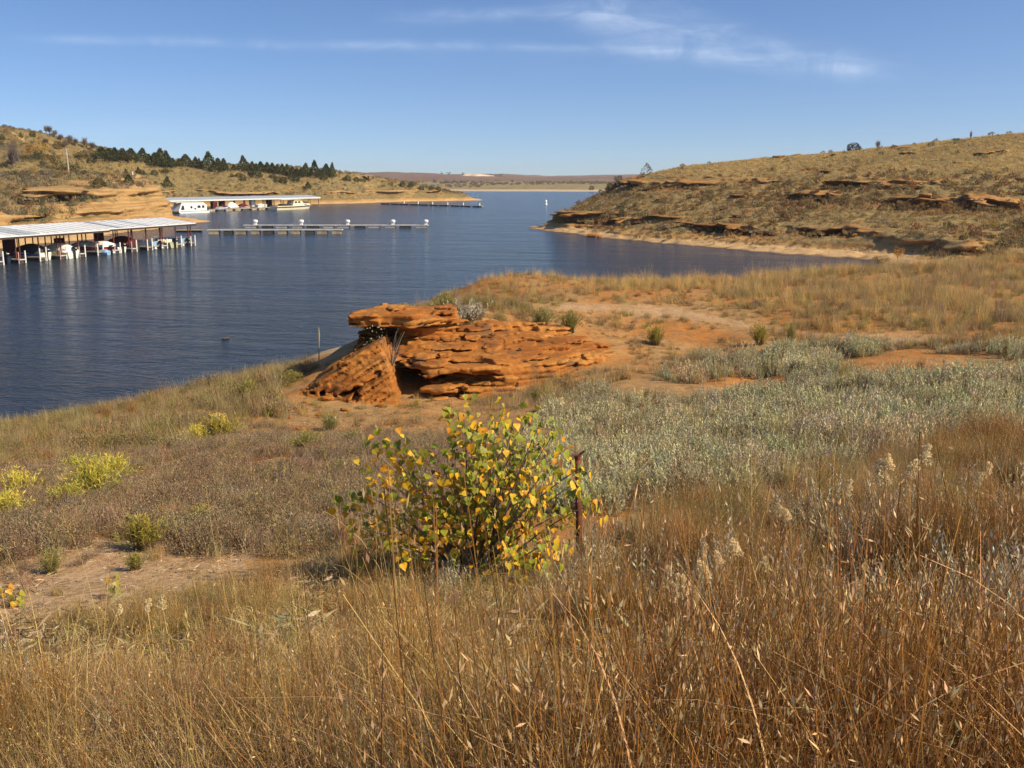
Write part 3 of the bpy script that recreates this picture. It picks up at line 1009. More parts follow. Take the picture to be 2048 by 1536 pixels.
def layers(s, seed, x, y, zt, th=.15):
    """thin uneven beds: each sticks out or weathers back, with a broken undercut at its foot"""
    q = s / th + .45 * vnoise(x * .7, y * .7, seed=seed) + .2 * vnoise(x * 2.1, y * 2.1, seed=seed + 1)
    i = np.floor(q)
    fr = q - i
    bx = np.floor(x * 1.5 + .9 * vnoise(x * .8, y * .8, i * 1.3, seed=seed + 5) + i * .37); by = np.floor(y * 1.2 + .8 * vnoise(x * .9 + 7, y * .9, i * 1.7, seed=seed + 6))
    blk = _h(bx.astype(np.int64), by.astype(np.int64), i.astype(np.int64), seed + 7) * 2 - 1
    bed = .6 * vnoise(i * 17.31, x * .55 + i * 3.1, y * .55, seed=seed + 2) + .85 * blk
    cut = np.exp(-(fr / .26) ** 2) * np.clip(.45 + 1.1 * vnoise(x * .8 + i * 2.3, y * .8, i * 7.7, seed=seed + 4), 0, 1)
    return bed * .75 + .5 * fr - 1.5 * cut


def rock_mesh(name, fun, lo, hi, s, parent, mat, label=None):
    ax = [np.arange(lo[i], hi[i], s, dtype=np.float32) for i in range(3)]
    X, Y, Z = np.meshgrid(*ax, indexing='ij')
    f, bed, amp = fun(X, Y, Z)
    f = f.astype(np.float32)
    m = np.abs(f) < 0.5
    x, y, z = X[m], Y[m], Z[m]
    f[m] -= amp * layers(bed[m], 3, x, y, z) + 0.06 * fbm(x * 1.6, y * 1.6, z * 2.2, oct=3, seed=12) + 0.035 * vnoise(x * 7, y * 7, z * 9, seed=15)
    for a in range(3):
        sl = [slice(None)] * 3
        sl[a] = [0, -1]
        f[tuple(sl)] = np.maximum(f[tuple(sl)], 0.02)
    V, Q = surface_nets(f, lo, (s, s, s))
    o = link(name, mesh_np(name, V - np.array(parent.location, np.float32), Q), mat, parent)
    if label:
        o['label'] = label
    return o


def f_main(X, Y, Z):
    yF = np.interp(X[:, 0, 0], [-3.6, -3.2, -2.2, -1.2, 0, 1.2, 2.6, 3.8], [26.7, 26.0, 25.9, 26.0, 26.7, 27.5, 28.7, 30.0])[:, None, None]
    zF = np.interp(X[:, 0, 0], [-3.6, -2.8, -2, -1, 1, 3.8], [4.62, 4.66, 4.6, 4.5, 4.45, 4.5])[:, None, None]
    yF = yF + 0.25 * vnoise(X * 1.3, Y * 0, Z * 0 + 2, seed=8)
    top = zF + 0.165 * (Y - yF) + 0.10 * vnoise(X * 0.8, Y * 0.8, seed=9)
    top = np.minimum(top, 5.13 + 0.05 * vnoise(X, Y, seed=19)) - 0.30 * sstep(1.0, 3.4, X + .6 * vnoise(Y * .8, X * .3, seed=20))
    f = smax(Z - top, (yF - Y) + 0.25 * (Z - 4.5), 0.18)
    f = np.maximum(f, np.maximum(X - 4.0, -3.55 - X))
    f = np.maximum(f, Y - 30.6 - .5 * vnoise(X * .7, Z * 0, seed=28))
    # hollows under the lip
    for a in [(820, 766, 26.3, .62, 1.5, .50), (795, 745, 26.2, .35, 1.2, .3), (905, 757, 26.2, .62, 1.2, .20), (958, 757, 26.3, .4, .9, .12), (905, 793, 25.9, .42, .8, .13), (850, 800, 26.0, .4, 1.2, .3)]:
        f = smax(f, -ell(X, Y, Z, *a), 0.10)
    bed = Z - 0.03 * (Y - 26) + 0.045 * X + 0.07 * vnoise(X * 0.5, Y * 0.5, seed=18)
    return f, bed, 0.105


def f_cap(X, Y, Z):
    c0 = P(688, 628, 27.6)
    xl = c0[0] + 0.25 * np.abs(Y - 28.0) + 0.25 * vnoise(Y * 1.7, Z * 2, seed=23)
    yf = 27.15 + 0.35 * vnoise(X * 1.1, Z * 0.5, seed=24) + 0.15 * vnoise(X * 3.1, Z * 2, seed=27) + 0.12 * np.clip(X + 4.2, 0, 3) + 1.3 * np.clip(X + 2.75, 0, 3)
    top = 5.78 + 0.06 * np.clip(X + 4.4, 0, 1.2) - 0.20 * np.clip(X + 3.2, 0, 3) - .10 * np.clip(Y - 28.4, 0, 9) + 0.05 * vnoise(X * 1.2, Y * 1.2, seed=26)
    bot = 5.58 - 0.10 * np.clip(X + 3.6, 0, 2)
    f = smax(smax(Z - top, bot - Z, .05), smax(yf - Y, xl - X, .1), .06)
    f = np.maximum(f, np.maximum(Y - 30.9, X + 1.3))
    # wall below the cap, hollowed into a shaded alcove
    g = smax(smax(28.05 + 0.5 * np.clip(X + 3.9, 0, .6) + 0.7 * np.clip(X + 2.6, 0, 2) - Y, (-4.25 - 0.42 * (5.6 - Z)) - X, .15), Z - 5.66, .06)
    g = np.maximum(g, np.maximum(Y - 30.9, X + 1.7))
    for a in [(742, 655, 28.0, .46, 1.5, .40), (722, 690, 27.9, .52, 1.5, .36), (768, 690, 27.8, .66, 1.5, .46), (820, 690, 28.0, .5, 1.2, .25), (704, 700, 27.2, .5, 1.2, .3)]:
        g = smax(g, -ell(X, Y, Z, *a), 0.10)
    return smin(f, g, .05), Z + 0.04 * X, 0.085


def f_block(X, Y, Z):
    ridge = np.interp(X[:, 0, 0], [-6.4, -5.6, -4.9, -4.3, -3.8, -3.55, -3.3, -2.9], [3.6, 3.95, 4.45, 4.83, 5.16, 5.20, 4.75, 3.6])[:, None, None]
    f = smax(Z - ridge - 0.06 * vnoise(X * 2, Y * 2, seed=33), (25.0 + 0.62 * (Z - 3.7) + 0.3 * np.clip(-4.3 - X, 0, 3)) - Y, .12)
    f = np.maximum(f, Y - 27.6)
    for a in [(712, 795, 25.2, .16, .5, .26), (640, 783, 25.6, .75, .5, .09), (740, 770, 25.3, .14, .3, .08), (752, 745, 25.45, .12, .3, .05), (690, 812, 25.2, .22, .5, .1)]:
        f = smax(f, -ell(X, Y, Z, *a), 0.06)
    return f, Z - 0.50 * X + 0.1 * vnoise(X, Y, seed=34), 0.085


def outcrop():
    o = thing('sandstone_outcrop', 'layered orange sandstone outcrop with dark hollows on the near bank', 'rock outcrop', (-2.0, 27.0, 3.8))
    rock_mesh('ledge', f_main, (-3.9, 24.8, 3.1), (4.2, 31.6, 5.6), 0.037, o, M['rock'], 'wide sloping ledge of thin orange beds')
    rock_mesh('cap_rock', f_cap, (-6.0, 26.4, 3.2), (-1.2, 31.2, 6.2), 0.042, o, M['rock'], 'flat overhanging cap above a shaded alcove')
    rock_mesh('leaning_block', f_block, (-6.6, 24.2, 3.0), (-2.8, 27.7, 5.5), 0.038, o, M['rock'], 'orange block leaning out on the lake side')


outcrop()


def stone_mesh(seed, flat=0.6):
    r = random.Random(seed)
    n, m = 9, 6
    V, Q = [], []
    ph = [r.uniform(0, 6.28) for _ in range(6)]
    for j in range(m):
        la = -math.pi / 2 + math.pi * j / (m - 1)
        for i in range(n):
            lo = 2 * math.pi * i / n
            k = 1 + 0.2 * math.sin(2 * lo + ph[0]) + 0.16 * math.sin(3 * lo + ph[1]) * math.cos(2 * la) + r.uniform(-.09, .09)
            V.append((k * math.cos(la) ** .7 * math.cos(lo), k * 0.8 * math.cos(la) ** .7 * math.sin(lo), flat * k * math.sin(la)) if abs(math.cos(la)) > 1e-6 else (0, 0, flat * math.sin(la)))
    for j in range(m - 1):
        for i in range(n):
            Q.append((j * n + i, j * n + (i + 1) % n, (j + 1) * n + (i + 1) % n, (j + 1) * n + i))
    return mesh_np('stone', V, Q, smooth=False)


STONES = [stone_mesh(s, f) for s, f in ((1, .55), (2, .7), (3, .4), (4, .8), (5, .5))]
DARK_STONE = stone_mesh(9, .5)
DARK_STONE.materials.append(M['darkstone'])
for k_, s_ in enumerate(STONES):
    s_.materials.append(M['stone'])


def hit(zfun, px, py, y0, y1, n=900):
    """where the sight line through a picture point meets the land"""
    a, e = ray(px, py)
    Y = np.geomspace(y0, y1, n)
    d = H + e * Y - zfun(a * Y, Y)
    i = np.nonzero(d <= 0)[0]
    k = i[0] if len(i) else int(np.argmin(np.abs(d)))
    return float(a * Y[k]), float(Y[k])


for k, (px, py, w, lab) in enumerate([
        (655, 802, 30, 'pinkish stone at the foot of the leaning sandstone block'), (618, 786, 16, 'small pale stone at the lake-side tip of the outcrop'),
        (690, 822, 22, 'low pale stone just below the leaning block'), (762, 812, 16, 'tan stone at the right foot of the leaning block'),
        (610, 806, 14, 'small orange stone left of the outcrop foot'), (640, 832, 18, 'flat stone on bare orange soil below the outcrop'),
        (580, 838, 14, 'small stone on the orange soil left of the sapling'), (600, 860, 20, 'pale stone lying on orange soil above the low green bush'),
        (893, 778, 60, 'light tan boulder propping the lip between the two dark hollows'), (455, 730, 30, 'dark flat stone at the water edge'),
        (540, 716, 22, 'pale stone lying on the wet beach edge'), (452, 677, 34, 'dark stone breaking the water off the beach')]):
    if k == 11:
        x, y = Wp(px, py)
        z = -0.06
    else:
        x, y = hit(ground_z, px, py, 10, 70)
        z = float(ground_z(np.array([x]), np.array([y]))[0])
    s = w * y / F / 2
    if k in (9, 11):
        s *= .7
    o = link('stone', STONES[k % 5] if k not in (9, 11) else DARK_STONE, None, None, (x, y, z + s * 0.25))
    o.scale = (s, s * 0.8, s * (0.7 if k < 9 else .28)); o.rotation_euler = (0, 0, k * 1.3)
    tag(o, lab, 'stone', 'loose stones around the outcrop and shore')
# ------------------------------------------------------------------ plant building blocks (quads + pigment per vertex)
def rcol(base, n, r, var=0.18, hue=0.06):
    b = np.asarray(base, float)
    k = 1 + var * r.standard_normal((n, 1))
    return np.clip(b[None] * k * (1 + hue * r.standard_normal((n, 3))), 0.005, 0.95)


def ribbons(r, base, dirv, length, width, bend, col, nseg=3, tip=0.15, tipcol=None):
    """thin tapering blades; bend = sideways droop at the tip in units of length"""
    n = len(base)
    t = np.linspace(0, 1, nseg + 1)
    az = r.uniform(0, 2 * np.pi, n)
    bd = np.stack([np.cos(az), np.sin(az), -0.55 * np.ones(n)], 1)
    w_az = r.uniform(0, 2 * np.pi, n)
    side = np.stack([np.cos(w_az), np.sin(w_az), np.zeros(n)], 1)
    c = base[:, None, :] + (dirv[:, None, :] * t[None, :, None] + bd[:, None, :] * (bend[:, None] * t[None, :] ** 2.2)[:, :, None]) * length[:, None, None]
    w = width[:, None] * np.maximum((1 - t[None] ** 1.5), tip) * 0.5
    L = c - side[:, None, :] * w[:, :, None]; Rr = c + side[:, None, :] * w[:, :, None]
    V = np.stack([L, Rr], 2).reshape(-1, 3)
    m = (nseg + 1) * 2
    q = np.array([[2 * k, 2 * k + 1, 2 * k + 3, 2 * k + 2] for k in range(nseg)])
    Q = (np.arange(n) * m)[:, None, None] + q[None]
    cc = np.repeat(col[:, None, :], nseg + 1, 1)
    if tipcol is not None:
        f = (t ** 2)[None, :, None]
        cc = cc * (1 - f) + tipcol[:, None, :] * f
    C = np.repeat(cc.reshape(-1, 3), 2, 0)
    return V, Q.reshape(-1, 4), C


def leaves_q(r, ctr, axis, length, width, col, fold=0.0):
    """diamond leaf: four corners around its middle"""
    n = len(ctr)
    rv = r.standard_normal((n, 3))
    s = np.cross(axis, rv); s /= np.linalg.norm(s, axis=1, keepdims=True) + 1e-9
    L = length[:, None]; Wd = width[:, None] * 0.5
    nrm = np.cross(axis, s)
    V = np.stack([ctr, ctr + axis * L * 0.45 - s * Wd + nrm * Wd * fold, ctr + axis * L, ctr + axis * L * 0.45 + s * Wd + nrm * Wd * fold], 1).reshape(-1, 3)
    Q = (np.arange(n) * 4)[:, None] + np.arange(4)[None]
    return V, Q, np.repeat(col, 4, 0)


def merge(parts):
    V, Q, C, n = [], [], [], 0
    for v, q, c in parts:
        V.append(v); Q.append(q + n); C.append(c); n += len(v)
    return np.concatenate(V), np.concatenate(Q), np.concatenate(C)


def updirs(r, n, spread):
    az = r.uniform(0, 2 * np.pi, n); th = np.abs(r.normal(0, spread, n))
    return np.stack([np.sin(th) * np.cos(az), np.sin(th) * np.sin(az), np.cos(th)], 1)


def disc(r, n, rad):
    a = r.uniform(0, 2 * np.pi, n); q = rad * np.sqrt(r.uniform(0, 1, n))
    return np.stack([q * np.cos(a), q * np.sin(a), np.zeros(n)], 1)


def p_grass(seed, n, h, spread, w, cols, rad=0.09, bend=0.25, seedheads=0.0, curly=0.0):
    r = np.random.default_rng(seed)
    col = np.concatenate([rcol(c, n // len(cols) + 1, r, .2) for c in cols])[:n]
    r.shuffle(col)
    L = h * r.uniform(0.45, 1.1, n)
    parts = [ribbons(r, disc(r, n, rad), updirs(r, n, spread), L, w * r.uniform(.6, 1.3, n), np.abs(r.normal(0, bend, n)), col, 4)]
    if curly > 0:
        k = int(n * curly)
        b = disc(r, k, rad * 1.2); b[:, 2] = h * r.uniform(.1, .6, k)
        parts.append(ribbons(r, b, updirs(r, k, 0.8), h * r.uniform(.25, .55, k), w * .75 * np.ones(k), r.uniform(.4, 1.3, k), rcol((.60, .39, .17), k, r), 5, .4))
    if seedheads > 0:
        k = int(n * seedheads)
        b = disc(r, k, rad); d = updirs(r, k, spread * 0.7); l = h * r.uniform(.9, 1.35, k)
        sc = rcol(cols[0], k, r)
        bn = np.abs(r.normal(0, bend * .7, k))
        parts.append(ribbons(r, b, d, l, w * .55 * np.ones(k), bn, sc, 4, .5))
        for s in range(3):
            t = r.uniform(.62, 1.0, k)
            c = b + d * (l * t)[:, None]
            ax = updirs(r, k, 0.7)
            parts.append(leaves_q(r, c, ax, r.uniform(.010, .022, k) * h / .6, r.uniform(.0022, .0045, k) * h / .6, rcol((.60, .40, .19), k, r)))
    return merge(parts)


def p_sage(seed, stems=7, h=0.42, leaf=0.05, col=(.30, .33, .225), rad=.13):
    """silvery upright stems with short leaves packed along them"""
    r = np.random.default_rng(seed)
    b = disc(r, stems, rad); d = updirs(r, stems, .2); L = h * r.uniform(.55, 1.1, stems)
    parts = [ribbons(r, b, d, L, np.full(stems, .008), np.full(stems, .05), rcol((.25, .2, .13), stems, r), 2, .4)]
    per = 26
    t = np.tile(np.linspace(.22, 1.0, per), stems)
    i = np.repeat(np.arange(stems), per)
    c = b[i] + d[i] * (L[i] * t)[:, None]
    az = r.uniform(0, 2 * np.pi, len(i)); up = r.uniform(.5, 1.5, len(i)) + t * .8
    ax = np.stack([np.cos(az), np.sin(az), up], 1); ax /= np.linalg.norm(ax, axis=1, keepdims=True)
    ll = leaf * r.uniform(.6, 1.25, len(i)) * (1.15 - .45 * t)
    cc = rcol(col, len(i), r, .16)
    low = (t < .4)[:, None]
    cc = np.where(low & (r.uniform(size=(len(i), 1)) < .6), rcol((.27, .2, .12), len(i), r), cc)
    parts.append(leaves_q(r, c, ax, ll, ll * .33, cc, .3))
    return merge(parts)


def p_twig(seed, n=34, h=.32, col=(.23, .165, .12), leafcol=(.27, .2, .14), rad=.16, spread=.6, leaf=.022, per=7):
    """low dry weed: fine forked stems with withered leaflets"""
    r = np.random.default_rng(seed)
    b = disc(r, n, rad); d = updirs(r, n, spread); L = h * r.uniform(.5, 1.1, n)
    parts = [ribbons(r, b, d, L, np.full(n, .005), np.abs(r.normal(0, .15, n)), rcol(col, n, r), 2, .5)]
    i = np.repeat(np.arange(n), per); t = r.uniform(.3, 1, len(i))
    c = b[i] + d[i] * (L[i] * t)[:, None]
    ax = updirs(r, len(i), .9)
    parts.append(leaves_q(r, c, ax, leaf * r.uniform(.6, 1.8, len(i)), leaf * .4 * r.uniform(.6, 1.5, len(i)), rcol(leafcol, len(i), r, .25, .1), .3))
    return merge(parts)


def p_broom(seed, n=110, h=.5, rad=.10, spread=.5, cols=((.30, .27, .05), (.38, .30, .07)), tips=(.5, .36, .06), tipf=.3):
    """snakeweed / rabbitbrush: dense upright yellow-green twigs"""
    r = np.random.default_rng(seed)
    b = disc(r, n, rad); d = updirs(r, n, spread)
    L = h * r.uniform(.6, 1.05, n)
    col = np.concatenate([rcol(c, n // len(cols) + 1, r) for c in cols])[:n]
    tipc = np.where(r.uniform(size=(n, 1)) < tipf, rcol(tips, n, r), col)
    parts = [ribbons(r, b, d, L, np.full(n, .010), np.abs(r.normal(0, .08, n)), np.tile(np.array([[.17, .12, .06]]), (n, 1)), 3, .5, tipc)]
    per = 14
    i = np.repeat(np.arange(n), per); t = r.uniform(.35, 1.02, len(i))
    c = b[i] + d[i] * (L[i] * t)[:, None]
    ax = d[i] + .55 * r.standard_normal((len(i), 3)); ax /= np.linalg.norm(ax, axis=1, keepdims=True)
    parts.append(leaves_q(r, c, ax, h * .13 * r.uniform(.6, 1.3, len(i)), np.full(len(i), h * .018), np.where((t > .85)[:, None], tipc[i], col[i]), .2))
    return merge(parts)


def p_litter(seed, n=26, rad=.2):
    r = np.random.default_rng(seed)
    b = disc(r, n, rad); b[:, 2] = r.uniform(.003, .02, n)
    az = r.uniform(0, 6.28, n)
    ax = np.stack([np.cos(az), np.sin(az), r.uniform(-.05, .25, n)], 1)
    return leaves_q(r, b, ax, r.uniform(.03, .12, n), r.uniform(.006, .02, n), np.concatenate([rcol((.55, .42, .25), n // 2, r), rcol((.25, .16, .09), n - n // 2, r)]), .2)


def p_shrub(seed, n=200, col=(.09, .085, .035), h=.8, flat=.7):
    """small rounded far shrub: leaf clumps through a lumpy dome"""
    r = np.random.default_rng(seed)
    u = r.standard_normal((n, 3)); u /= np.linalg.norm(u, axis=1, keepdims=True)
    rad = r.uniform(.55, 1, n) ** .5
    lump = 1 + .25 * np.sin(u[:, 0] * 5 + seed) * np.cos(u[:, 1] * 4)
    c = u * (rad * lump)[:, None] * np.array([.5, .5, flat * .5]) * h
    c[:, 2] += flat * h * .45
    c = c[c[:, 2] > 0]
    n = len(c)
    return leaves_q(r, c, updirs(r, n, .9), h * r.uniform(.14, .3, n), h * r.uniform(.06, .14, n), rcol(col, n, r, .25, .08), .3)


# ------------------------------------------------------------------ scattering (geometry nodes)
def scatter(name, label, kinds, x, y, z, scale, kind_idx, tint, tilt=0.12, squash=None, mat=None):
    """one 'stuff' object: copies of small plants standing on given points of the ground"""
    n = len(x)
    C = bpy.data.collections.new(name + '_plants')
    for k, (v, q, c) in enumerate(kinds):
        me = mesh_np('%s_plant' % name, v, q, c, smooth=True)
        me.materials.append(mat or M['plant'])
        ob = bpy.data.objects.new('%s_plant.%03d' % (name, k), me)
        C.objects.link(ob)
    me = bpy.data.meshes.new(name)
    me.vertices.add(n)
    me.vertices.foreach_set('co', np.stack([x, y, z], 1).astype(np.float32).ravel())
    r = np.random.default_rng(n + 17)
    rot = np.stack([r.normal(0, tilt, n), r.normal(0, tilt, n), r.uniform(0, 2 * np.pi, n)], 1).astype(np.float32)
    sc = np.stack([scale, scale, scale * (1 if squash is None else squash)], 1).astype(np.float32)
    for nm, arr in (('rot', rot), ('scl', sc)):
        a = me.attributes.new(nm, 'FLOAT_VECTOR', 'POINT'); a.data.foreach_set('vector', arr.ravel())
    a = me.attributes.new('idx', 'INT', 'POINT'); a.data.foreach_set('value', np.asarray(kind_idx, np.int32))
    a = me.attributes.new('tint', 'FLOAT_COLOR', 'POINT')
    t4 = np.ones((n, 4), np.float32); t4[:, :3] = tint
    a.data.foreach_set('color', t4.ravel())
    o = link(name, me)
    ng = bpy.data.node_groups.new(name + '_nodes', 'GeometryNodeTree')
    ng.interface.new_socket('Geometry', in_out='INPUT', socket_type='NodeSocketGeometry')
    ng.interface.new_socket('Geometry', in_out='OUTPUT', socket_type='NodeSocketGeometry')
    N = ng.nodes; Lk = ng.links
    gi, go = N.new('NodeGroupInput'), N.new('NodeGroupOutput')
    iop = N.new('GeometryNodeInstanceOnPoints')
    ci = N.new('GeometryNodeCollectionInfo')
    ci.inputs['Collection'].default_value = C
    ci.inputs['Separate Children'].default_value = True
    ci.inputs['Reset Children'].default_value = True

    def na(nm, typ):
        d = N.new('GeometryNodeInputNamedAttribute'); d.data_type = typ; d.inputs['Name'].default_value = nm
        return d.outputs['Attribute']
    e2r = N.new('FunctionNodeEulerToRotation')
    Lk.new(na('rot', 'FLOAT_VECTOR'), e2r.inputs[0])
    Lk.new(gi.outputs[0], iop.inputs['Points'])
    Lk.new(ci.outputs[0], iop.inputs['Instance'])
    iop.inputs['Pick Instance'].default_value = True
    Lk.new(na('idx', 'INT'), iop.inputs['Instance Index'])
    Lk.new(e2r.outputs[0], iop.inputs['Rotation'])
    Lk.new(na('scl', 'FLOAT_VECTOR'), iop.inputs['Scale'])
    Lk.new(iop.outputs[0], go.inputs[0])
    md = o.modifiers.new('scatter', 'NODES'); md.node_group = ng
    return tag(o, label, None, None, 'stuff')


def polar_pts(n, r0, r1, a0=-34, a1=36, pw=1.0, seed=1):
    """points on the bank, even per square metre for pw=1, thinning with distance for pw<1"""
    r = np.random.default_rng(seed)
    k = pw * 2
    u = r.uniform(0, 1, n)
    rad = (r0 ** k + u * (r1 ** k - r0 ** k)) ** (1 / k) if k > 0 else r0 * (r1 / r0) ** u
    a = np.radians(r.uniform(a0, a1, n))
    x, y = rad * np.sin(a), rad * np.cos(a)
    return x, y


def in_rock(x, y):
    """ground covered by the outcrop"""
    a = (x > -3.7) & (x < 3.7) & (y > np.interp(x, [-3.2, -1, 1.2, 2.6, 3.8], [26.0, 26.1, 27.6, 28.8, 30.0])) & (y < np.interp(x, [-3.7, 0, 3.7], [29.9, 29.9, 30.3]))
    b = (x < -2.9) & (x > -6.1) & (y > 24.9) & (y < 27.8)
    c = (x < -1.6) & (x > -5.2) & (y > 27.0) & (y < 30.2)
    return a | b | c


RED = [(.32, .148, .033), (.385, .20, .052), (.255, .108, .026)]
TAN = [(.48, .32, .11), (.55, .39, .15), (.38, .24, .07)]
GREYT = [(.44, .33, .18), (.36, .255, .125), (.50, .37, .18)]
OLIVE = [(.26, .225, .055), (.34, .28, .07), (.40, .30, .09)]
GOLD = [(.68, .46, .17), (.60, .39, .13), (.52, .36, .14)]


def p_patch(seed, protos, n, rad, smin=.7, smax=1.15):
    """several clumps grown together into one wider tuft"""
    r = np.random.default_rng(seed)
    parts = []
    c = disc(r, n, rad)
    for i in range(n):
        v, q, k = protos[r.integers(len(protos))]
        a = r.uniform(0, 6.28); s = r.uniform(smin, smax)
        ca, sa = math.cos(a), math.sin(a)
        w = np.stack([v[:, 0] * ca - v[:, 1] * sa, v[:, 0] * sa + v[:, 1] * ca, v[:, 2]], 1) * s + c[i]
        parts.append((w, q, k * r.uniform(.82, 1.15)))
    return merge(parts)



def tints(r, n, lo=.75, hi=1.25, hue=.06):
    k = r.uniform(lo, hi, (n, 1))
    return k * (1 + hue * r.standard_normal((n, 3)))


def near_vegetation():
    r = np.random.default_rng(5)
    # --- tall bunch grass of the foreground: rust red, tan and grey stands mixed in patches
    reds = [p_grass(100 + k, 44, .56, .22, .0042, RED, .07, .22, .25, .35) for k in range(4)]
    tans = [p_grass(110 + k, 40, .52, .26, .0042, TAN, .08, .28, .22, .6) for k in range(4)]
    greys = [p_grass(120 + k, 38, .44, .36, .0042, GREYT, .09, .38, .3, .8) for k in range(3)]
    olives = [p_grass(130 + k, 32, .46, .25, .0055, OLIVE, .08, .22, .15, .1) for k in range(2)]
    kinds = [p_patch(140 + k, reds + tans[:2] + greys[:1] + olives[:1], 8, .28, .5, 1.25) for k in range(4)] + [p_patch(150 + k, tans + reds[:1] + greys[:1], 8, .26) for k in range(4)] + \
            [p_patch(160 + k, greys + tans[:2], 8, .26) for k in range(3)] + [p_patch(170 + k, olives + tans[:1], 7, .24) for k in range(2)]
    x, y = polar_pts(9500, 1.35, 17, -40, 42, .78, 2)
    for a0, a1, sd in ((42, 78, 12), (-78, -40, 13)):
        x2, y2 = polar_pts(420, .8, 4.2, a0, a1, 1.0, sd)
        x, y = np.r_[x, x2], np.r_[y, y2]
    z = ground_z(x, y)
    px, py = zone_px(x, y, z)
    red = poly_mask(px, py, Z_RED); tan = poly_mask(px, py, Z_TAN) & ~red
    patch = fbm(x * .55, y * .55, oct=3, seed=90); patch2 = fbm(x * 1.3 + 9, y * 1.3, oct=2, seed=91)
    keep = (red | tan) & (patch2 + .25 * patch > -.20)
    keep &= r.uniform(size=len(x)) < np.where(red, .95, .85)
    # the small hollow of deep shade in front of the sapling stays open
    hol = np.zeros(len(x), bool)
    for cx, cy, cr, _cd in PITS:
        hol |= ((x - cx) / cr) ** 2 + ((y - cy) / (cr * .8)) ** 2 < 1.0
    keep &= ~(hol & (r.uniform(size=len(x)) < .72))
    u = r.uniform(size=len(x))
    idx = np.where(red, np.where(patch + .5 * (u - .5) > -.12, r.integers(0, 4, len(x)), np.where(u < .5, r.integers(4, 8, len(x)), r.integers(8, 13, len(x)))),
                   np.where(patch + .6 * (u - .5) > .05, r.integers(4, 8, len(x)), np.where(u < .35, r.integers(0, 4, len(x)), r.integers(8, 13, len(x)))))
    k = np.nonzero(keep)[0]
    front = np.zeros(len(x))
    for cx, cy, cr, _cd in PITS:
        front = np.maximum(front, np.exp(-(((x - cx * (1 - .8 * cr / cy)) / (cr * 1.25)) ** 2 + ((y - cy + cr * 1.6) / (cr * 1.8)) ** 2) ** 2))
    sc = r.uniform(.5, 1.2, len(x)) * (1 - .64 * front) * np.where(hol, .5, 1) * (1 + .55 * patch) * np.where(red, .82, .68) * np.where(px < 700, .5 + .4 * sstep(1300, 1500, py), 1) * np.where((px > 560) & (px < 1250), .40 + .60 * sstep(1240, 1440, py), 1)
    scatter('dry_grass', 'tall dry bunch grass, rust red and tan, covering the foreground bank', kinds, x[k], y[k], z[k] - .015, sc[k], idx[k], tints(r, len(k), .72, 1.2), .14)

    # --- short new growth and matted thatch between the bunches
    x3, y3 = polar_pts(2600, 1.5, 9, -42, 46, .9, 14)
    z3 = ground_z(x3, y3); p3, q3 = zone_px(x3, y3, z3)
    k = np.nonzero(poly_mask(p3, q3, Z_RED) | poly_mask(p3, q3, Z_TAN))[0]
    mats_ = [p_patch(190 + j, [p_grass(195 + j, 40, .17, .7, .004, (GREYT, TAN, OLIVE)[j], .12, .6, 0, .6), p_litter(198 + j, 30, .15)], 4, .2) for j in range(3)]
    scatter('matted_grass', 'short matted dead grass lying between the tall bunches', mats_, x3[k], y3[k], z3[k], r.uniform(.6, 1.2, len(k)), r.integers(0, 3, len(k)), tints(r, len(k), .7, 1.1), .1)

    # --- single long straw stalks, some bent over
    st = [p_grass(180 + k, 3, .95, .12, .0042, GOLD, .04, (.1, .35, .7)[k % 3], .9) for k in range(6)]
    k = np.nonzero((red | tan) & ~hol & (front < .3) & (r.uniform(size=len(x)) < .07))[0]
    scatter('straw_stalks', 'long straw coloured stalks standing or bending over the foreground grass', st, x[k], y[k], z[k], r.uniform(.55, 1.1, len(k)) * np.where(red[k], 1, .75), r.integers(0, 6, len(k)), tints(r, len(k), .8, 1.2), .15)

    # --- grey-green sage stand
    sg = [p_sage(200 + k, 8 + k % 3, .42, .05, ((.56, .50, .28), (.63, .56, .31), (.48, .45, .26))[k % 3]) for k in range(6)]
    gr = [p_grass(210 + k, 26, .44, .24, .007, (GREYT, TAN)[k], .1, .3, .3) for k in range(2)]
    kinds = [p_patch(220 + k, sg + (gr if k < 4 else []), 6, .34, .6, 1.2) for k in range(6)] + [p_patch(227 + k, gr + sg[:1], 5, .3) for k in range(2)]
    x, y = polar_pts(6500, 8.5, 42, -5, 42, .8, 3)
    z = ground_z(x, y)
    px, py = zone_px(x, y, z)
    keep = poly_mask(px, py, Z_SAGE) & (fbm(x * .7, y * .7, oct=3, seed=92) > -.42)
    thin = poly_mask(px, py, [(1200, 650), (2500, 650), (2500, 760), (1700, 760), (1400, 800), (1200, 800)])
    keep &= ~(thin & (fbm(x * .5, y * .5, oct=2, seed=93) < .05))
    k = np.nonzero(keep)[0]
    idx = np.where(r.uniform(size=len(k)) < .16 + .5 * (fbm(x[k] * .45, y[k] * .45, oct=2, seed=100) > .22), r.integers(6, 8, len(k)), r.integers(0, 6, len(k)))
    scatter('sage_cover', 'grey-green sage stand covering the dip right of the outcrop', kinds, x[k], y[k], z[k] - .01, r.uniform(.5, 1.05, len(k)) * (1 + .5 * fbm(x[k] * .6, y[k] * .6, oct=2, seed=99)), idx, tints(r, len(k), .75, 1.2), .2)

    # --- sage sprigs scattered through the tall grass
    x, y = polar_pts(5200, 2.2, 10, -38, 40, .9, 4)
    z = ground_z(x, y)
    px, py = zone_px(x, y, z)
    cl = fbm(x * .8, y * .8, oct=2, seed=94)
    right = poly_mask(px, py, [(1560, 1080), (2600, 1000), (2600, 1500), (1500, 1400)])
    low = poly_mask(px, py, [(850, 1150), (1500, 1080), (1500, 1250), (850, 1250)])
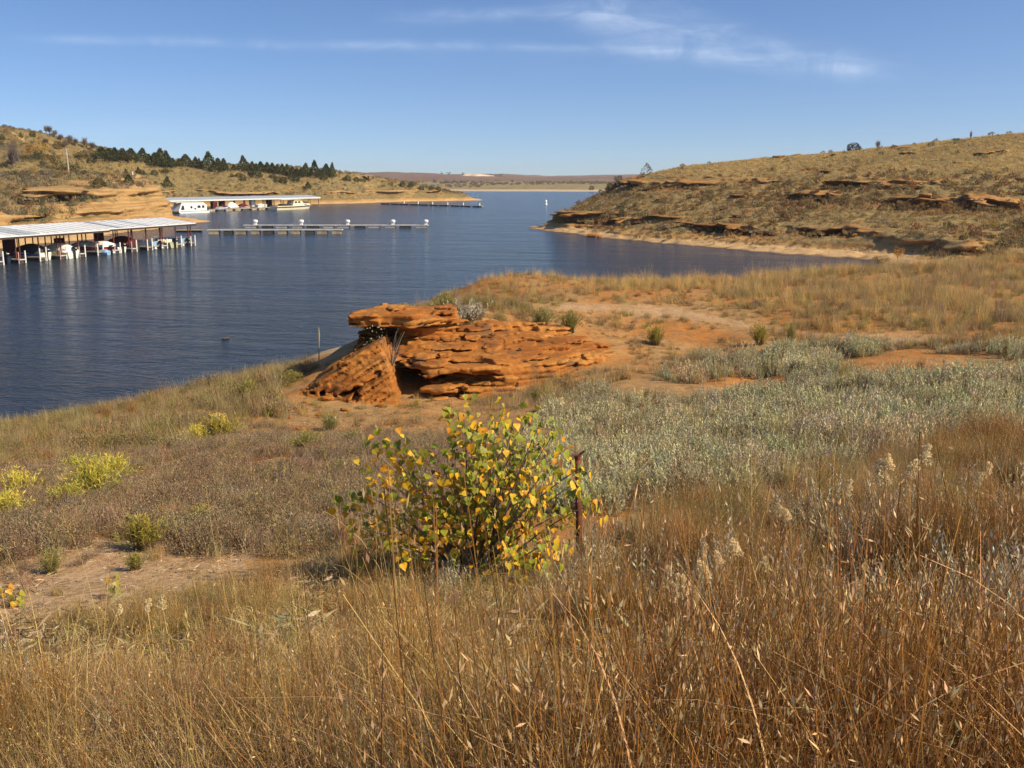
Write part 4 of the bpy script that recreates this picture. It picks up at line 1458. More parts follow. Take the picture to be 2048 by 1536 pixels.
    keep = (poly_mask(px, py, Z_RED) | poly_mask(px, py, Z_TAN)) & (((cl > .12) & (py > 1400) & (r.uniform(size=len(x)) < .6)) | (right & (cl > -.3)) | (low & (cl > 0.1)))
    k = np.nonzero(keep)[0]
    kinds = [p_sage(230 + s, 4, .5, .034, ((.52, .48, .36), (.46, .42, .27))[s % 2], .09) for s in range(4)] + [p_twig(236 + s, 30, .42, (.40, .27, .12), (.52, .36, .17), .1, .45, .012) for s in range(3)]
    scatter('sage_sprigs', 'silvery sage sprigs and dry forbs standing among the foreground grass', kinds, x[k], y[k], z[k], r.uniform(.7, 1.3, len(k)) * np.where(px[k] < 1150, .5, 1), r.integers(0, 7, len(k)), tints(r, len(k)), .15)

    # --- low purple-grey weeds on the left
    tw = [p_twig(300 + k, 34, .27, (.25, .165, .10), ((.285, .20, .125), (.235, .165, .105), (.34, .235, .115))[k % 3], .15, .65) for k in range(6)]
    gr = [p_grass(310 + k, 26, .3, .35, .006, (GREYT, TAN, OLIVE)[k], .1, .35, .2) for k in range(3)]
    kinds = [p_patch(320 + k, tw + gr[:1], 5, .26) for k in range(6)] + [p_patch(330 + k, gr + tw[:1], 5, .24) for k in range(3)]
    x, y = polar_pts(8500, 6, 24, -40, 12, .8, 6)
    z = ground_z(x, y)
    px, py = zone_px(x, y, z)
    w = poly_mask(px, py, Z_WEED)
    sd = poly_mask(px, py, Z_SAND) & (r.uniform(size=len(x)) < .10)
    org = poly_mask(px, py, Z_ORANGE)
    keep = (w & ~(org & (r.uniform(size=len(x)) < .8)) & (fbm(x * .6, y * .6, oct=3, seed=95) > -.4)) | sd
    k = np.nonzero(keep)[0]
    idx = np.where(r.uniform(size=len(k)) < .68, r.integers(0, 6, len(k)), r.integers(6, 9, len(k)))
    scatter('low_weeds', 'low purple-grey withered weeds on the left bank', kinds, x[k], y[k], z[k], r.uniform(.42, .8, len(k)) * np.where(sd[k], .6, 1), idx, tints(r, len(k), .85, 1.3), .2)

    # --- slope to the shore, rim of the bank, right-hand grass
    bg = [p_grass(400 + k, 34, .48, .32, .0085, (TAN, RED, OLIVE, GREYT)[k % 4], .14, .25, .25) for k in range(8)]
    gd = [p_grass(420 + k, 40, .62, .26, .0075, GOLD, .13, .24, .35) for k in range(3)]
    tw = [p_twig(430 + k, 26, .35, (.27, .18, .1), (.31, .215, .1), .16, .6, .04) for k in range(3)]
    kinds = [p_patch(440 + k, [bg[k], bg[(k + 4) % 8], bg[(k + 1) % 8]], 3, .24) for k in range(8)] + [p_patch(450 + k, gd + bg[:1], 3, .22) for k in range(3)] + [p_patch(460 + k, tw + bg[3:4], 3, .24) for k in range(3)]
    x, y = polar_pts(24000, 10, 66, -36, 40, .72, 7)
    z = ground_z(x, y)
    px, py = zone_px(x, y, z, 10)
    d, _b = LAND_R(x, y)
    n0 = fbm(x * .35, y * .35, oct=3, seed=96)
    sl = poly_mask(px, py, Z_SLOPE) & (d > 2.4) & (n0 > -.5) & (r.uniform(size=len(x)) < sstep(2, 6, d))
    bk = poly_mask(px, py, Z_BANK) & (n0 + .35 * fbm(x * 1.1, y * 1.1, oct=2, seed=97) > -.26) & ~poly_mask(px, py, Z_TRACK)
    rt = poly_mask(px, py, Z_RIGHT) & ~(poly_mask(px, py, Z_TRACK) & (r.uniform(size=len(x)) < .85)) & (n0 > -.45)
    rim = poly_mask(px, py, Z_RIM) & (d > .8) & (y < 60) & (r.uniform(size=len(x)) < .5)
    org = poly_mask(px, py, Z_ORANGE) & (r.uniform(size=len(x)) < .3)
    keep = (sl | bk | rt | rim | org) & ~in_rock(x, y)
    k = np.nonzero(keep)[0]
    u = r.uniform(size=len(k)); nk = n0[k]
    gen = np.where(nk > .12, r.choice([0, 4, 3, 7], len(k)), np.where(nk < -.14, r.choice([1, 5, 2, 11, 12], len(k)), r.integers(0, 14, len(k))))
    idx = np.where(rim[k] & (u < .8), r.integers(8, 11, len(k)), np.where(rt[k] & (u < .35), r.integers(8, 11, len(k)), np.where(rt[k] & (u < .62), r.choice([3, 7, 2, 6], len(k)), gen)))
    idx = np.where(sl[k], np.where(nk > 0, r.choice([1, 2, 5, 6, 11, 12, 13], len(k)), r.choice([1, 2, 3, 6, 7, 11, 13], len(k))), idx)
    sc = r.uniform(.4, 1.2, len(k)) * (1 + .7 * fbm(x[k] * .5, y[k] * .5, oct=2, seed=98)) * np.where(org[k], .5, 1) * np.where(sl[k], .72, 1) * np.where(rim[k], .75, 1) * np.where(bk[k] & ~rim[k], .6, 1.0) * np.where(rt[k], .85, 1)
    scatter('bank_grass', 'tan, rust and olive dry grass over the bank down to the shore', kinds, x[k], y[k], z[k] - .02, sc, idx, tints(r, len(k), .75, 1.2), .16)

    # --- litter on bare soil
    x, y = polar_pts(9000, 5, 40, -38, 30, .7, 8)
    z = ground_z(x, y)
    px, py = zone_px(x, y, z)
    keep = (poly_mask(px, py, Z_SAND) | (poly_mask(px, py, Z_WEED) & (r.uniform(size=len(x)) < .4)) | poly_mask(px, py, Z_ORANGE)) & ~in_rock(x, y)
    k = np.nonzero(keep)[0]
    scatter('plant_litter', 'pale broken stalks and dead leaves lying on the sandy soil', [p_litter(500 + s) for s in range(4)], x[k], y[k], z[k] + .004, r.uniform(.3, .7, len(k)), r.integers(0, 4, len(k)), tints(r, len(k)), .08)


near_vegetation()


def slope_of(zfun, x, y, e=.6):
    return np.hypot(zfun(x + e, y) - zfun(x - e, y), zfun(x, y + e) - zfun(x, y - e)) / (2 * e)


def far_vegetation():
    r = np.random.default_rng(9)
    # headland across the cove
    n = 60000
    x = r.uniform(2, 140, n); y = r.uniform(100, 255, n)
    z = ground_z(x, y); d, _b = LAND_R(x, y)
    m = (d > 5) & (x / y < .62) & (slope_of(ground_z, x, y) < .75)
    x, y, z, d = x[m], y[m], z[m], d[m]
    n0 = fbm(x * .05, y * .05, oct=3, seed=101); n1 = fbm(x * .25, y * .25, oct=2, seed=102)
    up = sstep(9.0, 12.0, z + 2.5 * n1)
    kinds = [p_grass(600 + s, 22, .6, .35, .05, (GOLD, TAN, RED, OLIVE, GREYT, TAN)[s], .3, .3) for s in range(6)] + [p_shrub(610 + s, 110, ((.21, .15, .055), (.26, .19, .09), (.28, .15, .06))[s], .9, .75) for s in range(3)]
    u = r.uniform(size=len(x))
    g = np.where(up + .5 * n0 > .5, r.choice([0, 0, 1, 5, 4], len(x)), r.choice([1, 2, 5, 2, 4, 4], len(x)))
    idx = np.where(u < (.09 + .3 * np.clip(n0, -.4, .6)) * (1 - up) + .006, r.integers(6, 9, len(x)), g)
    keep = (n1 > -.55) & (r.uniform(size=len(x)) < np.where(z < 2.2, .45, .95))
    k = np.nonzero(keep)[0]
    tone = (.92 + .22 * up[k] + .25 * n0[k])[:, None]
    scatter('headland_grass', 'mottled dry prairie grass and low scrub on the headland', kinds, x[k], y[k], z[k] - .05, r.uniform(.4, 1.0, len(k)) * np.where(idx[k] > 5, r.uniform(.5, 1.8, len(k)), 1.0), idx[k], tone * tints(r, len(k), .85, 1.2), .1)
    # hill behind the marina
    n = 70000
    x = r.uniform(-240, -10, n); y = r.uniform(110, 540, n)
    m = (x / y > -.62)
    x, y = x[m], y[m]
    z = left_z(x, y); d, _b = LAND_L(x, y)
    m = (d > 7) & (slope_of(left_z, x, y, 1.0) < np.where((x / y < -.44) & (y < 260), 3.0, .9))
    x, y, z, d = x[m], y[m], z[m], d[m]
    n0 = fbm(x * .03, y * .03, oct=3, seed=111); n1 = fbm(x * .15, y * .15, oct=2, seed=112)
    kinds = [p_grass(700 + s, 18, .7, .4, .09, (TAN, GREYT, OLIVE, RED)[s], .45, .3) for s in range(4)] + [p_shrub(710 + s, 90, ((.16, .14, .06), (.25, .19, .11), (.23, .19, .10), (.32, .18, .07))[s], 1.2, .7) for s in range(4)]
    u = r.uniform(size=len(x))
    near = sstep(275, 235, y)
    idx = np.where(u < .10 + .16 * near * (n1 > -.1), r.integers(4, 8, len(x)), np.where(n0 > .05, r.choice([0, 1, 1], len(x)), r.choice([1, 2, 3, 0], len(x))))
    keep = (r.uniform(size=len(x)) < np.where(z < 3, .35, .9))
    k = np.nonzero(keep)[0]
    scatter('hill_scrub', 'grey-tan grass and small scrub on the hill behind the marina', kinds, x[k], y[k], z[k] - .08, r.uniform(.6, 1.3, len(k)), idx[k], np.array([.9, .94, 1.05]) * tints(r, len(k), .6, 1.0), .1)
    # brush along the far flats
    n = 2600
    a = r.uniform(-.2, .42, n); y = r.uniform(975, 1700, n)
    x = a * y
    z = np.interp(y - 925, [0, 30, 430, 900], [-.6, .75, 5.4, 8.2])
    cl = fbm(x * .012, y * .006, oct=3, seed=121)
    k = np.nonzero(cl > -.1)[0]
    scatter('far_brush', 'low scrub and reeds dotted along the far shore flats', [p_shrub(720 + s, 70, ((.12, .10, .05), (.21, .15, .06), (.17, .115, .06))[s], 3.2, .55) for s in range(3)], x[k], y[k], z[k], r.uniform(.5, 1.5, len(k)), r.integers(0, 3, len(k)), tints(r, len(k), .7, 1.2), .05)


far_vegetation()
# ------------------------------------------------------------------ marina
def frame(ax, ay, bx, by):
    """local frame: x along the dock (from its far end towards us), y out over the water"""
    u = Vector((bx - ax, by - ay, 0)).normalized()
    return math.atan2(u.y, u.x)


def hull_rings(L, B, D, stern=.85, flare=.25, n=9, rake=.5, z0=-.15):
    """boat hull: x from stern (0) to bow (L)"""
    rings = []
    for i in range(n):
        t = i / (n - 1)
        b = B / 2 * (stern + (1 - stern) * math.sin(min(t * 2.2, 1) * math.pi / 2)) * (1 - max(0, (t - .55) / .45) ** 2.2 * .97)
        sheer = D * (1 + .18 * t * t)
        ch = b * (1 - flare)
        x = L * t
        rk = rake * max(0, (t - .6) / .4) ** 2
        rings.append([(x - rk * .9, 0, z0 - .12 + .25 * t ** 3), (x - rk * .6, -ch, z0 + .1 + .2 * t ** 3), (x, -b, sheer), (x, -b * .93, sheer + .05), (x, b * .93, sheer + .05), (x, b, sheer), (x - rk * .6, ch, z0 + .1 + .2 * t ** 3)])
    return rings


def outboard(par, x, z, mat, s=1.0):
    m = MB(); m.loft([[(x - .45 * s, -.16 * s, z + .25 * s), (x - .45 * s, .16 * s, z + .25 * s), (x + .12 * s, .2 * s, z + .2 * s), (x + .12 * s, -.2 * s, z + .2 * s)],
                      [(x - .5 * s, -.2 * s, z + .5 * s), (x - .5 * s, .2 * s, z + .5 * s), (x + .14 * s, .22 * s, z + .5 * s), (x + .14 * s, -.22 * s, z + .5 * s)],
                      [(x - .38 * s, -.16 * s, z + .78 * s), (x - .38 * s, .16 * s, z + .78 * s), (x + .06 * s, .17 * s, z + .74 * s), (x + .06 * s, -.17 * s, z + .74 * s)]], closed=True)
    o = m.build('outboard_motor', mat, par, None, .04)
    m = MB(); m.box(x - .28 * s, x - .02 * s, -.09 * s, .09 * s, z - .75 * s, z + .26 * s); m.box(x - .4 * s, x + .05 * s, -.05 * s, .05 * s, z - .9 * s, z - .74 * s)
    m.build('motor_leg', mat, o)
    m = MB(); m.box(x - .505 * s, x - .49 * s, -.15 * s, .15 * s, z + .55 * s, z + .62 * s)
    m.build('cowl_stripe', M['whitepole'], o)


def runabout(name, label, loc, rz, L, B, D, hull, trim=None, cover=None, motor=None, windscreen=True, seats=True, group='boats moored in the covered slips', peak=.55):
    o = thing(name, label, 'boat', loc, rz, group)
    m = MB(); m.loft(hull_rings(L, B, D)); m.build('hull', hull, o, smooth=False)
    if trim:
        for s in (-1, 1):
            m = MB()
            rg = hull_rings(L, B, D)
            pts = [Vector(r[2 if s < 0 else 5]) * 1.0 for r in rg]
            V = []
            for q in pts:
                V += [(q.x, q.y + s * .012, q.z - .30), (q.x, q.y + s * .02, q.z - .08)]
            m.add(V, [(2 * i, 2 * i + 2, 2 * i + 3, 2 * i + 1) for i in range(len(pts) - 1)])
            m.build('stripe', trim, o)
    if cover:
        rings = []
        for i in range(8):
            t = i / 7
            x = L * (.02 + .93 * t)
            b = B / 2 * (1 - max(0, (t - .5) / .5) ** 2 * .9) * .98
            hgt = D + .1 + peak * math.sin(math.pi * min(1, .12 + t * .95)) ** .8 + .07 * math.sin(7 * t)
            rings.append([(x, -b, D - .08), (x, -b * .95, D + .12), (x, -b * .45, hgt * .94), (x, 0, hgt), (x, b * .45, hgt * .94), (x, b * .95, D + .12), (x, b, D - .08)])
        m = MB(); m.loft(rings); m.build('canvas_cover', cover, o, smooth=True)
    else:
        if windscreen:
            m = MB(); c = L * .52
            m.add([(c - .1, -B * .38, D + .05), (c + .25, -B * .2, D + .05), (c + .25, B * .2, D + .05), (c - .1, B * .38, D + .05), (c - .3, -B * .36, D + .5), (c, -B * .18, D + .52), (c, B * .18, D + .52), (c - .3, B * .36, D + .5)],
                  [(0, 1, 5, 4), (1, 2, 6, 5), (2, 3, 7, 6)])
            m.build('windscreen', M['glass'], o)
            m = MB(); m.tube([(c - .3, -B * .36, D + .5), (c, -B * .18, D + .52), (c, B * .18, D + .52), (c - .3, B * .36, D + .5)], .025, 5); m.build('windscreen_frame', M['alu'], o)
        if seats:
            for x in (.18, .40):
                m = MB(); m.box(L * x, L * x + .5, -B * .36, B * .36, D - .1, D + .15, .03); m.box(L * x - .12, L * x, -B * .36, B * .36, D - .05, D + .45, .02); m.build('bench_seat', M['cream'], o, None, .03)
    if motor:
        outboard(o, -.02, D - .15, motor, 1.0 if L < 6.5 else 1.15)
    return o


def pontoon(name, label, loc, rz, L, B, side, cover=None, group='boats moored in the covered slips'):
    o = thing(name, label, 'boat', loc, rz, group)
    for s in (-1, 1):
        m = MB(); m.tube([(-.1, s * B * .33, .12), (.1, s * B * .33, .12), (L - .7, s * B * .33, .12), (L, s * B * .33, .28)], [.2, .3, .3, .05], 10); m.build('pontoon_float', M['alu'], o, smooth=True)
    m = MB(); m.box(0, L, -B / 2, B / 2, .42, .52); m.build('deck', M['pale_deck'], o)
    m = MB()
    m.box(.25, L - .6, -B / 2 + .02, -B / 2 + .06, .55, 1.15); m.box(.25, L - .6, B / 2 - .06, B / 2 - .02, .55, 1.15); m.box(.25, .29, -B / 2 + .06, B / 2 - .06, .55, 1.15); m.box(L - .64, L - .6, -B / 2 + .06, B / 2 - .06, .55, 1.15)
    m.build('side_panel', side, o)
    m = MB()
    for x in (.25, L * .35, L * .65, L - .6):
        for s in (-1, 1):
            m.tube([(x, s * (B / 2 - .04), .52), (x, s * (B / 2 - .04), 1.28)], .02, 5)
    for s in (-1, 1):
        m.tube([(.25, s * (B / 2 - .04), 1.28), (L - .6, s * (B / 2 - .04), 1.28)], .022, 5)
    m.build('rail', M['alu'], o)
    if cover:
        rings = []
        for i in range(9):
            t = i / 8
            x = .05 + (L - .5) * t
            sg = .14 * math.sin(3 * math.pi * t) + .22 * math.sin(math.pi * t)
            rings.append([(x, -B * .52, 1.0), (x, -B * .5, 1.3), (x, -B * .2, 1.45 + sg), (x, B * .2, 1.45 + sg), (x, B * .5, 1.3), (x, B * .52, 1.0)])
        m = MB(); m.loft(rings); m.build('canvas_cover', cover, o, smooth=True)
    outboard(o, -.05, .5, M['black'], .95)
    return o


def covered_dock():
    A = Wp(386, 491.5)        # outer corner of the last finger, right end
    B = Wp(0, 531)
    rz = frame(*A, *B)
    L = math.hypot(B[0] - A[0], B[1] - A[1])
    total = L + 17
    o = thing('covered_dock', 'long covered boat dock with white metal roof on red-brown posts', 'boat dock', (A[0], A[1], 0), rz)
    # local: x from the right end towards us, y<0 is towards the shore (flip if needed)
    sgn = -1 if Vector((math.cos(rz + math.pi / 2), math.sin(rz + math.pi / 2))).dot(Vector((1, 0))) < 0 else 1
    yy = lambda v: v * sgn
    EZ, RZ_ = 3.35, 4.1
    W2 = 5.6

    def roof(x0, x1, y0, yr, y1, ez, rzv, name='roof', mat=None, th=.10):
        m = MB()
        ys = [y0, yr, y1]; zs = [ez, rzv, ez]
        for k in (0, 1):
            a, b = (yy(ys[k]), zs[k]), (yy(ys[k + 1]), zs[k + 1])
            V = []
            for x in (x0, x1):
                V += [(x, a[0], a[1]), (x, b[0], b[1]), (x, b[0], b[1] - th), (x, a[0], a[1] - th)]
            m.add(V, [(0, 4, 5, 1), (2, 6, 7, 3), (0, 3, 7, 4), (1, 5, 6, 2), (0, 1, 2, 3), (4, 7, 6, 5)])
        return m.build(name, mat or M['roof'], o)
    step = L * .52
    roof(-.6, step, .3, -W2, -2 * W2 - .2, EZ, RZ_)
    roof(step + .01, total, .95, -W2, -2 * W2 - .2, EZ - .06, RZ_ + .03)
    # fascia under both eaves and raised seams of the sheets
    m = MB(); m.box(-.62, step, yy(.3) - .03, yy(.3) + .03, EZ - .34, EZ - .1); m.build('fascia', M['fascia'], o)
    m = MB(); m.box(step, total, yy(.95) - .03, yy(.95) + .03, EZ - .4, EZ - .16); m.build('fascia', M['fascia'], o)
    m = MB()
    V = [(-.63, yy(.3), EZ - .36), (-.63, yy(-W2), RZ_ - .36), (-.63, yy(-W2), RZ_ - .09), (-.63, yy(.3), EZ - .09)]
    V += [(x + .05, y, z) for x, y, z in V]
    m.add(V, [(0, 1, 2, 3), (4, 7, 6, 5), (0, 4, 5, 1), (3, 2, 6, 7)]); m.build('gable_trim', M['fascia'], o)
    sl = (RZ_ - EZ) / (W2 + .3)
    for (x0, w, y0, z0) in ((9.5, 1.0, .3, EZ), (12.8, .55, .3, EZ), (15.3, 1.3, .3, EZ), (16.2, .4, .3, EZ), (L - 5.5, 3.0, .95, EZ - .06)):
        m = MB()
        s2 = (RZ_ - z0) / (W2 + y0)
        ya, yb = y0 - .05, -W2 + .2
        za, zb = z0 + .05 * s2 + .015, RZ_ - .2 * s2 + .015
        sk = 0.0
        m.add([(x0, yy(ya), za), (x0 + w, yy(ya), za), (x0 + w + sk, yy(yb), zb), (x0 + sk, yy(yb), zb)] + [(x0, yy(ya), za + .02), (x0 + w, yy(ya), za + .02), (x0 + w, yy(yb), zb + .02), (x0, yy(yb), zb + .02)],
              [(0, 3, 2, 1), (4, 5, 6, 7), (0, 1, 5, 4), (1, 2, 6, 5), (2, 3, 7, 6), (3, 0, 4, 7)])
        m.build('roof_panel', M['roof_grey'], o)['label'] = 'dull grey roof sheet among the white ones'
    for k in range(int(total / 1.5)):
        x = -.3 + 1.5 * k
        y0 = .3 if x < step else .95
        s2 = (RZ_ - EZ) / (W2 + y0)
        m = MB(); V = []
        for dx in (0, .07):
            for yv, zv in ((y0 - .02, EZ + .01), (-W2 + .02, RZ_ + .01)):
                V += [(x + dx, yy(yv), zv + .0), (x + dx, yy(yv), zv + .075)]
        m.add(V, [(1, 3, 7, 5), (0, 1, 5, 4), (2, 6, 7, 3), (0, 2, 3, 1), (4, 5, 7, 6)]); m.build('roof_seam', M['roof'], o)
    # walkway, fingers, floats
    m = MB(); m.box(-.3, total, min(yy(-6.3), yy(-4.9)), max(yy(-6.3), yy(-4.9)), .38, .5); m.build('walkway', M['deck'], o)
    n = int(total / 3.35) + 1
    fx = [i * 3.35 for i in range(n)]
    fm = post = pole = None
    for i, x in enumerate(fx):
        for side in (0, 1):
            if side == 1 and i % 2:
                continue
            y0, y1 = (0.15, -4.9) if side == 0 else (-6.3, -11.1)
            f = MB(); f.box(x - .45, x + .45, min(yy(y0), yy(y1)), max(yy(y0), yy(y1)), .36, .48)
            fo = f.build('finger_deck', M['pale_deck'] if i % 3 else M['deck'], o)
            f = MB(); f.box(x - .38, x + .38, min(yy(y0 - .2), yy(y1)), max(yy(y0 - .2), yy(y1)), -.2, .35); f.build('float', M['float'], fo)
        for j, y in enumerate((-.5, -5.6, -10.7)):
            zt = EZ - .12 if j != 1 else RZ_ - .12
            for dx in ((-.3, .3) if (j == 0 and i % 2 == 0) else (0,)):
                if post is None or True:
                    p = MB(); p.box(x + dx - .055, x + dx + .055, yy(y) - .055, yy(y) + .055, .45, zt); p.build('post', M['redpost'], o)
        # tall guide poles at the finger ends
        for dx, mt, hh in ((-.52, M['whitepole'], 1.55), (.52, M['pinkpole'] if i % 3 else M['whitepole'], 1.45)):
            p = MB(); p.tube([(x + dx, yy(.05), -.3), (x + dx, yy(.05), hh + .12 * math.sin(i * 2.3))], .085 if mt is M['whitepole'] else .06, 8); p.build('guide_pole', mt, o)
        if i < n - 1:
            t = MB(); t.box(x, x + 3.35, yy(-.5) - .04, yy(-.5) + .04, EZ - .34, EZ - .22); t.build('beam', M['redpost'], o)
    # rear rail of the walkway: upright planks seen against the bank
    for i in range(9):
        x = L * .62 + i * 1.55
        p = MB(); p.box(x - .04, x + .04, yy(-10.7) - .04, yy(-10.7) + .04, .48, EZ - .15); p.build('post', M['wood'], o)
    p = MB(); p.box(L * .7, total, yy(-10.7) - .03, yy(-10.7) + .03, 1.35, 1.45); p.build('rail', M['redpost'], o)
    Mw = Matrix.Translation((A[0], A[1], 0)) @ Matrix.Rotation(rz, 4, 'Z')

    def at(x, y, z=0):
        return tuple(Mw @ Vector((x, yy(y), z)))
    # boats: sterns to the open water
    bz = rz + (math.pi / 2 if sgn < 0 else -math.pi / 2)
    mid = lambda i: fx[i] + 1.675
    runabout('motorboat', 'cream and olive motorboat with big black outboard in the last slip but one', at(mid(1) - .3, .15), bz, 5.6, 2.2, .75, M['olive'], None, None, M['black'])
    pontoon('pontoon_boat', 'pontoon boat with pale blue side panels at the right end of the covered dock', at(mid(0) - .7, -.4), bz, 5.0, 2.2, M['blue'])
    w = pontoon('pontoon_boat', 'pontoon boat with pale blue sides and a windscreen frame, left of the black outboard', at(mid(2) - .2, .2), bz, 5.2, 2.3, M['blue'])
    m = MB()
    for y in (-.85, .85):
        m.tube([(.9, y, .55), (.75, y * .9, 1.75), (1.9, y * .9, 1.75), (2.0, y, .55)], .04, 5)
    m.tube([(.75, -.77, 1.75), (.75, .77, 1.75)], .04, 5)
    m.build('canopy_frame', M['alu'], w)
    runabout('motorboat', 'boat under a dark maroon tarpaulin with a humped ridge', at(mid(3) - .2, -1.2), bz, 5.8, 2.3, .85, M['charcoal'], None, M['maroon'], None, peak=1.05)
    runabout('motorboat', 'low dark boat with a navy cover beside the maroon covered one', at(mid(4), -.6), bz, 5.2, 2.1, .7, M['white'], M['bluepaint'], M['navy'], M['black'], peak=.45)
    pontoon('pontoon_boat', 'pontoon boat with a white and red canvas cover near the middle of the dock', at(mid(5) - .1, .1), bz, 5.6, 2.4, M['red'], M['whitecanvas'])
    runabout('motorboat', 'jet-blue low skiff floating at the stern of the red and white pontoon', at(mid(5) + 1.15, .9), bz, 2.6, .9, .4, M['blue'], None, M['blue'], None, peak=.2)
    runabout('motorboat', 'yellow striped runabout under a slumped white cover', at(mid(7) + .2, .3), bz, 6.0, 2.4, .85, M['white'], M['yellow'], M['whitecanvas'], M['black'], peak=.9)
    runabout('motorboat', 'boat under a charcoal cover left of the yellow striped runabout', at(mid(8) + .1, -1.0), bz, 5.8, 2.3, .85, M['white'], M['bluepaint'], M['charcoal'], M['black'], peak=1.0)
    runabout('motorboat', 'dark navy hulled boat near the left edge of the covered dock', at(mid(10), -.8), bz, 5.6, 2.2, .8, M['navy'], M['white'], None, M['black'])
    # lockers on the walkway
    for x, h_, lab in ((fx[9] - .3, 2.3, 'tall dark brown locker standing on the walkway behind the charcoal covered boat'), (fx[4] + .4, 2.0, 'brown locker behind the navy covered boat'), (fx[6] + 1.2, 1.7, 'dark red-brown locker between the red and the yellow boats')):
        q = thing('storage_locker', lab, 'locker', at(x, -5.3, .5), rz, 'lockers on the covered dock')
        m = MB(); m.box(-.6, .6, -.35, .35, 0, h_); m.build('cabinet', M['brownbox'], q)
        for s in (-1, 1):
            m = MB(); m.box(.02 * s, .56 * s, -yy(1) * -.36 - .012, -yy(1) * -.36 + .012, .08, h_ - .08) if s > 0 else m.box(-.56, -.02, yy(.36) - .012, yy(.36) + .012, .08, h_ - .08)
            m.build('door', M['maroon'], q)
    return o


covered_dock()


def gangway():
    a, b = Wp(352, 464), Wp(405, 463.6)
    rz = frame(*a, *b); L = math.hypot(b[0] - a[0], b[1] - a[1])
    o = thing('gangway', 'thin tan floating walkway between the covered dock and the long pier', 'gangway', (a[0], a[1], 0), rz)
    for i in range(6):
        m = MB(); m.box(L * i / 6 + .03, L * (i + 1) / 6 - .03, -.5, .5, .3, .42); m.build('deck_panel', M['tanfloat'], o)
    m = MB(); m.tube([(0, 0, .1), (L, 0, .1)], .2, 6); m.build('float', M['float'], o)


gangway()


def pier(label, a, b, w, dz, deck, side, n, name='floating_pier'):
    rz = frame(*a, *b); L = math.hypot(b[0] - a[0], b[1] - a[1])
    o = thing(name, label, 'pier', (a[0], a[1], 0), rz)
    s = L / n
    for i in range(n):
        m = MB(); m.box(i * s + .03, (i + 1) * s - .03, -w / 2, w / 2, dz - .2, dz); m.build('deck_section', deck, o)
        m = MB(); f0 = .12 + .1 * (i % 2)
        m.box(i * s + s * f0, (i + 1) * s - s * .15, -w / 2 + .1, w / 2 - .1, -.25, dz - .2); m.build('float', side if i % 3 != 1 else M['float'], o)
    return o, L


def outer_piers():
    o, L = pier('pale concrete pier with five white-capped bollards out in the bay', Wp(488, 455.5), Wp(857, 455.5), 1.7, .62, M['pale_deck'], M['pale_deck'], 12)
    a = Wp(488, 455.5); b = Wp(857, 455.5)
    for px in (511, 603, 695.5, 786, 852):
        x = (px - 488) / (857 - 488) * L
        m = MB(); m.box(x - .3, x + .3, -.3, .3, .62, 1.05, .04); p = m.build('bollard', M['whitepole'], o)
        m = MB(); m.tube([(x, 0, 1.03), (x, 0, 1.12), (x, 0, 1.4), (x, 0, 1.58), (x, 0, 1.66)], [.35, .5, .54, .46, .2], 10); m.build('cap', M['whitepole'], p, smooth=True)
    o, L = pier('low tan pier with a pale top edge and dark gaps, nearest of the outer piers', Wp(416, 468), Wp(686, 467.5), 1.6, .85, M['pale_deck'], M['tanfloat'], 10)
    for px in (433, 438.5):
        x = (px - 416) / (686 - 416) * L
        m = MB(); m.tube([(x, .5, .8), (x, .5, 2.2)], .05, 6); m.build('pole', M['redpost'], o)
    o, L = pier('far thin breakwater pier with small posts off the tan point', Wp(762, 408.2), Wp(965, 414.5), 1.2, .5, M['deck'], M['float'], 10)
    for k in range(6):
        x = L * (.25 + .145 * k)
        m = MB(); m.box(x - .15, x + .15, -.15, .15, .5, 1.5); m.build('post', M['whitepole'], o)


outer_piers()


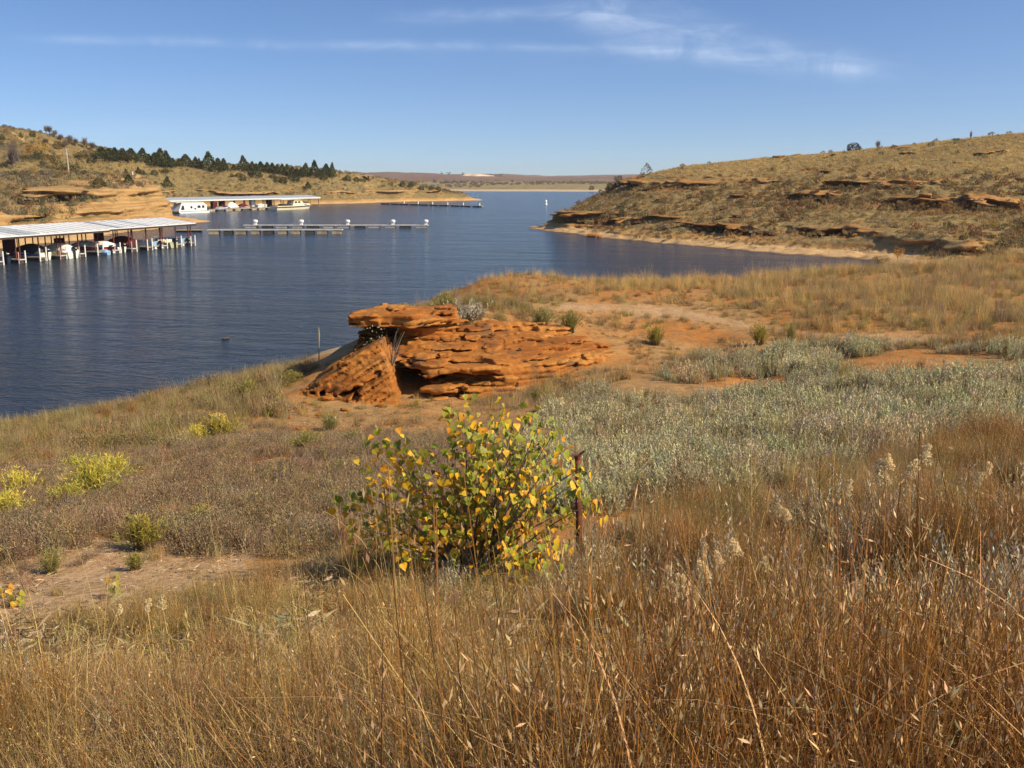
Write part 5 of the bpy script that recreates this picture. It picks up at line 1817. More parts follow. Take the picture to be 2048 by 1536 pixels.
def far_dock():
    ax, ay, _z = P(334, 402, 314); bx, by, _z = P(641, 395.2, 380)
    rz = frame(ax, ay, bx, by); L = math.hypot(bx - ax, by - ay)
    o = thing('covered_dock', 'distant covered dock with thin grey-white roof behind the houseboat', 'boat dock', (ax, ay, 0), rz)
    # y<0 is the near (camera) side here
    m = MB()
    for (y0, z0, y1, z1) in ((0, 3.55, 5.5, 4.3), (5.5, 4.3, 11, 3.55)):
        V = []
        for x in (0, L):
            V += [(x, y0, z0), (x, y1, z1), (x, y1, z1 - .12), (x, y0, z0 - .12)]
        m.add(V, [(0, 4, 5, 1), (2, 6, 7, 3), (0, 3, 7, 4), (1, 5, 6, 2), (0, 1, 2, 3), (4, 7, 6, 5)])
    m.build('roof', M['roof_grey'], o)
    m = MB(); m.box(0, L, -.04, .04, 3.1, 3.43); m.build('fascia', M['roof'], o)
    m = MB(); m.box(0, L, 4.9, 6.1, .4, .55); m.build('walkway', M['deck'], o)
    n = 16
    for i in range(n):
        x = .6 + i * (L - 1.2) / (n - 1)
        for y in (.5, 5.5, 10.5):
            m = MB(); m.box(x - .08, x + .08, y - .08, y + .08, .3, 3.4 + (.7 if y == 5.5 else 0)); m.build('post', M['redpost'], o)
        m = MB(); m.box(x - .4, x + .4, .2, 4.85, .3, .42); m.build('finger_deck', M['deck'], o)
    Mw = Matrix.Translation((ax, ay, 0)) @ Matrix.Rotation(rz, 4, 'Z')
    at = lambda x, y, z=0: tuple(Mw @ Vector((x, y, z)))
    # service walk along the front
    a = Wp(412, 423); b = Wp(560, 418)
    p, l2 = pier('low grey walk running between the houseboat and the cabin cruiser', a, b, 1.6, .7, M['deck'], M['tanfloat'], 9)
    q = thing('kiosk', 'white upright cabinet on the walk in front of the far dock', 'cabinet', (*P(505, 418, 352)[:2], .7), rz)
    m = MB(); m.box(-.95, .95, -.6, .6, 0, 3.0); m.build('cabinet', M['white'], q)
    m = MB(); m.box(-.7, .7, -.63, -.605, .1, 2.3); m.build('door', M['whitepole'], q)
    G = 'small boats under the far dock'
    runabout('motorboat', 'white runabout with a blue stripe under the far dock, next to the houseboat', (*P(433, 418, 322)[:2], 0), rz + .15, 6.2, 2.3, .9, M['white'], M['bluepaint'], None, None, group=G)
    runabout('motorboat', 'white boat with a round white cover under the far dock', (*P(455, 417, 330)[:2], 0), rz + .1, 6.0, 2.3, 1.0, M['white'], M['yellow'], M['whitecanvas'], None, group=G, peak=1.5)
    runabout('motorboat', 'dark red covered boat under the far dock left of the white cabinet', (*P(478, 415, 338)[:2], 0), rz + .1, 6.0, 2.3, 1.0, M['white'], M['red'], M['maroon'], None, group=G, peak=.9)
    runabout('motorboat', 'white boat under the far dock right of the white cabinet', (*P(512, 415, 352)[:2], 0), rz + .1, 6.5, 2.4, 1.2, M['white'], None, M['whitecanvas'], None, group=G, peak=.4)
    for px, py, Y, lab in ((428, 412, 332, 'dark storage cabin under the far dock left of centre'), (444, 411, 338, 'tall dark maroon shed near the middle of the far dock'), (538, 412, 362, 'dark post-like shed at the right end of the far dock')):
        q = thing('storage_locker', lab, 'locker', (*P(px, py, Y)[:2], .5), rz, 'sheds under the far dock')
        m = MB(); m.box(-1.0, 1.0, -.6, .6, 0, 2.4); m.build('cabinet', M['brownbox'], q)
        m = MB(); m.box(-.8, .8, -.63, -.605, .1, 2.1); m.build('door', M['maroon'], q)


far_dock()


def houseboat():
    a = Wp(350, 427); b = Wp(411, 425)
    rz = frame(*a, *b); L = math.hypot(b[0] - a[0], b[1] - a[1])
    o = thing('houseboat', 'white houseboat with slanted front, round port and dark windows', 'houseboat', (a[0], a[1], 0), rz)
    m = MB(); m.loft([[(x, -1.9, zb), (x, -1.95, .75), (x, 1.95, .75), (x, 1.9, zb)] for x, zb in ((0, .35), (.8, -.2), (L - .5, -.2), (L, 0))]); m.build('hull', M['white'], o)
    m = MB(); m.box(.4, L - .1, -1.97, -1.955, .55, .68); m.build('stripe', M['bluepaint'], o)
    # cabin side profile, lofted across
    prof = [(.1, .76), (1.2, 2.95), (1.6, 3.15), (L * .82, 3.15), (L * .93, 2.3), (L * .93, .76)]
    m = MB(); m.loft([[(x, y, z) for x, z in prof] for y in (-1.7, 1.7)], closed=True); m.build('cabin', M['white'], o)
    m = MB(); m.box(-.3, L * .80, -1.85, 1.85, 3.16, 3.28); m.box(-.6, -.3, -1.8, 1.8, 3.0, 3.2); m.build('roof', M['white'], o)
    m = MB(); m.add([(.85, -1.712, 1.0), (2.2, -1.712, 1.0), (2.0, -1.712, 2.3), (1.35, -1.712, 2.3)] + [(.85, -1.73, 1.0), (2.2, -1.73, 1.0), (2.0, -1.73, 2.3), (1.35, -1.73, 2.3)], [(0, 1, 2, 3), (4, 7, 6, 5), (0, 4, 5, 1), (1, 5, 6, 2), (2, 6, 7, 3), (3, 7, 4, 0)])
    m.build('window', M['glass'], o)
    m = MB(); m.tube([(L * .42, -1.70, 1.75), (L * .42, -1.74, 1.75)], .4, 12); m.build('porthole', M['glass'], o)
    for x0, x1 in ((L * .62, L * .72), (L * .77, L * .85)):
        m = MB(); m.box(x0, x1, -1.74, -1.71, 1.5, 2.25); m.build('window', M['glass'], o)
    m = MB(); m.add([(L * .50, -1.722, 1.55), (L * .57, -1.722, 1.55), (L * .585, -1.722, .95), (L * .55, -1.722, .95), (L * .55, -1.722, 1.35), (L * .50, -1.722, 1.4)], [(0, 1, 2, 3), (0, 3, 4, 5)]); m.build('emblem', M['bluepaint'], o)
    m = MB()
    for k in range(7):
        x = L * .12 + k * L * .1
        for y in (-1.75, 1.75):
            m.tube([(x, y, 3.28), (x, y, 3.95)], .025, 5)
    for y in (-1.75, 1.75):
        m.tube([(L * .12, y, 3.95), (L * .72, y, 3.95)], .025, 5)
    m.build('rail', M['alu'], o)
    m = MB(); m.box(L * .94, L, -1.6, 1.6, .76, 1.5); m.build('stern_locker', M['charcoal'], o)


houseboat()


def cruiser():
    a = Wp(548, 420.2); b = Wp(621, 417.6)
    rz = frame(*a, *b); L = math.hypot(b[0] - a[0], b[1] - a[1])
    o = thing('cabin_cruiser', 'cream cabin cruiser with raised bridge roof and dark stripe', 'cabin cruiser', (a[0], a[1], 0), rz)
    m = MB(); m.loft(hull_rings(L, 3.6, 1.25, .9, .2, 10, 1.2)); m.build('hull', M['cream'], o)
    m = MB()
    pts = [Vector(r[2]) for r in hull_rings(L, 3.6, 1.25, .9, .2, 10, 1.2)]
    V = []
    for q in pts:
        V += [(q.x, q.y - .015, q.z - .5), (q.x, q.y - .03, q.z - .25)]
    m.add(V, [(2 * i, 2 * i + 2, 2 * i + 3, 2 * i + 1) for i in range(len(pts) - 1)]); m.build('stripe', M['glass'], o)
    prof = [(L * .42, 1.25), (L * .46, 3.0), (L * .66, 3.0), (L * .72, 2.1), (L * .86, 1.95), (L * .93, 1.35)]
    m = MB(); m.loft([[(x, y, z) for x, z in prof] for y in (-1.45, 1.45)], closed=True); m.build('cabin', M['cream'], o)
    for x0, x1 in ((L * .48, L * .54), (L * .57, L * .63)):
        m = MB(); m.box(x0, x1, -1.49, -1.455, 2.15, 2.75); m.build('window', M['glass'], o)
    m = MB(); m.box(L * .74, L * .80, -1.49, -1.455, 1.55, 1.8); m.build('window', M['glass'], o)
    m = MB(); m.loft([[(x, y * 1.0, 3.15 + .12 * (y == 0) + dz) for y in (-1.75, 0, 1.75)] + [(x, y, 3.05 + dz) for y in (1.75, -1.75)] for x, dz in ((L * .12, .25), (L * .4, .3), (L * .68, 0.05))], closed=True); m.build('canopy', M['cream'], o)
    m = MB()
    for x in (L * .15, L * .38):
        for y in (-1.6, 1.6):
            m.tube([(x, y, 1.25), (x, y, 3.3)], .035, 5)
    for k in range(6):
        x = L * (.72 + .05 * k); y = 1.45 * (1 - .16 * k)
        for s in (-1, 1):
            m.tube([(x, s * y, 1.35), (x, s * y, 2.05)], .025, 5)
    m.build('rail', M['alu'], o)
    m = MB(); m.box(L * .2, L * .4, -1.4, 1.4, 1.25, 1.9); m.build('cockpit_seat', M['charcoal'], o)
    m = MB(); m.box(L * .80, L * .90, -.6, .6, 1.95, 2.55, .1); m.build('canvas_cover', M['charcoal'], o)


cruiser()


def marks():
    x, y = Wp(1092, 409)
    o = thing('buoy', 'small white channel buoy alone in the open water', 'buoy', (x, y, 0))
    m = MB(); m.tube([(0, 0, -.4), (0, 0, .1), (0, 0, .2), (0, 0, 1.7), (0, 0, 1.85)], [.55, .62, .42, .42, .2], 12); m.build('body', M['whitepole'], o, smooth=True)
    m = MB(); m.tube([(0, 0, .75), (0, 0, .95)], .435, 12); m.build('ring', M['bluepaint'], o)
    x, y = hit(left_z, 138, 349, 190, 400)
    z = float(left_z(np.array([x]), np.array([y]))[0]); h_ = 50 * y / F
    o = thing('utility_pole', 'tall grey utility pole rising in front of the green bushes on the hill', 'utility pole', (x, y, z - .3))
    m = MB(); m.tube([(0, 0, 0), (-.25, 0, h_ + .3)], [.17, .12], 8); m.build('pole', M['wood'], o)
    m = MB(); m.box(-.9, .4, -.06, .06, h_ - .35, h_ - .2); m.build('crossarm', M['wood'], o)
    m = MB(); m.tube([(.12, 0, h_ * .25), (-.05, 0, h_ * .98)], .035, 5); m.build('conduit', M['whitepole'], o)
    x, y = hit(left_z, 266, 357, 190, 400)
    z = float(left_z(np.array([x]), np.array([y]))[0])
    o = thing('marker_post', 'short white marker post on the slope above the bluff', 'marker post', (x, y, z - .1))
    m = MB(); m.tube([(0, 0, 0), (0, 0, 1.55)], .12, 8); m.build('post', M['whitepole'], o)
    m = MB(); m.tube([(0, 0, 1.56), (0, 0, 1.72)], [.14, .06], 8); m.build('cap', M['whitepole'], o)
    x, y = hit(left_z, 737, 362, 380, 520)
    z = float(left_z(np.array([x]), np.array([y]))[0])
    o = thing('picnic_shelter', 'small brown-roofed picnic shelter on a stout post on the far point', 'picnic shelter', (x, y, z))
    m = MB(); m.loft([[(-2.6, -1.8, 2.2), (2.6, -1.8, 2.2), (2.6, 1.8, 2.2), (-2.6, 1.8, 2.2)], [(-.9, -.2, 3.0), (.9, -.2, 3.0), (.9, .2, 3.0), (-.9, .2, 3.0)]], closed=True); m.build('roof', M['shingle'], o)
    m = MB(); m.box(-.3, .3, -.3, .3, -.3, 2.2); m.build('post', M['stone'], o)
    m = MB(); m.box(-1.3, 1.3, -.4, .4, .62, .72); m.box(-1.3, 1.3, -.9, -.65, .38, .44); m.box(-1.3, 1.3, .65, .9, .38, .44); m.build('table', M['wood'], o)
    # rusted pipe beside the sapling
    x, y, _z = P(1158, 975, 6.9)
    z = float(ground_z(np.array([x]), np.array([y]))[0])
    top = P(1156, 913, 6.9)[2]
    o = thing('steel_post', 'rusty steel post with a bent cap beside the yellow-green sapling', 'post', (x, y, z - .1))
    h_ = top - z + .1
    m = MB(); m.tube([(.008, 0, 0), (-.012, 0, h_)], .021, 10); m.build('pipe', M['rust'], o, smooth=True)
    m = MB(); m.tube([(-.012, 0, h_ - .015), (-.012, 0, h_ + .006)], .027, 10); m.build('collar', M['rust'], o)
    m = MB(); m.add([(-.042, -.02, h_ + .004), (.0, -.026, h_ + .01), (.036, -.02, h_ + .038), (.036, .02, h_ + .038), (.0, .026, h_ + .01), (-.042, .02, h_ + .004)] + [(-.042, -.02, h_ + .010), (.0, -.026, h_ + .016), (.036, -.02, h_ + .044), (.036, .02, h_ + .044), (.0, .026, h_ + .016), (-.042, .02, h_ + .010)],
                    [(0, 5, 4, 1), (1, 4, 3, 2), (6, 7, 10, 11), (7, 8, 9, 10), (0, 1, 7, 6), (1, 2, 8, 7), (2, 3, 9, 8), (3, 4, 10, 9), (4, 5, 11, 10), (5, 0, 6, 11)])
    m.build('cap', M['rust'], o)


marks()
# ------------------------------------------------------------------ trees and bushes one can tell apart
def crown_cedar(seed, col=(.055, .075, .022), cone=1.0, n=900):
    """juniper, 1 m high: dense sprays round a pointed, lumpy body"""
    r = np.random.default_rng(seed)
    t = r.beta(1.15, 1.25, n) if cone > .6 else r.beta(1.25, 1.6, n); az = r.uniform(0, 6.283, n)
    prof = np.interp(t, [0, .1, .25, .5, .75, .9, 1], [.28, .42, .42, .27, .13, .055, .015]) if cone > .6 else np.interp(t, [0, .15, .4, .7, .9, 1], [.34, .5, .55, .46, .27, .08])
    lump = 1 + .22 * np.sin(az * 3 + seed) * np.sin(t * 9 + seed * 2) + .12 * np.sin(az * 5 + t * 14)
    q = prof * lump * r.uniform(.45, 1.05, n) ** .5
    c = np.stack([q * np.cos(az), q * np.sin(az), .05 + t * .95], 1)
    ax = np.stack([np.cos(az), np.sin(az), .9 + t], 1) + .5 * r.standard_normal((n, 3)); ax /= np.linalg.norm(ax, axis=1, keepdims=True)
    return leaves_q(r, c, ax, r.uniform(.07, .16, n), r.uniform(.04, .075, n), rcol(col, n, r, .3, .12), .3)


def crown_broad(seed, col, n=520, tall=.62, open_=.0, leaf=.075):
    """broadleaf crown, 1 m high, made of several leafy masses with gaps"""
    r = np.random.default_rng(seed)
    k = 9
    cc = np.stack([r.uniform(-.36, .36, k), r.uniform(-.3, .3, k), r.uniform(1 - tall, .86, k)], 1)
    rr = r.uniform(.13, .24, k)
    i = r.integers(0, k, n)
    u = r.standard_normal((n, 3)); u /= np.linalg.norm(u, axis=1, keepdims=True)
    c = cc[i] + u * (rr[i] * r.uniform(.5, 1.0, n) ** .5)[:, None]
    return leaves_q(r, c, updirs(r, n, 1.2), leaf * r.uniform(.6, 1.4, n), leaf * .6 * r.uniform(.6, 1.3, n), rcol(col, n, r, .25, .1), .3)


def twig_crown(seed, col, n=190):
    """leafless crown: fine twigs fanning from the limbs"""
    r = np.random.default_rng(seed)
    b = np.stack([r.uniform(-.16, .16, n), r.uniform(-.16, .16, n), r.uniform(.3, .62, n)], 1)
    d = updirs(r, n, .75)
    return ribbons(r, b, d, r.uniform(.2, .42, n), np.full(n, .02), np.abs(r.normal(0, .15, n)), rcol(col, n, r), 2, .3)


def trunk_mesh(seed, h=.5, rad=.03, limbs=5, spread=.32):
    r = random.Random(seed)
    m = MB(); m.tube([(0, 0, -.03), (r.uniform(-.02, .02), 0, h * .5), (r.uniform(-.04, .04), r.uniform(-.03, .03), h)], [rad, rad * .75, rad * .4], 6)
    for k in range(limbs):
        a = k * 6.283 / max(1, limbs) + r.uniform(-.4, .4); z0 = h * r.uniform(.35, .9)
        m.tube([(0, 0, z0), (spread * .5 * math.cos(a), spread * .5 * math.sin(a), z0 + .16), (spread * math.cos(a), spread * math.sin(a), z0 + .34)], [rad * .5, rad * .32, rad * .12], 5)
    me = bpy.data.meshes.new('trunk')
    me.from_pydata([tuple(p) for p in np.concatenate(m.v)], [], m.f)
    return me


def mk(name, vqc, mat):
    me = mesh_np(name, *vqc); me.materials.append(mat)
    return me


TR = {}
for k in range(4):
    TR['cone%d' % k] = (mk('crown', crown_cedar(800 + k, ((.085, .100, .026), (.105, .108, .028), (.075, .092, .034), (.12, .105, .026))[k], 1.0), M['foliage']), trunk_mesh(k, .35, .022, 0), M['bark_dark'])
    TR['round%d' % k] = (mk('crown', crown_cedar(810 + k, ((.090, .095, .028), (.08, .09, .034), (.11, .105, .034), (.10, .09, .028))[k], .3), M['foliage']), trunk_mesh(k, .3, .025, 0), M['bark_dark'])
    TR['olive%d' % k] = (mk('crown', crown_broad(820 + k, ((.12, .105, .03), (.15, .12, .035), (.10, .095, .035), (.17, .13, .04))[k], 520, .75), M['foliage']), trunk_mesh(k, .5, .025, 5), M['bark_dark'])
    TR['bare%d' % k] = (mk('crown', twig_crown(830 + k, ((.17, .13, .11), (.22, .165, .12), (.14, .115, .10), (.2, .14, .1))[k], 240), M['foliage']), trunk_mesh(10 + k, .5, .03, 7, .28), M['bark'])
    TR['gold%d' % k] = (mk('crown', crown_broad(840 + k, ((.46, .22, .04), (.40, .25, .05), (.36, .2, .05), (.5, .28, .05))[k], 420, .65), M['foliage']), trunk_mesh(k, .5, .025, 5), M['bark'])
    TR['sparse%d' % k] = (mk('crown', crown_cedar(850 + k, (.085, .085, .06), 1.0, 130), M['foliage']), trunk_mesh(20 + k, .8, .02, 6, .2), M['bark'])


def plant_tree(kind, v, name, label, cat, zfun, px, py, hpx, wpx, y0, y1, group=None, Y=None):
    if Y is None:
        x, y = hit(zfun, px, py, y0, y1)
    else:
        x, y, _ = P(px, py, Y)
    z = float(zfun(np.array([x]), np.array([y]))[0])
    h_ = hpx * y / F
    w_ = (wpx or hpx * .8) * y / F
    crown, trunk, bark = TR[kind + str(v % 4)]
    base = {'cone': .86, 'round': 1.15, 'olive': 1.0, 'bare': .85, 'gold': 1.0, 'sparse': .7}[kind]
    o = thing(name, label, cat, (x, y, z - .05 * h_), (v * 2.399 + px) % 6.28, group)
    o.scale = (w_ / base, w_ / base, h_)
    link('crown', crown, None, o)
    link('trunk', trunk, bark, o)
    return o


ORD = ['first', 'second', 'third', 'fourth', 'fifth', 'sixth', 'seventh', 'eighth', 'ninth', 'tenth', 'eleventh', 'twelfth', 'thirteenth', 'fourteenth', 'fifteenth', 'sixteenth', 'seventeenth', 'eighteenth', 'nineteenth', 'twentieth', 'twenty-first', 'twenty-second']


def row(lst, kind_default, name, fmt, cat, zfun, y0, y1, group):
    for i, t in enumerate(lst):
        px, py, h_, w_ = t[:4]
        h_ *= .82 + .36 * ((i * 7 + int(px)) % 5) / 4; w_ *= .9 + .3 * ((i * 3 + int(px)) % 4) / 3
        kind = t[4] if len(t) > 4 else kind_default
        plant_tree(kind, i, name, fmt.format(ORD[i]), cat, zfun, px, py, h_, w_, y0, y1, group)


def hill_trees():
    Lz = left_z
    row([(205, 320, 30, 34), (219, 321, 25, 26), (231, 321, 29, 26), (246, 322, 24, 26), (263, 323, 27, 28), (286, 324, 29, 27), (299, 327, 20, 18)],
        'cone', 'cedar_tree', '{} cedar from the left in the dark row climbing the hill above the pole', 'cedar tree', Lz, 240, 420, 'cedars in the row above the pole')
    row([(311, 331, 27, 26), (322, 333, 29, 30), (334, 336, 30, 28), (346, 335, 18, 16), (358, 332, 16, 14), (372, 334, 24, 26), (392, 336, 18, 16), (399, 337, 18, 14), (418, 338, 28, 27), (437, 342, 30, 30), (448, 342, 22, 18)],
        'cone', 'cedar_tree', '{} cedar from the left in the ridge row above the houseboat', 'cedar tree', Lz, 260, 440, 'cedars on the ridge above the houseboat')
    row([(468, 341, 11, 14), (487, 341, 24, 20), (496, 342, 20, 16), (505, 343, 21, 18), (522, 343, 23, 20), (535, 346, 25, 18), (545, 346, 19, 16), (555, 348, 16, 16), (565, 349, 22, 18), (575, 350, 19, 16), (585, 351, 20, 18), (594, 353, 17, 15), (603, 354, 18, 14), (612, 353, 23, 18), (630, 355, 30, 24), (640, 354, 18, 14), (653, 355, 31, 26), (665, 355, 24, 16)],
        'cone', 'cedar_tree', '{} cedar from the left in the long row that ends above the bay', 'cedar tree', Lz, 300, 460, 'cedars in the long ridge row')
    plant_tree('cone', 2, 'cedar_tree', 'cedar standing alone in front of the long ridge row', 'cedar tree', Lz, 513, 355, 26, 21, 300, 440)
    G = 'small cedars dotted over the open slope'
    lab = ['small round cedar just right of the utility pole', 'dark oval bush below the first ridge cedars', 'small cedar left of the white marker post', 'left cedar of a close pair on the open slope', 'right cedar of a close pair on the open slope', 'round cedar right of the close pair', 'low round cedar beneath the ridge row',
           'big round bush on the very edge of the bluff', 'cedar beside the white marker post on the bluff top', 'pointed dark cedar at the right end of the bluff', 'tiny cedar left of the lone slope pair over the bay', 'cedar left of the lone front cedar', 'round cedar just below it on the bay slope', 'small cedar right of the lone front cedar',
           'left one of two touching cedars on the bay slope', 'right one of two touching cedars on the bay slope', 'small cedar beneath the ridge row end', 'round cedar under the ridge row end', 'dark cedar low on the slope above the tan bank', 'small cedar below the last ridge trees', 'small cedar to the right of all ridge trees', 'cedar nearest to the far purple hills', 'small cedar on the crest of the far point', 'cedar left of the picnic shelter', 'dark cedar touching the picnic shelter']
    lst = [(170, 350, 9, 11), (183, 327, 11, 17), (252, 348, 9, 8), (277, 348, 13, 10), (285, 350, 10, 11), (309, 351, 11, 13), (331, 347, 10, 14), (199, 381, 25, 26), (258, 368, 19, 20), (335, 374, 20, 17), (464, 355, 7, 8), (478, 355, 9, 14), (487, 363, 13, 12), (546, 357, 8, 14), (556, 365, 12, 14), (567, 367, 13, 15), (583, 359, 10, 12), (593, 364, 11, 13), (616, 379, 14, 13), (648, 361, 11, 14), (690, 362, 8, 10), (696, 362, 11, 12), (713, 364, 10, 11), (722, 364, 7, 7), (728, 365, 8, 9)]
    for i, (t, l) in enumerate(zip(lst, lab)):
        plant_tree('cone' if i in (2, 3, 8, 9, 18) else 'round', i, 'cedar_tree', l, 'cedar tree', Lz, *t, 180, 520, G)
    lst = [('round', 9, 253, 6, 10, 'tiny dark cedar on the bald hilltop'), ('cone', 42, 276, 11, 7, 'small narrow cedar high on the left slope'), ('round', 66, 275, 12, 11, 'round cedar high on the left slope'),
           ('round', 5, 281, 12, 9, 'cedar cut by the left edge below the hilltop'), ('round', 4, 294, 10, 9, 'lower cedar cut by the left edge'), ('round', 9, 336, 11, 15, 'round cedar low at the left edge'),
           ('olive', 88, 336, 20, 18, 'rust-tinged bush below the orange trees'), ('olive', 115, 342, 32, 30, 'large grey-green tree left of the utility pole'), ('olive', 151, 347, 34, 32, 'dark green bushy tree right behind the utility pole'),
           ('olive', 131, 346, 20, 22, 'grey-green bush left of the utility pole foot'), ('olive', 70, 321, 22, 28, 'green bush under the orange tree crowns'), ('olive', 86, 320, 18, 22, 'olive bush between the orange trees and the pole'),
           ('olive', 104, 321, 20, 24, 'rounded green bush higher up left of the pole'), ('olive', 118, 301, 19, 24, 'green tree on the upper slope'), ('olive', 176, 320, 18, 22, 'olive tree at the upper end of the cedar row'), ('olive', 160, 321, 22, 24, 'green tree between the pole and the cedar row'),
           ('olive', 48, 321, 16, 26, 'low green bush beside the big bare tree'), ('olive', 189, 316, 16, 20, 'olive-brown tree behind the first row cedar'), ('olive', 30, 351, 12, 20, 'low olive shrub at the foot of the bare tree')]
    for i, (k, *t, l) in enumerate(lst):
        plant_tree(k, i, 'hillside_tree' if k == 'olive' else 'cedar_tree', l, 'tree' if k == 'olive' else 'cedar tree', Lz, *t, 180, 430, 'trees on the marina hill')
    lst = [(62, 318, 34, 30, 'left one of two orange autumn trees on the hill'), (84, 318, 36, 34, 'right one of two orange autumn trees on the hill'), (92, 329, 14, 16, 'small orange tree below the two big ones'), (72, 354, 16, 10, 'slim orange shrub on the bench'),
           (130, 350, 11, 20, 'low orange shrub left of the pole foot'), (68, 346, 14, 14, 'pale orange bush on the bench below the bare tree')]
    for i, (*t, l) in enumerate(lst):
        plant_tree('gold', i, 'autumn_tree', l, 'tree', Lz, *t, 180, 430, 'orange autumn trees on the hill')
    lst = [(28, 338, 56, 36, 'large bare tree with dark trunk near the left edge'), (93, 268, 20, 18, 'leafless tree on the hilltop right of the bald crest'), (100, 270, 22, 18, 'taller leafless tree on the hilltop'), (110, 276, 18, 20, 'grey leafless tree just below the hilltop'), (122, 282, 16, 18, 'grey bare tree on the skyline shoulder'), (141, 290, 22, 20, 'rounded bare tree on the skyline shoulder'),
           (152, 294, 20, 18, 'second bare tree on the skyline shoulder'), (170, 298, 26, 20, 'brownish bare tree on the falling skyline'), (186, 303, 22, 20, 'grey bare tree low on the falling skyline'), (198, 309, 18, 20, 'last bare tree before the cedar row'), (92, 292, 18, 22, 'bare scrub tree on the upper face'), (130, 296, 16, 22, 'grey thicket on the upper face'), (20, 256, 5, 8, 'tiny bare bush on the bald hilltop'), (28, 256, 5, 7, 'second tiny bare bush on the bald hilltop'), (28, 330, 22, 40, 'spreading grey thicket round the big bare tree')]
    for i, (*t, l) in enumerate(lst):
        plant_tree('bare', i, 'bare_tree', l, 'bare tree', Lz, *t, 180, 430, 'bare trees on the hill')
    # far point and far shore
    lst = [('gold', 785, 371, 13, 18, 'olive-yellow tree left on the far point'), ('round', 805, 374, 12, 10, 'dark round cedar on the far point'), ('gold', 812, 372, 12, 14, 'yellow tree behind the dark cedar on the far point'), ('round', 822, 375, 12, 11, 'second dark cedar on the far point'),
           ('round', 843, 381, 9, 11, 'low cedar near the end of the far point'), ('round', 862, 380, 7, 9, 'small cedar near the end of the far point'), ('round', 877, 383, 9, 11, 'last cedar at the tip of the far point'), ('olive', 830, 372, 11, 14, 'olive tree on the far point')]
    for i, (k, *t, l) in enumerate(lst):
        plant_tree(k, i, 'far_tree', l, 'tree', Lz, *t, 330, 540, 'trees on the far point')

    def fz(x, y):
        return np.interp(y - 925, [0, 30, 430, 900], [-.6, .75, 5.4, 8.2]) + 0 * x
    lst = [(838, 370, 9, 14, 'gold'), (852, 371, 10, 15, 'gold'), (868, 371, 8, 12, 'olive'), (880, 371, 9, 13, 'gold'), (893, 372, 8, 12, 'olive'), (908, 371, 7, 12, 'bare'), (922, 370, 6, 12, 'bare'), (945, 369, 6, 11, 'olive'), (962, 368, 6, 10, 'bare'), (978, 368, 6, 11, 'gold'), (996, 366, 8, 13, 'gold'), (1008, 367, 6, 10, 'gold'), (1025, 372, 8, 10, 'bare'), (1048, 367, 6, 12, 'gold'), (1064, 367, 5, 10, 'gold'), (1082, 367, 6, 11, 'olive'), (1110, 368, 5, 10, 'bare'), (1140, 371, 6, 10, 'olive'), (1183, 379, 9, 10, 'round'), (1194, 367, 7, 9, 'bare')]
    names = {'gold': 'yellowing', 'olive': 'olive-green', 'bare': 'grey leafless', 'round': 'dark round'}
    for i, (px, py, h_, w_, k) in enumerate(lst):
        Y = (float(np.clip((9.5 - 3.0) / max(1e-4, -(ray(px, py)[1] + 0.0006)), 960, 1500)))
        plant_tree(k, i, 'far_tree', '{} tree on the far shore flats, {} from the left'.format(names[k], ORD[i]), 'tree', fz, px, py, h_, w_, 0, 0, 'trees on the far shore flats', Y)
    # trees on the far ridge
    for i, px in enumerate((883, 898, 927, 982, 993, 1001)):
        Y = 2590
        a = ray(px, 345)[0]
        pyv = np.interp(px, [860, 905, 950, 1010], [346.5, 349, 351, 352])
        zz = H + float(ray(0, pyv)[1]) * Y
        plant_tree('olive', i, 'far_tree', 'dark tree on the far wooded ridge, {} from the left'.format(ORD[i]), 'tree', lambda x, y, q=zz: np.full(1, q - 2.0), px, 345, 6.5, 7 + 2 * (i % 3), 0, 0, 'trees on the far ridge', Y)
    # headland
    Rz = ground_z
    plant_tree('olive', 1, 'headland_bush', 'olive-green bush at the left end of the headland rim', 'bush', Rz, 1236, 371, 22, 22, 120, 250)
    plant_tree('round', 0, 'headland_bush', 'low dark bush below the olive one at the headland end', 'bush', Rz, 1224, 378, 14, 20, 120, 250)
    plant_tree('sparse', 1, 'spiky_tree', 'thin spiky young tree standing on the headland rim', 'tree', Rz, 1294, 347, 24, 20, 150, 250)
    plant_tree('olive', 2, 'headland_bush', 'upright olive bush growing out of the lower ledge', 'bush', Rz, 1247, 440, 34, 24, 120, 240)
    plant_tree('round', 3, 'headland_bush', 'dark leafy bush on the skyline of the right hill', 'bush', Rz, 1707, 303, 17, 26, 150, 260)
    plant_tree('bare', 1, 'bare_tree', 'small leafless tree on the skyline right of the dark bush', 'bare tree', Rz, 1755, 300, 22, 16, 150, 260)
    plant_tree('bare', 2, 'bare_tree', 'spreading leafless shrub far right on the skyline', 'bare tree', Rz, 1912, 284, 9, 30, 150, 260)
    plant_tree('bare', 3, 'bare_tree', 'thin leafless sapling at the right end of the skyline', 'bare tree', Rz, 1941, 281, 22, 8, 150, 260)
    plant_tree('gold', 1, 'autumn_bush', 'yellow bush above the dark hollow of the lower ledge', 'bush', Rz, 1984, 462, 26, 20, 100, 200)
    plant_tree('gold', 2, 'autumn_bush', 'yellow-leaved bush at the end of the cove', 'bush', Rz, 1762, 536, 26, 32, 70, 130)
    plant_tree('gold', 0, 'autumn_bush', 'thin yellow sapling behind the bush at the end of the cove', 'bush', Rz, 1795, 522, 32, 26, 80, 140)
    plant_tree('olive', 3, 'headland_bush', 'low grey-green bush below the lower ledge at right', 'bush', Rz, 1938, 491, 12, 26, 90, 160)
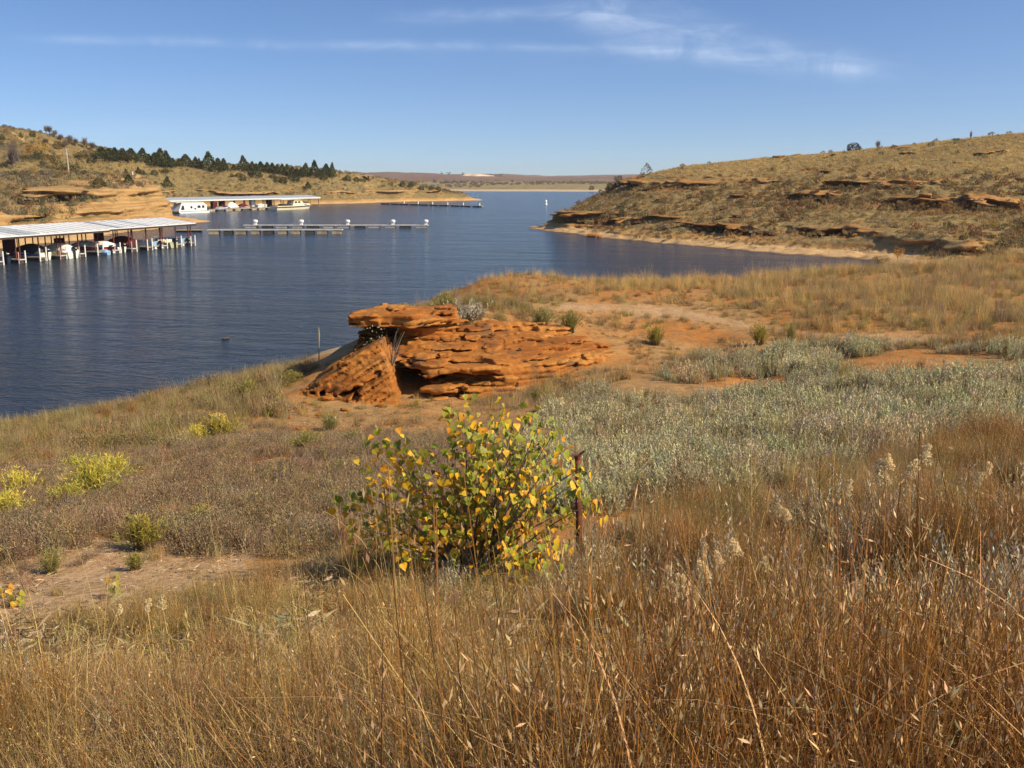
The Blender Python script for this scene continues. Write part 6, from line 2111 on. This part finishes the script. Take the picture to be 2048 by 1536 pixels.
    for k, (px, py, w, lab) in enumerate([(1185, 474, 22, 'dark boulder on the beach below the headland'), (1200, 476, 14, 'smaller dark boulder beside the beach boulder'), (1790, 295.5, 16, 'flat rock slab lying on the skyline'), (1710, 472, 14, 'pale stone under the lower ledge'), (1290, 457, 12, 'white stone in the dark hollow of the lower ledge'), (1400, 460, 16, 'pale stone on the slope under the lower ledge'), (1415, 458, 12, 'small pale stone right of the pale one under the ledge')]):
        x, y = hit(Rz, px, py, 100, 250)
        z = float(Rz(np.array([x]), np.array([y]))[0]); s = w * y / F / 2
        o = link('stone', STONES[(k + 2) % 5], None, None, (x, y, z + s * .25)); o.scale = (s, s * .8, s * .8); o.rotation_euler = (0, 0, k)
        tag(o, lab, 'stone', 'stones on the headland')


hill_trees()


# ------------------------------------------------------------------ single bushes and stalks on the bank
def bush(name, vqcs, label, cat, px, py, hpx, wpx=None, group=None, y0=2.5, y1=60, h0=.5, stems=None, mat=None, rz=None, sink=.02):
    x, y = hit(ground_z, px, py, y0, y1)
    z = float(ground_z(np.array([x]), np.array([y]))[0])
    d = math.sqrt(y * y + (H - z) ** 2)
    s = hpx * d / F / h0
    o = thing(name, label, cat, (x, y, z - sink * s), (px * .37) % 6.28 if rz is None else rz, group)
    sw = s if wpx is None else wpx * d / F / h0
    o.scale = (sw, sw, s)
    for nm, me in vqcs:
        link(nm, me, None, o)
    return o


def bank_bushes():
    BR = []
    for k in range(5):
        v = p_broom(900 + k, 120, .5, .09, (.42, .5, .38, .55, .45)[k], (((.36, .31, .05), (.44, .35, .07)), ((.50, .48, .07), (.60, .52, .09)), ((.30, .28, .07), (.36, .31, .08)), ((.60, .52, .07), (.66, .55, .10)), ((.28, .27, .09), (.36, .32, .1)))[k],
                    ((.55, .40, .06), (.66, .48, .06), (.42, .33, .08), (.80, .66, .09), (.4, .34, .1))[k], .35)
        st = np.random.default_rng(910 + k)
        n = 26
        w = ribbons(st, disc(st, n, .07), updirs(st, n, .42), st.uniform(.16, .3, n), np.full(n, .012), np.full(n, .05), rcol((.2, .14, .08), n, st), 2, .6)
        BR.append([('foliage', mk('foliage', v, M['leafy'])), ('stems', mk('stems', w, M['leafy']))])
    G = 'yellow-green broom bushes on the left bank'
    L = [(288, 1100, 60, 78, 0, 'yellow-green broom bush with dark shade beside the bare sand'), (190, 1000, 80, 74, 1, 'tall bright green bush with yellow flower tips at left'), (232, 965, 52, 62, 3, 'yellow-flowered bush behind the tall bright green one'),
         (150, 950, 36, 46, 3, 'small yellow-topped bush left of the flowered pair'), (130, 1016, 44, 54, 1, 'yellow-green bush touching the tall one on its left'), (40, 1000, 56, 60, 3, 'yellow bush at the left edge, upper of two'), (20, 1045, 60, 62, 3, 'broad yellow bush cut by the left edge'),
         (440, 880, 44, 64, 0, 'olive-yellow bush in the middle of the left bank'), (392, 886, 34, 44, 3, 'lower yellowish bush left of the olive one'), (495, 805, 42, 42, 2, 'dark green bush near the beach left of the outcrop'), (615, 905, 36, 64, 2, 'low olive bush below the bare orange soil'),
         (400, 1056, 40, 44, 0, 'thin yellow-green tuft right of the broom bush'), (104, 1148, 44, 40, 4, 'grey-green tuft on the bare sand at left'), (272, 1140, 32, 40, 2, 'small tuft just below the broom bush'), (455, 810, 16, 30, 2, 'tiny green tuft left of the beach bush'),
         (580, 765, 20, 50, 2, 'low green clump at the lake side of the outcrop'), (660, 862, 26, 34, 4, 'grey-green tuft below the outcrop'), (1140, 665, 36, 40, 2, 'dark green bush on the ledge top right of the grey sage'), (1085, 655, 34, 42, 4, 'olive bush beside the dark green one on the ledge top'),
         (890, 628, 34, 40, 2, 'green tuft behind the grey sage on the outcrop'), (808, 612, 22, 38, 0, 'yellow-green tuft at the rim above the outcrop cap'), (1310, 690, 32, 36, 0, 'olive tuft on the bare ground right of the ledge'), (1520, 690, 36, 34, 0, 'yellow-green bush by the dirt track'), (1580, 690, 36, 16, 2, 'narrow green tuft by the dirt track'),
         (705, 900, 36, 34, 4, 'grey-green tuft left above the sapling'), (1070, 805, 22, 30, 2, 'dark weed behind the sapling top'), (680, 960, 34, 26, 4, 'thin grey-green weed left of the sapling')]
    for px, py, h_, w_, k, l in L:
        bush('broom_bush', BR[k], l, 'bush', px, py, h_ * 1.2, w_ * 1.25, G, h0=.5)
    # silver sage, one by one
    SG = []
    for k in range(3):
        SG.append([('foliage', mk('foliage', p_sage(930 + k, (60, 9, 5)[k], .42, (.075, .05, .045)[k], ((.47, .43, .31), (.44, .41, .28), (.50, .47, .34))[k], (.26, .1, .05)[k]), M['leafy']))])
    G = 'single silvery sage plants'
    for px, py, h_, w_, k, l in [(935, 645, 42, 56, 0, 'pale silvery sage bush growing on top of the outcrop'), (905, 652, 26, 40, 0, 'smaller sage left of the pale one on the outcrop'), (795, 1252, 50, 40, 1, 'pale sage sprig below the left side of the sapling'), (1170, 1170, 50, 66, 1, 'sage plant at the right foot of the sapling'),
                                 (1205, 1175, 56, 30, 2, 'tall pale sage sprig right of the sapling foot'), (1255, 1520, 66, 24, 2, 'lone pale sage sprig near the bottom edge'), (1810, 1180, 70, 60, 1, 'whitish sage in the dark hollow at right'), (1770, 1130, 50, 40, 2, 'small whitish sage at the upper edge of the dark hollow'),
                                 (2005, 1200, 60, 50, 1, 'grey sage close to the right edge'), (1110, 1230, 44, 24, 2, 'sage sprig in the grass below the sapling'), (1450, 1250, 60, 24, 2, 'sage sprig among the fluffy seed stalks'), (1010, 1130, 40, 70, 1, 'grey sage under the right branches of the sapling'), (430, 1440, 56, 24, 2, 'pale sage sprig in the tan grass at lower left')]:
        bush('sage_plant', SG[k], l, 'sage plant', px, py, h_, w_, G, h0=.42, rz=px * .7)
    # rust-red and straw tufts that stand out
    TF = {}
    for k, c in (('red', RED), ('straw', GOLD), ('pink', [(.50, .22, .12), (.44, .2, .12)])):
        TF[k] = [('blades', mk('blades', p_grass(950 + len(k), 130, .5, .28 if k != 'pink' else .16, .012 if k != 'pink' else .009, c, .12, .25, .2), M['leafy']))]
    for px, py, h_, k, l in [(1128, 830, 40, 'straw', 'rounded straw-coloured tuft between the ledge and the sage'), (1840, 740, 28, 'red', 'rust-brown tuft in the far part of the sage'), (1945, 790, 34, 'red', 'rust-brown tuft in the sage near the right edge'), (1350, 920, 44, 'red', 'rust-brown tuft at the lower edge of the sage'), (1400, 880, 30, 'straw', 'straw tuft within the sage'),
                             (835, 812, 26, 'straw', 'straw tuft in front of the largest hollow'), (790, 806, 24, 'straw', 'straw tuft at the right foot of the leaning block'), (695, 1100, 80, 'pink', 'pinkish plume of grass left of the sapling'), (650, 1250, 60, 'red', 'rusty tuft below the left of the sapling'), (1330, 1140, 110, 'red', 'tall rust-red tuft right of the sapling'), (215, 840, 34, 'red', 'red-brown tuft on the slope by the shore'), (265, 830, 30, 'red', 'second red-brown tuft on the slope by the shore')]:
        bush('grass_tuft', TF[k], l, 'grass tuft', px, py, h_, h_ * 1.0, 'tufts that stand out of the cover', h0=.5)
    # stalks with fluffy seed heads
    r = random.Random(3)
    heads = []
    for k in range(4):
        g = np.random.default_rng(970 + k)
        parts = []
        nb = 6 + k
        for i in range(nb):
            t = i / (nb - 1)
            c = np.array([.030 * math.sin(i * 2.4) * (1 - .4 * t), .030 * math.cos(i * 2.4) * (1 - .4 * t), .15 * t])
            n = 110
            u = g.standard_normal((n, 3)); u /= np.linalg.norm(u, axis=1, keepdims=True)
            rr = .030 * (1.15 - .5 * t)
            parts.append(leaves_q(g, c + u * rr * g.uniform(.2, 1, n)[:, None] ** .6, u, np.full(n, .016), np.full(n, .010), rcol((.92, .74, .44), n, g, .08, .03), .3))
        heads.append(mk('seed_head', merge(parts), M['leafy']))
    S_ = [(1850, 906, 7.2, 34, 'highest fluffy cream seed head at right, above the rust grass'), (1820, 937, 7.0, 36, 'cream seed head between the highest one and the double one'), (1766, 942, 6.9, 40, 'double cream seed head left of the highest ones'), (1780, 922, 6.9, 26, 'small seed head just above the double one'), (1974, 938, 6.9, 26, 'pale seed head far right above the grass'), (1955, 955, 6.8, 24, 'dim seed head below the far right one'),
          (1558, 1012, 5.9, 28, 'tan seed head on its own left of the bright ones'), (1576, 1026, 5.8, 24, 'small tan seed head touching the lone one'), (1695, 972, 6.4, 26, 'dull seed head in the rust grass below the double one'), (1815, 980, 6.4, 20, 'small dull seed head under the bright ones'), (1475, 1090, 5.0, 30, 'tan seed head right of the cream cluster'), (1412, 1140, 4.7, 38, 'long cream seed head hanging over the dark grass'), (1404, 1098, 4.8, 28, 'upper seed head of the long cream pair'),
          (1440, 1112, 4.8, 24, 'slim seed head beside the long cream pair'), (1330, 1150, 4.6, 38, 'cream seed head at the left of the low cluster'), (1372, 1165, 4.6, 42, 'broad seed head in the middle of the low cluster'), (1350, 1182, 4.5, 32, 'lower seed head of the low cluster'), (1390, 1190, 4.5, 30, 'seed head at the right end of the low cluster'), (1535, 1125, 4.8, 24, 'small seed head in front of the shade at right'), (1715, 1175, 4.5, 34, 'yellowish seed head near the dark hollow at right'),
          (1700, 1495, 2.9, 60, 'large creamy seed head at the bottom edge, right of two'), (1590, 1510, 2.85, 56, 'large creamy seed head at the bottom edge, left of two'), (1850, 1290, 3.8, 36, 'orange-tinged seed head in the tangle at lower right'), (1905, 1275, 3.8, 34, 'orange-tinged seed head right of its neighbour in the tangle'), (330, 1285, 4.3, 24, 'small tan seed head in the left grass'), (300, 1292, 4.3, 22, 'tan seed head left of the small one in the left grass'), (245, 1040 + 250, 4.4, 20, 'dull seed head at the left end of the left grass'),
          (1330, 822, 15.0, 14, 'cream flower head in the sage, left of the double one'), (1340, 816, 15.2, 16, 'cream flower head in the sage near the ledge')]
    for k, (px, py, Y, hp, l) in enumerate(S_):
        x, y, z = P(px, py + hp * .5, Y)
        zg = float(ground_z(np.array([x]), np.array([y]))[0])
        if z < zg + .1:
            z = zg + .25
        hh = z - zg
        o = thing('seed_stalk', l, 'seed stalk', (x, y, zg), 0, 'stalks with fluffy seed heads')
        bx, by = r.uniform(-.06, .06), r.uniform(-.04, .04)
        m = MB(); m.tube([(bx * 1.6, by * 1.6, -.02), (bx, by, hh * .5), (0, 0, hh + .05)], [.0035, .003, .0022], 5); m.build('stem', M['straw'], o)
        hd = link('seed_head', heads[k % 4], None, o, (0, 0, hh))
        s = hp * Y / F / .17 * 1.12
        hd.scale = (s, s, s); hd.rotation_euler = (r.uniform(-.35, .35), r.uniform(-.35, .35), r.uniform(0, 6))
    # yellow spires
    g = np.random.default_rng(990)
    n = 90
    t = g.uniform(.35, 1, n); az = g.uniform(0, 6.28, n)
    sp = leaves_q(g, np.stack([.03 * (1.1 - t) * np.cos(az), .03 * (1.1 - t) * np.sin(az), t * .5], 1), updirs(g, n, .8), np.full(n, .05), np.full(n, .02), rcol((.62, .56, .10), n, g), .3)
    me_s = mk('flowers', sp, M['leafy'])
    m = MB(); m.tube([(0, 0, 0), (.01, 0, .25), (0, 0, .5)], [.006, .005, .003], 5)
    me_t = bpy.data.meshes.new('stem'); me_t.from_pydata([tuple(p) for p in np.concatenate(m.v)], [], m.f); me_t.materials.append(M['wood'])
    for px, py, h_, l in [(570, 970, 42, 'bright yellow-green spire right of its dimmer neighbour on the weeds'), (537, 975, 38, 'yellow spire left of the bright one'), (506, 998, 34, 'dim yellow spire, lowest of the three')]:
        bush('yellow_spire', [('flowers', me_s), ('stem', me_t)], l, 'flower spike', px, py, h_, h_ * 1.0, 'yellow spires among the weeds', h0=.5)
    # tall dead stalk beside the outcrop
    x, y = hit(ground_z, 638, 722, 20, 70)
    z = float(ground_z(np.array([x]), np.array([y]))[0])
    o = thing('dead_stalk', 'tall straight dead stalk standing by the lake side of the outcrop', 'dead stalk', (x, y, z))
    hh = P(640, 655, y)[2] - z
    m = MB(); m.tube([(0, 0, 0), (.02, 0, hh * .5), (.03, 0, hh)], [.02, .018, .012], 6); m.build('stem', M['wood'], o)
    m = MB(); m.tube([(.02, 0, hh * .55), (.03, 0, hh * .8), (.03, 0, hh)], [.018, .032, .012], 6); m.build('seed_spike', M['tanfloat'], o)
    # leafless shrub growing in the outcrop's shade
    x, y, z = P(783, 735, 26.2)
    o = thing('ledge_shrub', 'thin grey shrub with a few pale leaves growing in the dark alcove', 'shrub', (x, y, z))
    g = np.random.default_rng(1001)
    n = 26
    v = ribbons(g, np.zeros((n, 3)), updirs(g, n, .75), g.uniform(.5, 1.25, n), np.full(n, .03), np.abs(g.normal(0, .15, n)), rcol((.30, .25, .19), n, g), 4, .3)
    link('stems', mk('stems', v, M['leafy']), None, o)
    c = np.stack([g.uniform(-.8, -.1, 40), g.uniform(-.4, .1, 40), g.uniform(.55, 1.15, 40)], 1)
    link('leaves', mk('leaves', leaves_q(g, c, updirs(g, 40, 1.), np.full(40, .06), np.full(40, .045), rcol((.36, .36, .2), 40, g), .3), M['leafy']), None, o)


bank_bushes()


# ------------------------------------------------------------------ the cottonwood sapling
def leaf_mesh(seed, col, edge):
    """deltoid cottonwood leaf, about 1 unit wide, folded along the midrib, with a stalk"""
    r = random.Random(seed)
    half = [(0, 0), (.20, -.06), (.42, .02), (.50, .18), (.46, .36), (.34, .56), (.20, .76), (.08, .93), (0, 1.08)]
    V, Q, C = [], [], []
    cup = r.uniform(.10, .32); curl = r.uniform(-.25, .25)

    def put(x, y):
        z = cup * abs(x) - curl * y * y + .04 * math.sin(9 * x + 5 * y)
        V.append((x, y, z))
        e = min(1, (abs(x) / .5) ** 2 * .8 + max(0, y - .7))
        C.append([a * (1 - e) + b * e for a, b in zip(col, edge)])
        return len(V) - 1
    for s in (-1, 1):
        mid = [put(0, y) for y in (0, .12, .30, .50, .72, 1.08)]
        out = [put(s * x, y) for x, y in half[1:8]]
        fan = [(mid[0], out[0], out[1], mid[1]), (mid[1], out[1], out[2], mid[2]), (mid[2], out[2], out[3], mid[3]), (mid[3], out[3], out[4], mid[4]), (mid[4], out[4], out[5], out[6]), (mid[4], out[6], mid[5], mid[5])]
        for q in fan:
            q = q if s > 0 else q[::-1]
            q = list(dict.fromkeys(q))
            Q.append(q)
    a = len(V)
    V += [(-.012, 0, 0), (.012, 0, 0), (.02, -.45, -.03), (-.004, -.45, -.03)]
    C += [[.40, .30, .10]] * 4
    Q.append([a, a + 1, a + 2, a + 3])
    me = bpy.data.meshes.new('leaf')
    me.from_pydata(V, [], Q)
    ca = me.color_attributes.new('col', 'FLOAT_COLOR', 'POINT')
    ca.data.foreach_set('color', np.c_[np.array(C), np.ones(len(C))].astype(np.float32).ravel())
    me.polygons.foreach_set('use_smooth', np.ones(len(me.polygons), bool))
    me.materials.append(M['leaf'])
    return me


M['leaf'] = m_plant('cottonwood_leaf', False, 0.42, 0.34, 0.3)


def sapling():
    Yc = 6.0
    bx, by, _ = P(945, 1190, Yc)
    bz = float(ground_z(np.array([bx]), np.array([by]))[0])
    o = thing('cottonwood_sapling', 'bushy cottonwood sapling with green and golden leaves in the foreground', 'sapling', (bx, by, bz))
    r = random.Random(12)
    base = Vector((bx, by, bz))
    tips = [(905, 815), (925, 830), (1010, 812), (1035, 822), (1065, 830), (1092, 838), (1098, 870), (1108, 910), (1090, 950), (770, 880), (735, 935), (790, 905), (748, 900), (715, 985), (700, 1010), (690, 1085), (720, 1060), (1150, 960), (1160, 940), (1190, 1005), (1145, 1025),
            (1150, 1100), (1110, 1075), (725, 1150), (760, 1165), (820, 950), (870, 915), (940, 920), (960, 860), (1000, 900), (1050, 890), (1050, 950), (1000, 990), (940, 1000), (880, 980), (840, 1020), (790, 1020), (770, 1080), (830, 1090), (890, 1060), (950, 1080), (1010, 1060), (1070, 1030),
            (1090, 1120), (1040, 1120), (980, 1140), (900, 1140), (850, 1140), (800, 1140), (1080, 1170), (1030, 1170), (990, 1185), (930, 1185), (870, 1185), (1130, 1150), (1100, 1180), (840, 1175), (960, 1010), (910, 950), (1020, 940), (985, 850), (1075, 860)]
    greens = [leaf_mesh(k, c, e) for k, (c, e) in enumerate([((.24, .28, .022), (.30, .31, .03)), ((.32, .33, .028), (.40, .37, .04)), ((.17, .215, .022), (.22, .24, .03)), ((.38, .36, .03), (.48, .40, .04)), ((.27, .295, .03), (.34, .33, .04))])]
    golds = [leaf_mesh(10 + k, c, e) for k, (c, e) in enumerate([((.85, .46, .022), (.80, .38, .025)), ((.78, .47, .02), (.82, .44, .02)), ((.72, .34, .025), (.56, .22, .025)), ((.66, .50, .04), (.80, .52, .03))])]
    browns = [leaf_mesh(20, (.24, .12, .04), (.16, .08, .03))]
    leaves = []
    stems = MB()
    for (px, py) in tips:
        dY = r.uniform(-.42, .42)
        t = Vector(P(px + r.uniform(-8, 8), py + r.uniform(-6, 6), Yc + dY))
        b0 = base + Vector((r.uniform(-.10, .10), r.uniform(-.10, .10), -.05))
        mid = b0.lerp(t, .5) + Vector((r.uniform(-.05, .05) - (t.x - b0.x) * .18, r.uniform(-.05, .05), (t - b0).length * .10))
        pts = []
        for i in range(8):
            u = i / 7
            pts.append((1 - u) ** 2 * b0 + 2 * u * (1 - u) * mid + u * u * t)
        L = (t - b0).length
        stems.tube([p - base for p in pts], [.011 * (1 - .8 * i / 7) * (.55 + .45 * min(1, L / .9)) for i in range(8)], 5)
        n = int(16 + 34 * L)
        for k in range(n):
            u = 1.0 - .62 * (k / n) ** 1.25 if k else 1.0
            p = (1 - u) ** 2 * b0 + 2 * u * (1 - u) * mid + u * u * t
            off = Vector((r.gauss(0, .07), r.gauss(0, .07), r.gauss(0, .055))) * (1.0 if k else .2)
            leaves.append((p, p + off, u, px, py))
    stems.build('stems', M['bark'], o)
    items = []
    for (p, q, u, px, py) in leaves:
        # gold low down and on the left, green in the upper right crown
        g = .40 + .22 * (px < 830) + .10 * (py > 1050) - .12 * (py < 880 and px > 850) + .1 * (u < .6)
        c = r.random()
        me = r.choice(golds) if c < g else (r.choice(browns) if c > .97 else r.choice(greens))
        s = r.uniform(.026, .056) * (1.08 if u > .9 else .95)
        # leaf blades hang from their stalks, facing mostly outwards and up
        out = Vector((q.x - bx, q.y - by, 0))
        out = out.normalized() if out.length > .02 else Vector((0, -1, 0))
        nrm = (out * .7 + Vector((r.gauss(.35, .5), r.gauss(-.45, .5), r.gauss(.45, .45)))).normalized()
        down = Vector((r.gauss(0, .45), r.gauss(0, .45), -1 + r.gauss(0, .3)))
        yv = (down - nrm * down.dot(nrm)).normalized()
        xv = yv.cross(nrm)
        mt = Matrix((xv, yv, nrm)).transposed().to_4x4()
        items.append((q - base, mt, s, me))
    # the nearest 300 leaves are parts of their own, the rest one part
    def depth(it):
        return it[0].y - .25 * it[0].z
    items.sort(key=depth)
    for q, mt, s, me in items[:300]:
        l = bpy.data.objects.new('leaf', me); COL.objects.link(l); l.parent = o
        l.matrix_local = Matrix.Translation(q) @ mt @ Matrix.Scale(s, 4)
    V, Fc, C, n = [], [], [], 0
    for q, mt, s, me in items[300:]:
        A = np.array(Matrix.Translation(q) @ mt @ Matrix.Scale(s, 4))
        v = np.array([tuple(x.co) + (1,) for x in me.vertices]) @ A.T
        V.append(v[:, :3]); Fc += [[i + n for i in p.vertices] for p in me.polygons]; n += len(v)
        c = np.empty(len(v) * 4, np.float32); me.color_attributes['col'].data.foreach_get('color', c); C.append(c)
    if V:
        me = bpy.data.meshes.new('leaves'); me.from_pydata([tuple(p) for p in np.concatenate(V)], [], Fc)
        ca = me.color_attributes.new('col', 'FLOAT_COLOR', 'POINT'); ca.data.foreach_set('color', np.concatenate(C))
        me.materials.append(M['leaf'])
        tag(link('leaves', me, None, o), None, None, None, 'stuff')
    # seedlings on the sand nearby
    for px, py, hp, lab in ((228, 1195, 46, 'little yellow-green cottonwood seedling on the bare sand'), (34, 1215, 30, 'yellow seedling near the left edge of the sand'), (12, 1195, 24, 'orange-leaved seedling cut by the left edge'), (672, 1015, 40, 'thin seedling with orange leaves left of the sapling')):
        x, y = hit(ground_z, px, py, 3, 30)
        z = float(ground_z(np.array([x]), np.array([y]))[0])
        h_ = hp * y / F * 1.1
        q = thing('cottonwood_seedling', lab, 'seedling', (x, y, z), 0, 'cottonwood seedlings')
        m = MB(); m.tube([(0, 0, -.02), (.01, 0, h_ * .5), (-.01, .01, h_)], [.005, .004, .002], 5); m.build('stem', M['bark'], q)
        for k in range(9):
            a = k * 2.4; t = .35 + .65 * k / 8
            l = bpy.data.objects.new('leaf', r.choice(golds if px in (672, 12) else (golds[1:2] + greens[1:4]))); COL.objects.link(l); l.parent = q
            nrm = Vector((math.cos(a), math.sin(a) - .5, .7)).normalized(); yv = Vector((math.cos(a), math.sin(a), -.6)); yv = (yv - nrm * yv.dot(nrm)).normalized()
            mt = Matrix((yv.cross(nrm), yv, nrm)).transposed().to_4x4()
            l.matrix_local = Matrix.Translation((.025 * math.cos(a), .025 * math.sin(a), h_ * t)) @ mt @ Matrix.Scale(r.uniform(.03, .05), 4)


sapling()


# ------------------------------------------------------------------ thin haze over the whole place
def haze():
    hm = bpy.data.materials.new('haze')
    hm.use_nodes = True
    nt = hm.node_tree; nt.nodes.clear()
    pv = nt.nodes.new('ShaderNodeVolumePrincipled')
    pv.inputs['Density'].default_value = 0.00010
    pv.inputs['Color'].default_value = (.86, .86, .90, 1)
    pv.inputs['Anisotropy'].default_value = 0.1
    out = nt.nodes.new('ShaderNodeOutputMaterial')
    nt.links.new(pv.outputs[0], out.inputs['Volume'])
    b = MB(); b.box(-5600, 5600, -400, 5200, -3.5, 75)
    tag(b.build('haze', hm), 'thin haze over the lake and hills', None, None, 'stuff')


haze()
